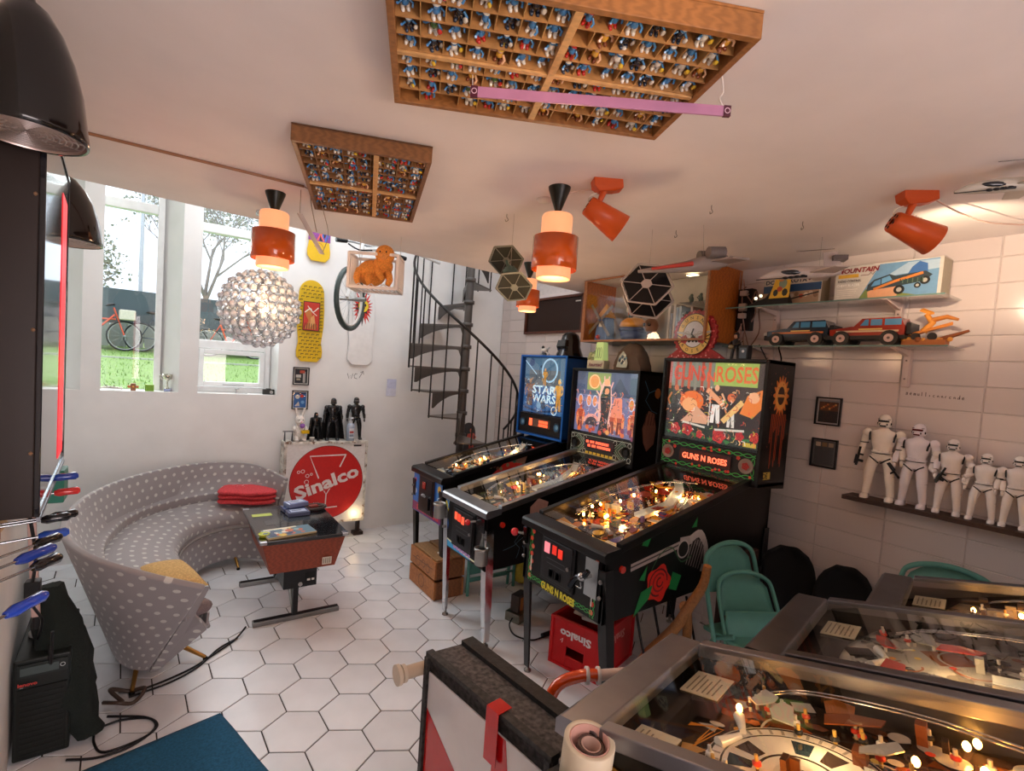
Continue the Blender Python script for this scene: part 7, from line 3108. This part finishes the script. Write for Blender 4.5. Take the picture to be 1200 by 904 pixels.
for k, (pts, lab) in enumerate([
        ([(.45, 3.06, .03), (.38, 2.98, .006), (.25, 2.86, .006), (.14, 2.78, .006), (-.02, 2.72, .006), (-.12, 2.74, .006)], 'black cable running across the floor from the table to the sofa'),
        ([(.40, 3.0, .005), (.3, 2.93, .005), (.2, 2.80, .005), (.08, 2.72, .005), (-.08, 2.68, .005)], 'second black cable beside the one from the arcade table'),
        ([(-.25, 2.52, .12), (-.2, 2.5, .02), (-.1, 2.52, .006), (0, 2.48, .006), (.02, 2.40, .006), (-.06, 2.33, .006), (-.16, 2.32, .006), (-.26, 2.36, .006)], 'black cable looping on the floor by the computer tower'),
        ([(-.22, 2.56, .2), (-.19, 2.49, .03), (-.18, 2.41, .006), (-.14, 2.34, .006), (-.02, 2.36, .006), (.03, 2.42, .006), (-.02, 2.5, .006), (-.15, 2.55, .02)], 'thin black cable crossing the loop beside the computer tower'),
        ([(-.17, 2.66, .02), (-.12, 2.60, .04), (-.06, 2.62, .01), (-.02, 2.68, .03), (-.08, 2.72, .01), (-.15, 2.70, .05), (-.1, 2.63, .02)], 'tangled grey brown cable knot under the near sofa end'),
        ([(-.30, 2.30, .55), (-.31, 2.36, .4), (-.33, 2.46, .42)], 'black lead hanging down to the computer tower'),
        ([(-.335, 2.06, 1.08), (-.32, 2.1, .9), (-.345, 2.2, .72), (-.33, 2.3, .6), (-.37, 2.5, .44)], 'black power lead hanging down the left wall')]):
    g = G()
    g.tube(pts, .005 if k != 4 else .009, '17171a' if k != 4 else '4a3c34', 6, smooth=6)
    tag(g.build('cable', 'satin'), lab, 'cable')
g = G()
g.box(-.355, 2.145, .74, -.315, 2.185, .80, '17181a')
tag(g.build('power_adapter', 'satin', None, .004), 'small black power adapter on the lead down the left wall', 'adapter')

# ---------------------------------------------------------------- under and beside the machines
t = thing('wooden_crate', 'old wooden crate with printed side under the blue machine', 'crate', (1.70, 3.14, 0))
cwd = 'b8743c'
g = G()
for z in (.0, .14):
    g.box(-.105, -.20, z + .004, -.09, .20, z + .128, cwd)
    g.box(.115, -.20, z + .004, .13, .20, z + .128, cwd)
    g.box(-.09, -.20, z + .004, .115, -.185, z + .128, '8a5630')
    g.box(-.09, .185, z + .004, .115, .20, z + .128, '8a5630')
g.box(-.10, -.195, .0, .125, .195, .012, '8a5630')
g.build('side_boards', 'wood', t, .003)
g = G()
g.box(-.085, -.185, .262, .03, .19, .276, 'a87e54')
g.box(.04, -.19, .268, .135, .185, .282, '9a7048')
g.build('lid_boards', 'wood', t, .003)
g = G(fr((-.1055, 0, 0), (0, -1, 0), (0, 0, 1)))
for x, z, r in ((-.07, .19, .035), (.02, .20, .025), (.09, .19, .03), (0, .07, .045)):
    g.ring(x, z, r, .006, '6a4022', 12)
g.line([(-.15, .20), (.16, .21)], .006, '6a4022')
g.build('stencil_print', 'print', t)
g = G()
g.box(-.02, -.12, .20, .03, -.06, .285, 'e8e4dc')
g.build('paper_slip', 'matte', t)


def bottle_crate(loc, rz):
    t = thing('bottle_crate', 'red plastic crate with upside down white lettering under the rose machine', 'crate', loc, rz)
    w, d, h = .148, .20, .27
    RC = 'c81e22'
    g = G()
    tk = .012
    for s in (-1, 1):
        # long sides with a grip hole
        y = s * d
        y0_, y1_ = min(y, y - s * tk), max(y, y - s * tk)
        for q in ((-w, 0, -.055, h), (.055, 0, w, h), (-.055, 0, .055, .07), (-.055, .12, .055, h)):
            g.box(q[0], y0_, q[1], q[2], y1_, q[3], RC)
        x = s * w
        g.box(min(x, x - s * tk), -d + tk, 0, max(x, x - s * tk), d - tk, h, RC)
    g.box(-w + tk, -d + tk, .0, w - tk, d - tk, .012, 'a01418')
    g.build('crate_shell', 'satin', t, .003)
    g = G()
    for z in (.0, h - .014):
        g.box(-w - .008, -d - .008, z, w + .008, -d, z + .014, RC)
        g.box(-w - .008, d, z, w + .008, d + .008, z + .014, RC)
        g.box(-w - .008, -d, z, -w, d, z + .014, RC)
        g.box(w, -d, z, w + .008, d, z + .014, RC)
    for x in (-w, w):
        for y in (-d, d):
            g.cb(x, y, h / 2, .018, .018, h, RC)
    g.build('rims', 'satin', t, .003)
    g = G(fr((0, -d - .001, 0), (1, 0, 0), (0, 0, 1)))
    g.text('Sinalco', .046, .0, .19, 'f0e6e4', .19, .04, 0, pi)
    g.line([(-.09, .145), (-.075, .16), (-.08, .135)], .005, 'e8c8c8')
    g.build('lettering', 'print', t)
    g = G(fr((w + .001, 0, 0), (0, 1, 0), (0, 0, 1)))
    g.text('Sinalco', .05, 0, .18, 'e89a94', .18, .03, 0, pi)
    g.build('lettering', 'print', t)
    return t


bottle_crate((2.10, 1.947, 0), -radians(73.5))
for k, (x, y, a, c, l, z) in enumerate(((2.09, 1.99, .3, 'd8d0c8', 'white folded paper lying in the red crate', .24), (2.12, 1.90, .2, '8a3f86', 'purple box lying on top of the red crate', .262), (2.03, 1.86, -.9, 'b8b2ac', 'grey plastic shell lying on the rim of the red crate', .274), (2.20, 1.90, .1, '1c1c1e', 'black flat case lying in the red crate', .26))):
    g = G()
    g.box(-.08, -.05, 0, .08, .05, [.02, .035, .018, .03][k], c)
    o = g.build(['folded_paper', 'purple_box', 'plastic_shell', 'flat_case'][k], 'satin', None, .008)
    o.location = (x, y, z)
    o.rotation_euler = (0, .12, a)
    tag(o, l, ['paper', 'box', 'shell', 'case'][k])

t = thing('transformer', 'grey metal transformer with copper coil on the floor', 'transformer', (1.99, 2.50, 0), .35)
g = G()
g.box(-.075, -.055, 0, .075, .055, .06, '8c8a80')
g.build('base_box', 'metal', t, .004)
g = G()
g.box(-.055, -.03, .06, -.03, .03, .17, '3a302a')
g.box(.03, -.03, .06, .055, .03, .17, '3a302a')
g.box(-.03, -.03, .15, .03, .03, .17, '3a302a')
g.build('core', 'satin', t, .003)
g = G()
g.cyl((0, 0, .062), (0, 0, .148), .030, 'b8743a', n=20)
g.build('coil', 'satin', t)
g = G()
g.tube([(1.92, 2.47, .03), (1.87, 2.43, .012), (1.84, 2.33, .006), (1.90, 2.24, .006), (2.0, 2.24, .006)], .005, '1c1c1e', 6, smooth=6)
g.cyl((1.98, 2.24, .014), (2.05, 2.245, .014), .014, '1c1c1e', n=10)
tag(g.build('cable', 'satin'), 'black cable and plug looping from the transformer on the floor', 'cable')
t = thing('yellow_bag', 'yellow green bag on the floor below the mansion machine', 'bag', (2.35, 2.93, 0))
g = G()
g.ball((0, 0, .09), (.10, .07, .09), 'c8b848', 12, 8)
g.build('bag', 'fabric', t)
g = G()
g.tube([(-.04, 0, .17), (-.02, 0, .22), (.02, 0, .22), (.04, 0, .17)], .006, 'a89838', 6, smooth=4)
g.build('handle', 'fabric', t)
g = G()
g.box(-.07, -.05, 0, .07, .05, .16, 'd88f94')
o = g.build('pink_box', 'matte', None, .01)
o.location = (2.55, 2.72, 0)
tag(o, 'pink box on the floor behind the yellow bag', 'box')


# folding chairs
def folding_chair(label, loc, rz, folded=False, tilt=0):
    t = thing('folding_chair', label, 'chair', loc)
    t.rotation_euler = (tilt, 0, rz)
    TE = '5f9c90'
    w = .20
    H_ = .80

    def bx(y, z):
        return y
    g = G()
    lean = .10
    pts = [(-w, -.16 if not folded else 0, .0), (-w, .02, .45), (-w * .98, .02 + lean * .8, .70), (-w * .75, .02 + lean, H_ - .02), (0, .02 + lean * 1.05, H_ + .01), (w * .75, .02 + lean, H_ - .02), (w * .98, .02 + lean * .8, .70), (w, .02, .45), (w, -.16 if not folded else 0, .0)]
    g.tube(pts, .012, TE, 8, smooth=5)
    g.build('back_frame', 'satin', t)
    g = G()
    n = 8
    rows = []
    for j in range(5):
        v = j / 4
        row = []
        for i in range(n + 1):
            u = -1 + 2 * i / n
            z = .58 + .20 * v
            if j == 4:
                z = .795 - .05 * abs(u) ** 3
            if j == 0:
                z = .60 - .02 * (1 - u * u)
            row.append((u * w * (.95 - .16 * v), .03 + lean * (.45 + .6 * v) + .025 * (1 - u * u), z))
        rows.append(row)
    g.loft(rows, TE, False, False)
    o = g.build('backrest', 'satin', t)
    md = o.modifiers.new('s', 'SOLIDIFY')
    md.thickness = .008
    y0_ = .05 if not folded else .02
    g = G()
    for s in (-1, 1):
        g.tube([(s * w * .9, .24 if not folded else .05, 0), (s * w * .9, .02, .40), (s * w * .9, -.10 if not folded else .0, .52 if folded else .46)], .011, TE, 8)
    g.tube([(-w * .9, .20 if not folded else .05, .08), (w * .9, .20 if not folded else .05, .08)], .009, TE, 8)
    g.tube([(-w, -.12 if not folded else 0, .12), (w, -.12 if not folded else 0, .12)], .009, TE, 8)
    g.build('rear_legs', 'satin', t)
    g = G()
    if folded:
        q = [(-.18, .012, .14), (.18, .012, .14), (.19, .03, .63), (-.19, .03, .63)]
    else:
        q = [(-.18, -.24, .44), (.18, -.24, .44), (.18, .10, .43), (-.18, .10, .43)]
    g.add(q, [(0, 1, 2, 3)], TE)
    o = g.build('seat', 'satin', t)
    md = o.modifiers.new('s', 'SOLIDIFY')
    md.thickness = .022
    md = o.modifiers.new('b', 'BEVEL')
    md.width = .018
    md.segments = 3
    return t


folding_chair('sea green folding chair standing beside the rose machine', (2.37, 1.255, 0), radians(-10)).scale = (.86, .9, 1.02)
ch2 = folding_chair('folded sea green chair leaning on the standing one, label scraps on its seat', (2.30, 1.09, 0), radians(-28), True, -.16)
ch2.scale = (.72, .9, .90)
g = G()
for k in range(3):
    g.box(-.02 + k * .006, -.067, .30 + k * .055, .004 + k * .008, -.062, .345 + k * .055, 'd8b878')
g.build('label_scraps', 'matte', ch2)
folding_chair('sea green folding chair under the mansion machine', (2.05, 2.915, 0), 0, True)
folding_chair('folded sea green chair standing between the far right machine and the tiles', (2.90, .66, 0), radians(-78), True).scale = (.85, .8, 1.06)

t = thing('branch_prop', 'forked brown wooden branch leaning under the rose machine', 'branch', (2.10, 1.38, 0))
g = G()
g.tube([(.13, .34, .03), (.08, .24, .18), (.0, .05, .42), (-.03, -.04, .58), (-.04, -.10, .70), (-.05, -.12, .80)], [.030, .028, .03, .032, .024, .018], 'a8703c', 10, smooth=4)
g.build('main_limb', 'wood', t)
g = G()
g.tube([(-.02, -.01, .56), (.12, .06, .38), (.32, .18, .03)], [.028, .022, .018], 'a8703c', 10, smooth=4)
g.build('side_limb', 'wood', t)
g = G()
g.box(2.40, 1.385, .36, 2.72, 1.415, .74, '3a2018')
o = g.build('leaning_board', 'wood', None, .006)
tag(o, 'dark red brown wooden board behind the standing folding chair', 'panel')
for k, (x, y, r, h, lab) in enumerate(((2.93, 1.33, .135, .72, 'taller black rounded chair shell against the tiled wall'), (2.96, 1.06, .125, .70, 'lower black rounded chair shell against the tiled wall'))):
    t = thing('black_chair', lab, 'chair', (x, y, 0), radians(-58))
    g = G()
    rows = []
    for j in range(13):
        z = .30 + (h - .30) * j / 12
        ww = r * (1 - max(0, (j - 6) / 6.2) ** 2.6) ** .5
        rows.append([(ww * u, .05 * (1 - u * u) + .02 * j / 12, z) for u in (-1, -.75, -.5, -.25, 0, .25, .5, .75, 1)])
    g.loft(rows, '0b0a0a', False, False)
    o = g.build('shell', 'matte', t)
    md = o.modifiers.new('s', 'SOLIDIFY')
    md.thickness = .018
    g = G()
    for sx_ in (-1, 1):
        for sy_ in (-1, 1):
            g.cyl((sx_ * .09, sy_ * .06 + .0, .34), (sx_ * .12, sy_ * .10 - .03, 0), .010, '1c1c1c', n=8)
    g.build('legs', 'satin', t)
    g = G()
    g.lathe([(.001, .28), (.12, .29), (.13, .32), (.11, .335), (.001, .335)], '151514', (0, -.03, 0), 20)
    g.build('seat', 'satin', t)
random.seed(19)
for k in range(4):
    g = G()
    x, y = 2.1 + k * .14, 1.66
    g.tube([(x, y, .40), (x + .03, y - .05, .18), (x + random.uniform(-.1, .1), y - .16, .012), (x + random.uniform(-.1, .25), y - .22, .008), (x + .3, y - .05, .008)], .007, '17171a', 6, smooth=5)
    tag(g.build('cable', 'satin'), ['leftmost', 'second', 'third', 'rightmost'][k] + ' thick black cable hanging under the rose machine', 'cable', 'cables under the rose machine')

# ---------------------------------------------------------------- foreground light box, tape rolls, tube
P_ = [(.731, 1.357), (.891, 1.355), (.945, .868), (.80, .83)]
t = thing('display_box', 'upright worn black box with white and red side panel in front', 'box', (0, 0, 0))
g = G()
g.prism(P_[::-1], .685, '4a4543', .012)
g.build('case', 'worn', t, .004)
g = G()


def along(a, b, w0, w1, z0, z1, col, g):
    a, b = Vector((a[0], a[1], 0)), Vector((b[0], b[1], 0))
    d = (b - a).normalized()
    n = Vector((d.y, -d.x, 0))
    p = [a + n * w0, b + n * w0, b + n * w1, a + n * w1]
    g.loft([[(q.x, q.y, z0) for q in p], [(q.x, q.y, z1) for q in p]], col, True, True, False)


along(P_[1], P_[2], -.002, .045, .697, .712, '171615', g)
g.build('top_batten', 'worn', t, .002)
g = G()
along(P_[0], P_[3], -.016, .010, .690, .704, '2e2c2a', g)
along(P_[0], P_[3], -.014, .0, .645, .69, '2e2c2a', g)
a, b = Vector((P_[0][0], P_[0][1], 0)), Vector((P_[3][0], P_[3][1], 0))
d = (b - a).normalized()
F = fr((a.x - .0, a.y, 0), tuple(d), (0, 0, 1))
if F.col[2][0] > 0:
    pass
F.translation = Vector((a.x, a.y, 0)) + Vector((F[0][2], F[1][2], 0)) * .001
g.M = F
Lf = (b - a).length
g.box(.0, .02, 0, .018, .69, .014, '2e2c2a')
g.box(Lf - .018, .02, 0, Lf, .69, .014, '2e2c2a')
g.box(.018, .02, 0, Lf - .018, .04, .014, '2e2c2a')
g.build('frame', 'worn', t, .002)
g = G(F)
g.box(.018, .04, 0, Lf - .018, .645, .004, 'e4e0de')
g.L = 38
g.poly([(.019, .53), (.019, .04), (.07, .12), (.085, .25), (.13, .36), (.21, .402)], 'c41a18')
g.poly([(.33, .644), (.375, .644), (.40, .5), (.41, .36), (.35, .36), (.325, .5)], 'c81218')
g.build('side_panel', 'gloss', t)
g = G()
e = (a + (b - a) * .62)
g.M = Matrix.Translation((e.x, e.y, 0)) @ Matrix.Rotation(atan2(d.y, d.x), 4, 'Z')
g.loft([[(-.024, s_, z) for s_, z in ((-.018, .56), (-.018, .7065), (.03, .7075), (.03, .7055), (-.0165, .7045), (-.0165, .56))], [(.024, s_, z) for s_, z in ((-.018, .56), (-.018, .7065), (.03, .7075), (.03, .7055), (-.0165, .7045), (-.0165, .56))]], 'c81218', True, True, False)
g.build('red_ribbon', 'gloss', t)

t = thing('pipe_end', 'cream plastic pipe end sticking out behind the worn box', 'pipe', (.70, 1.385, .632))
g = G()
g.cyl((-.05, 0, 0), (.19, .0, 0), .020, 'c8b49c', n=24)
g.build('pipe', 'satin', t)
g = G()
for v, r in ((-.062, .031), (-.044, .027)):
    g.cyl((v, 0, 0), (v + .012, 0, 0), r, 'd2c2ac', n=28)
g.build('flange', 'satin', t, .002)
g = G(Matrix.Translation((.733, .712, .806)) @ Matrix.Rotation(radians(14), 4, 'X'))
t = thing('tape_roll', 'large cream tape roll on end beside the near machine', 'tape roll', (.757, .690, .812))
t.rotation_euler = (.12, -.05, 0)
g = G()
g.lathe([(.050, -.05), (.052, -.048), (.052, .046), (.050, .048), (.043, .048), (.041, .046), (.041, -.05), (.050, -.05)], 'd8c8ac', n=40)
g.build('tape', 'satin', t)
g = G()
g.lathe([(.041, -.049), (.041, .047), (.038, .047), (.038, -.049)], 'd8a89a', n=32)
g.build('core', 'matte', t)
t = thing('tape_roll', 'small brown tape roll sitting inside the large cream one', 'tape roll', (.765, .690, .825))
t.rotation_euler = (.12, -.05, 0)
g = G()
g.lathe([(.028, -.02), (.028, .018), (.020, .018), (.020, -.02), (.028, -.02)], '4a3a32', n=28)
g.build('tape', 'gloss', t)
g = G()
g.lathe([(.0205, -.02), (.0205, .0185), (.0175, .0185), (.0175, -.02)], 'd8b8a8', n=28)
g.build('core', 'matte', t)
t = thing('tape_roll', 'tiny cream tape roll in front of the large one at the picture edge', 'tape roll', (.757, .618, .778))
t.rotation_euler = (.2, .1, 0)
g = G()
g.lathe([(.023, -.012), (.023, .012), (.012, .012), (.012, -.012), (.023, -.012)], 'd8b8a0', n=24)
g.build('tape', 'satin', t)
t = thing('table_stack', 'plain dark shelf under the tape rolls beside the near machine', 'shelf', (.70, .66, 0))
g = G()
g.box(-.10, -.16, .0, .10, .09, .754, '3a3634')
g.build('cabinet', 'worn', t, .004)
g = G()
g.box(-.105, -.165, .754, .105, .094, .762, '2c2a28')
g.build('top', 'worn', t, .002)

t = thing('orange_tube', 'bent orange tube with white clamps behind the worn box', 'tube', (0, 0, 0))
g = G()
g.tube([(1.02, 1.17, .40), (1.055, 1.15, .54), (1.09, 1.135, .615), (1.15, 1.10, .645), (1.20, 1.07, .65)], .019, 'e0501a', 14, smooth=5)
g.build('tube', 'gloss', t)
for x, y, z in ((1.165, 1.09, .648), (1.195, 1.07, .650)):
    g = G(fr((x, y, z), (0, 0, 1), (.55, .83, 0)))
    g.lathe([(.020, -.005), (.027, -.005), (.027, .005), (.020, .005)], 'e4ddd6', n=20)
    g.build('clamp', 'satin', t)
g = G()
g.tube([(1.20, 1.07, .65), (1.27, 1.03, .66), (1.30, 1.01, .672)], [.017, .016, .012], 'd8c0b4', 12)
g.build('white_sleeve', 'satin', t)
g = G()
g.tube([(1.02, 1.17, .40), (1.0, 1.18, .2), (1.0, 1.18, .01)], .019, 'e0501a', 12)
g.build('lower_tube', 'gloss', t)
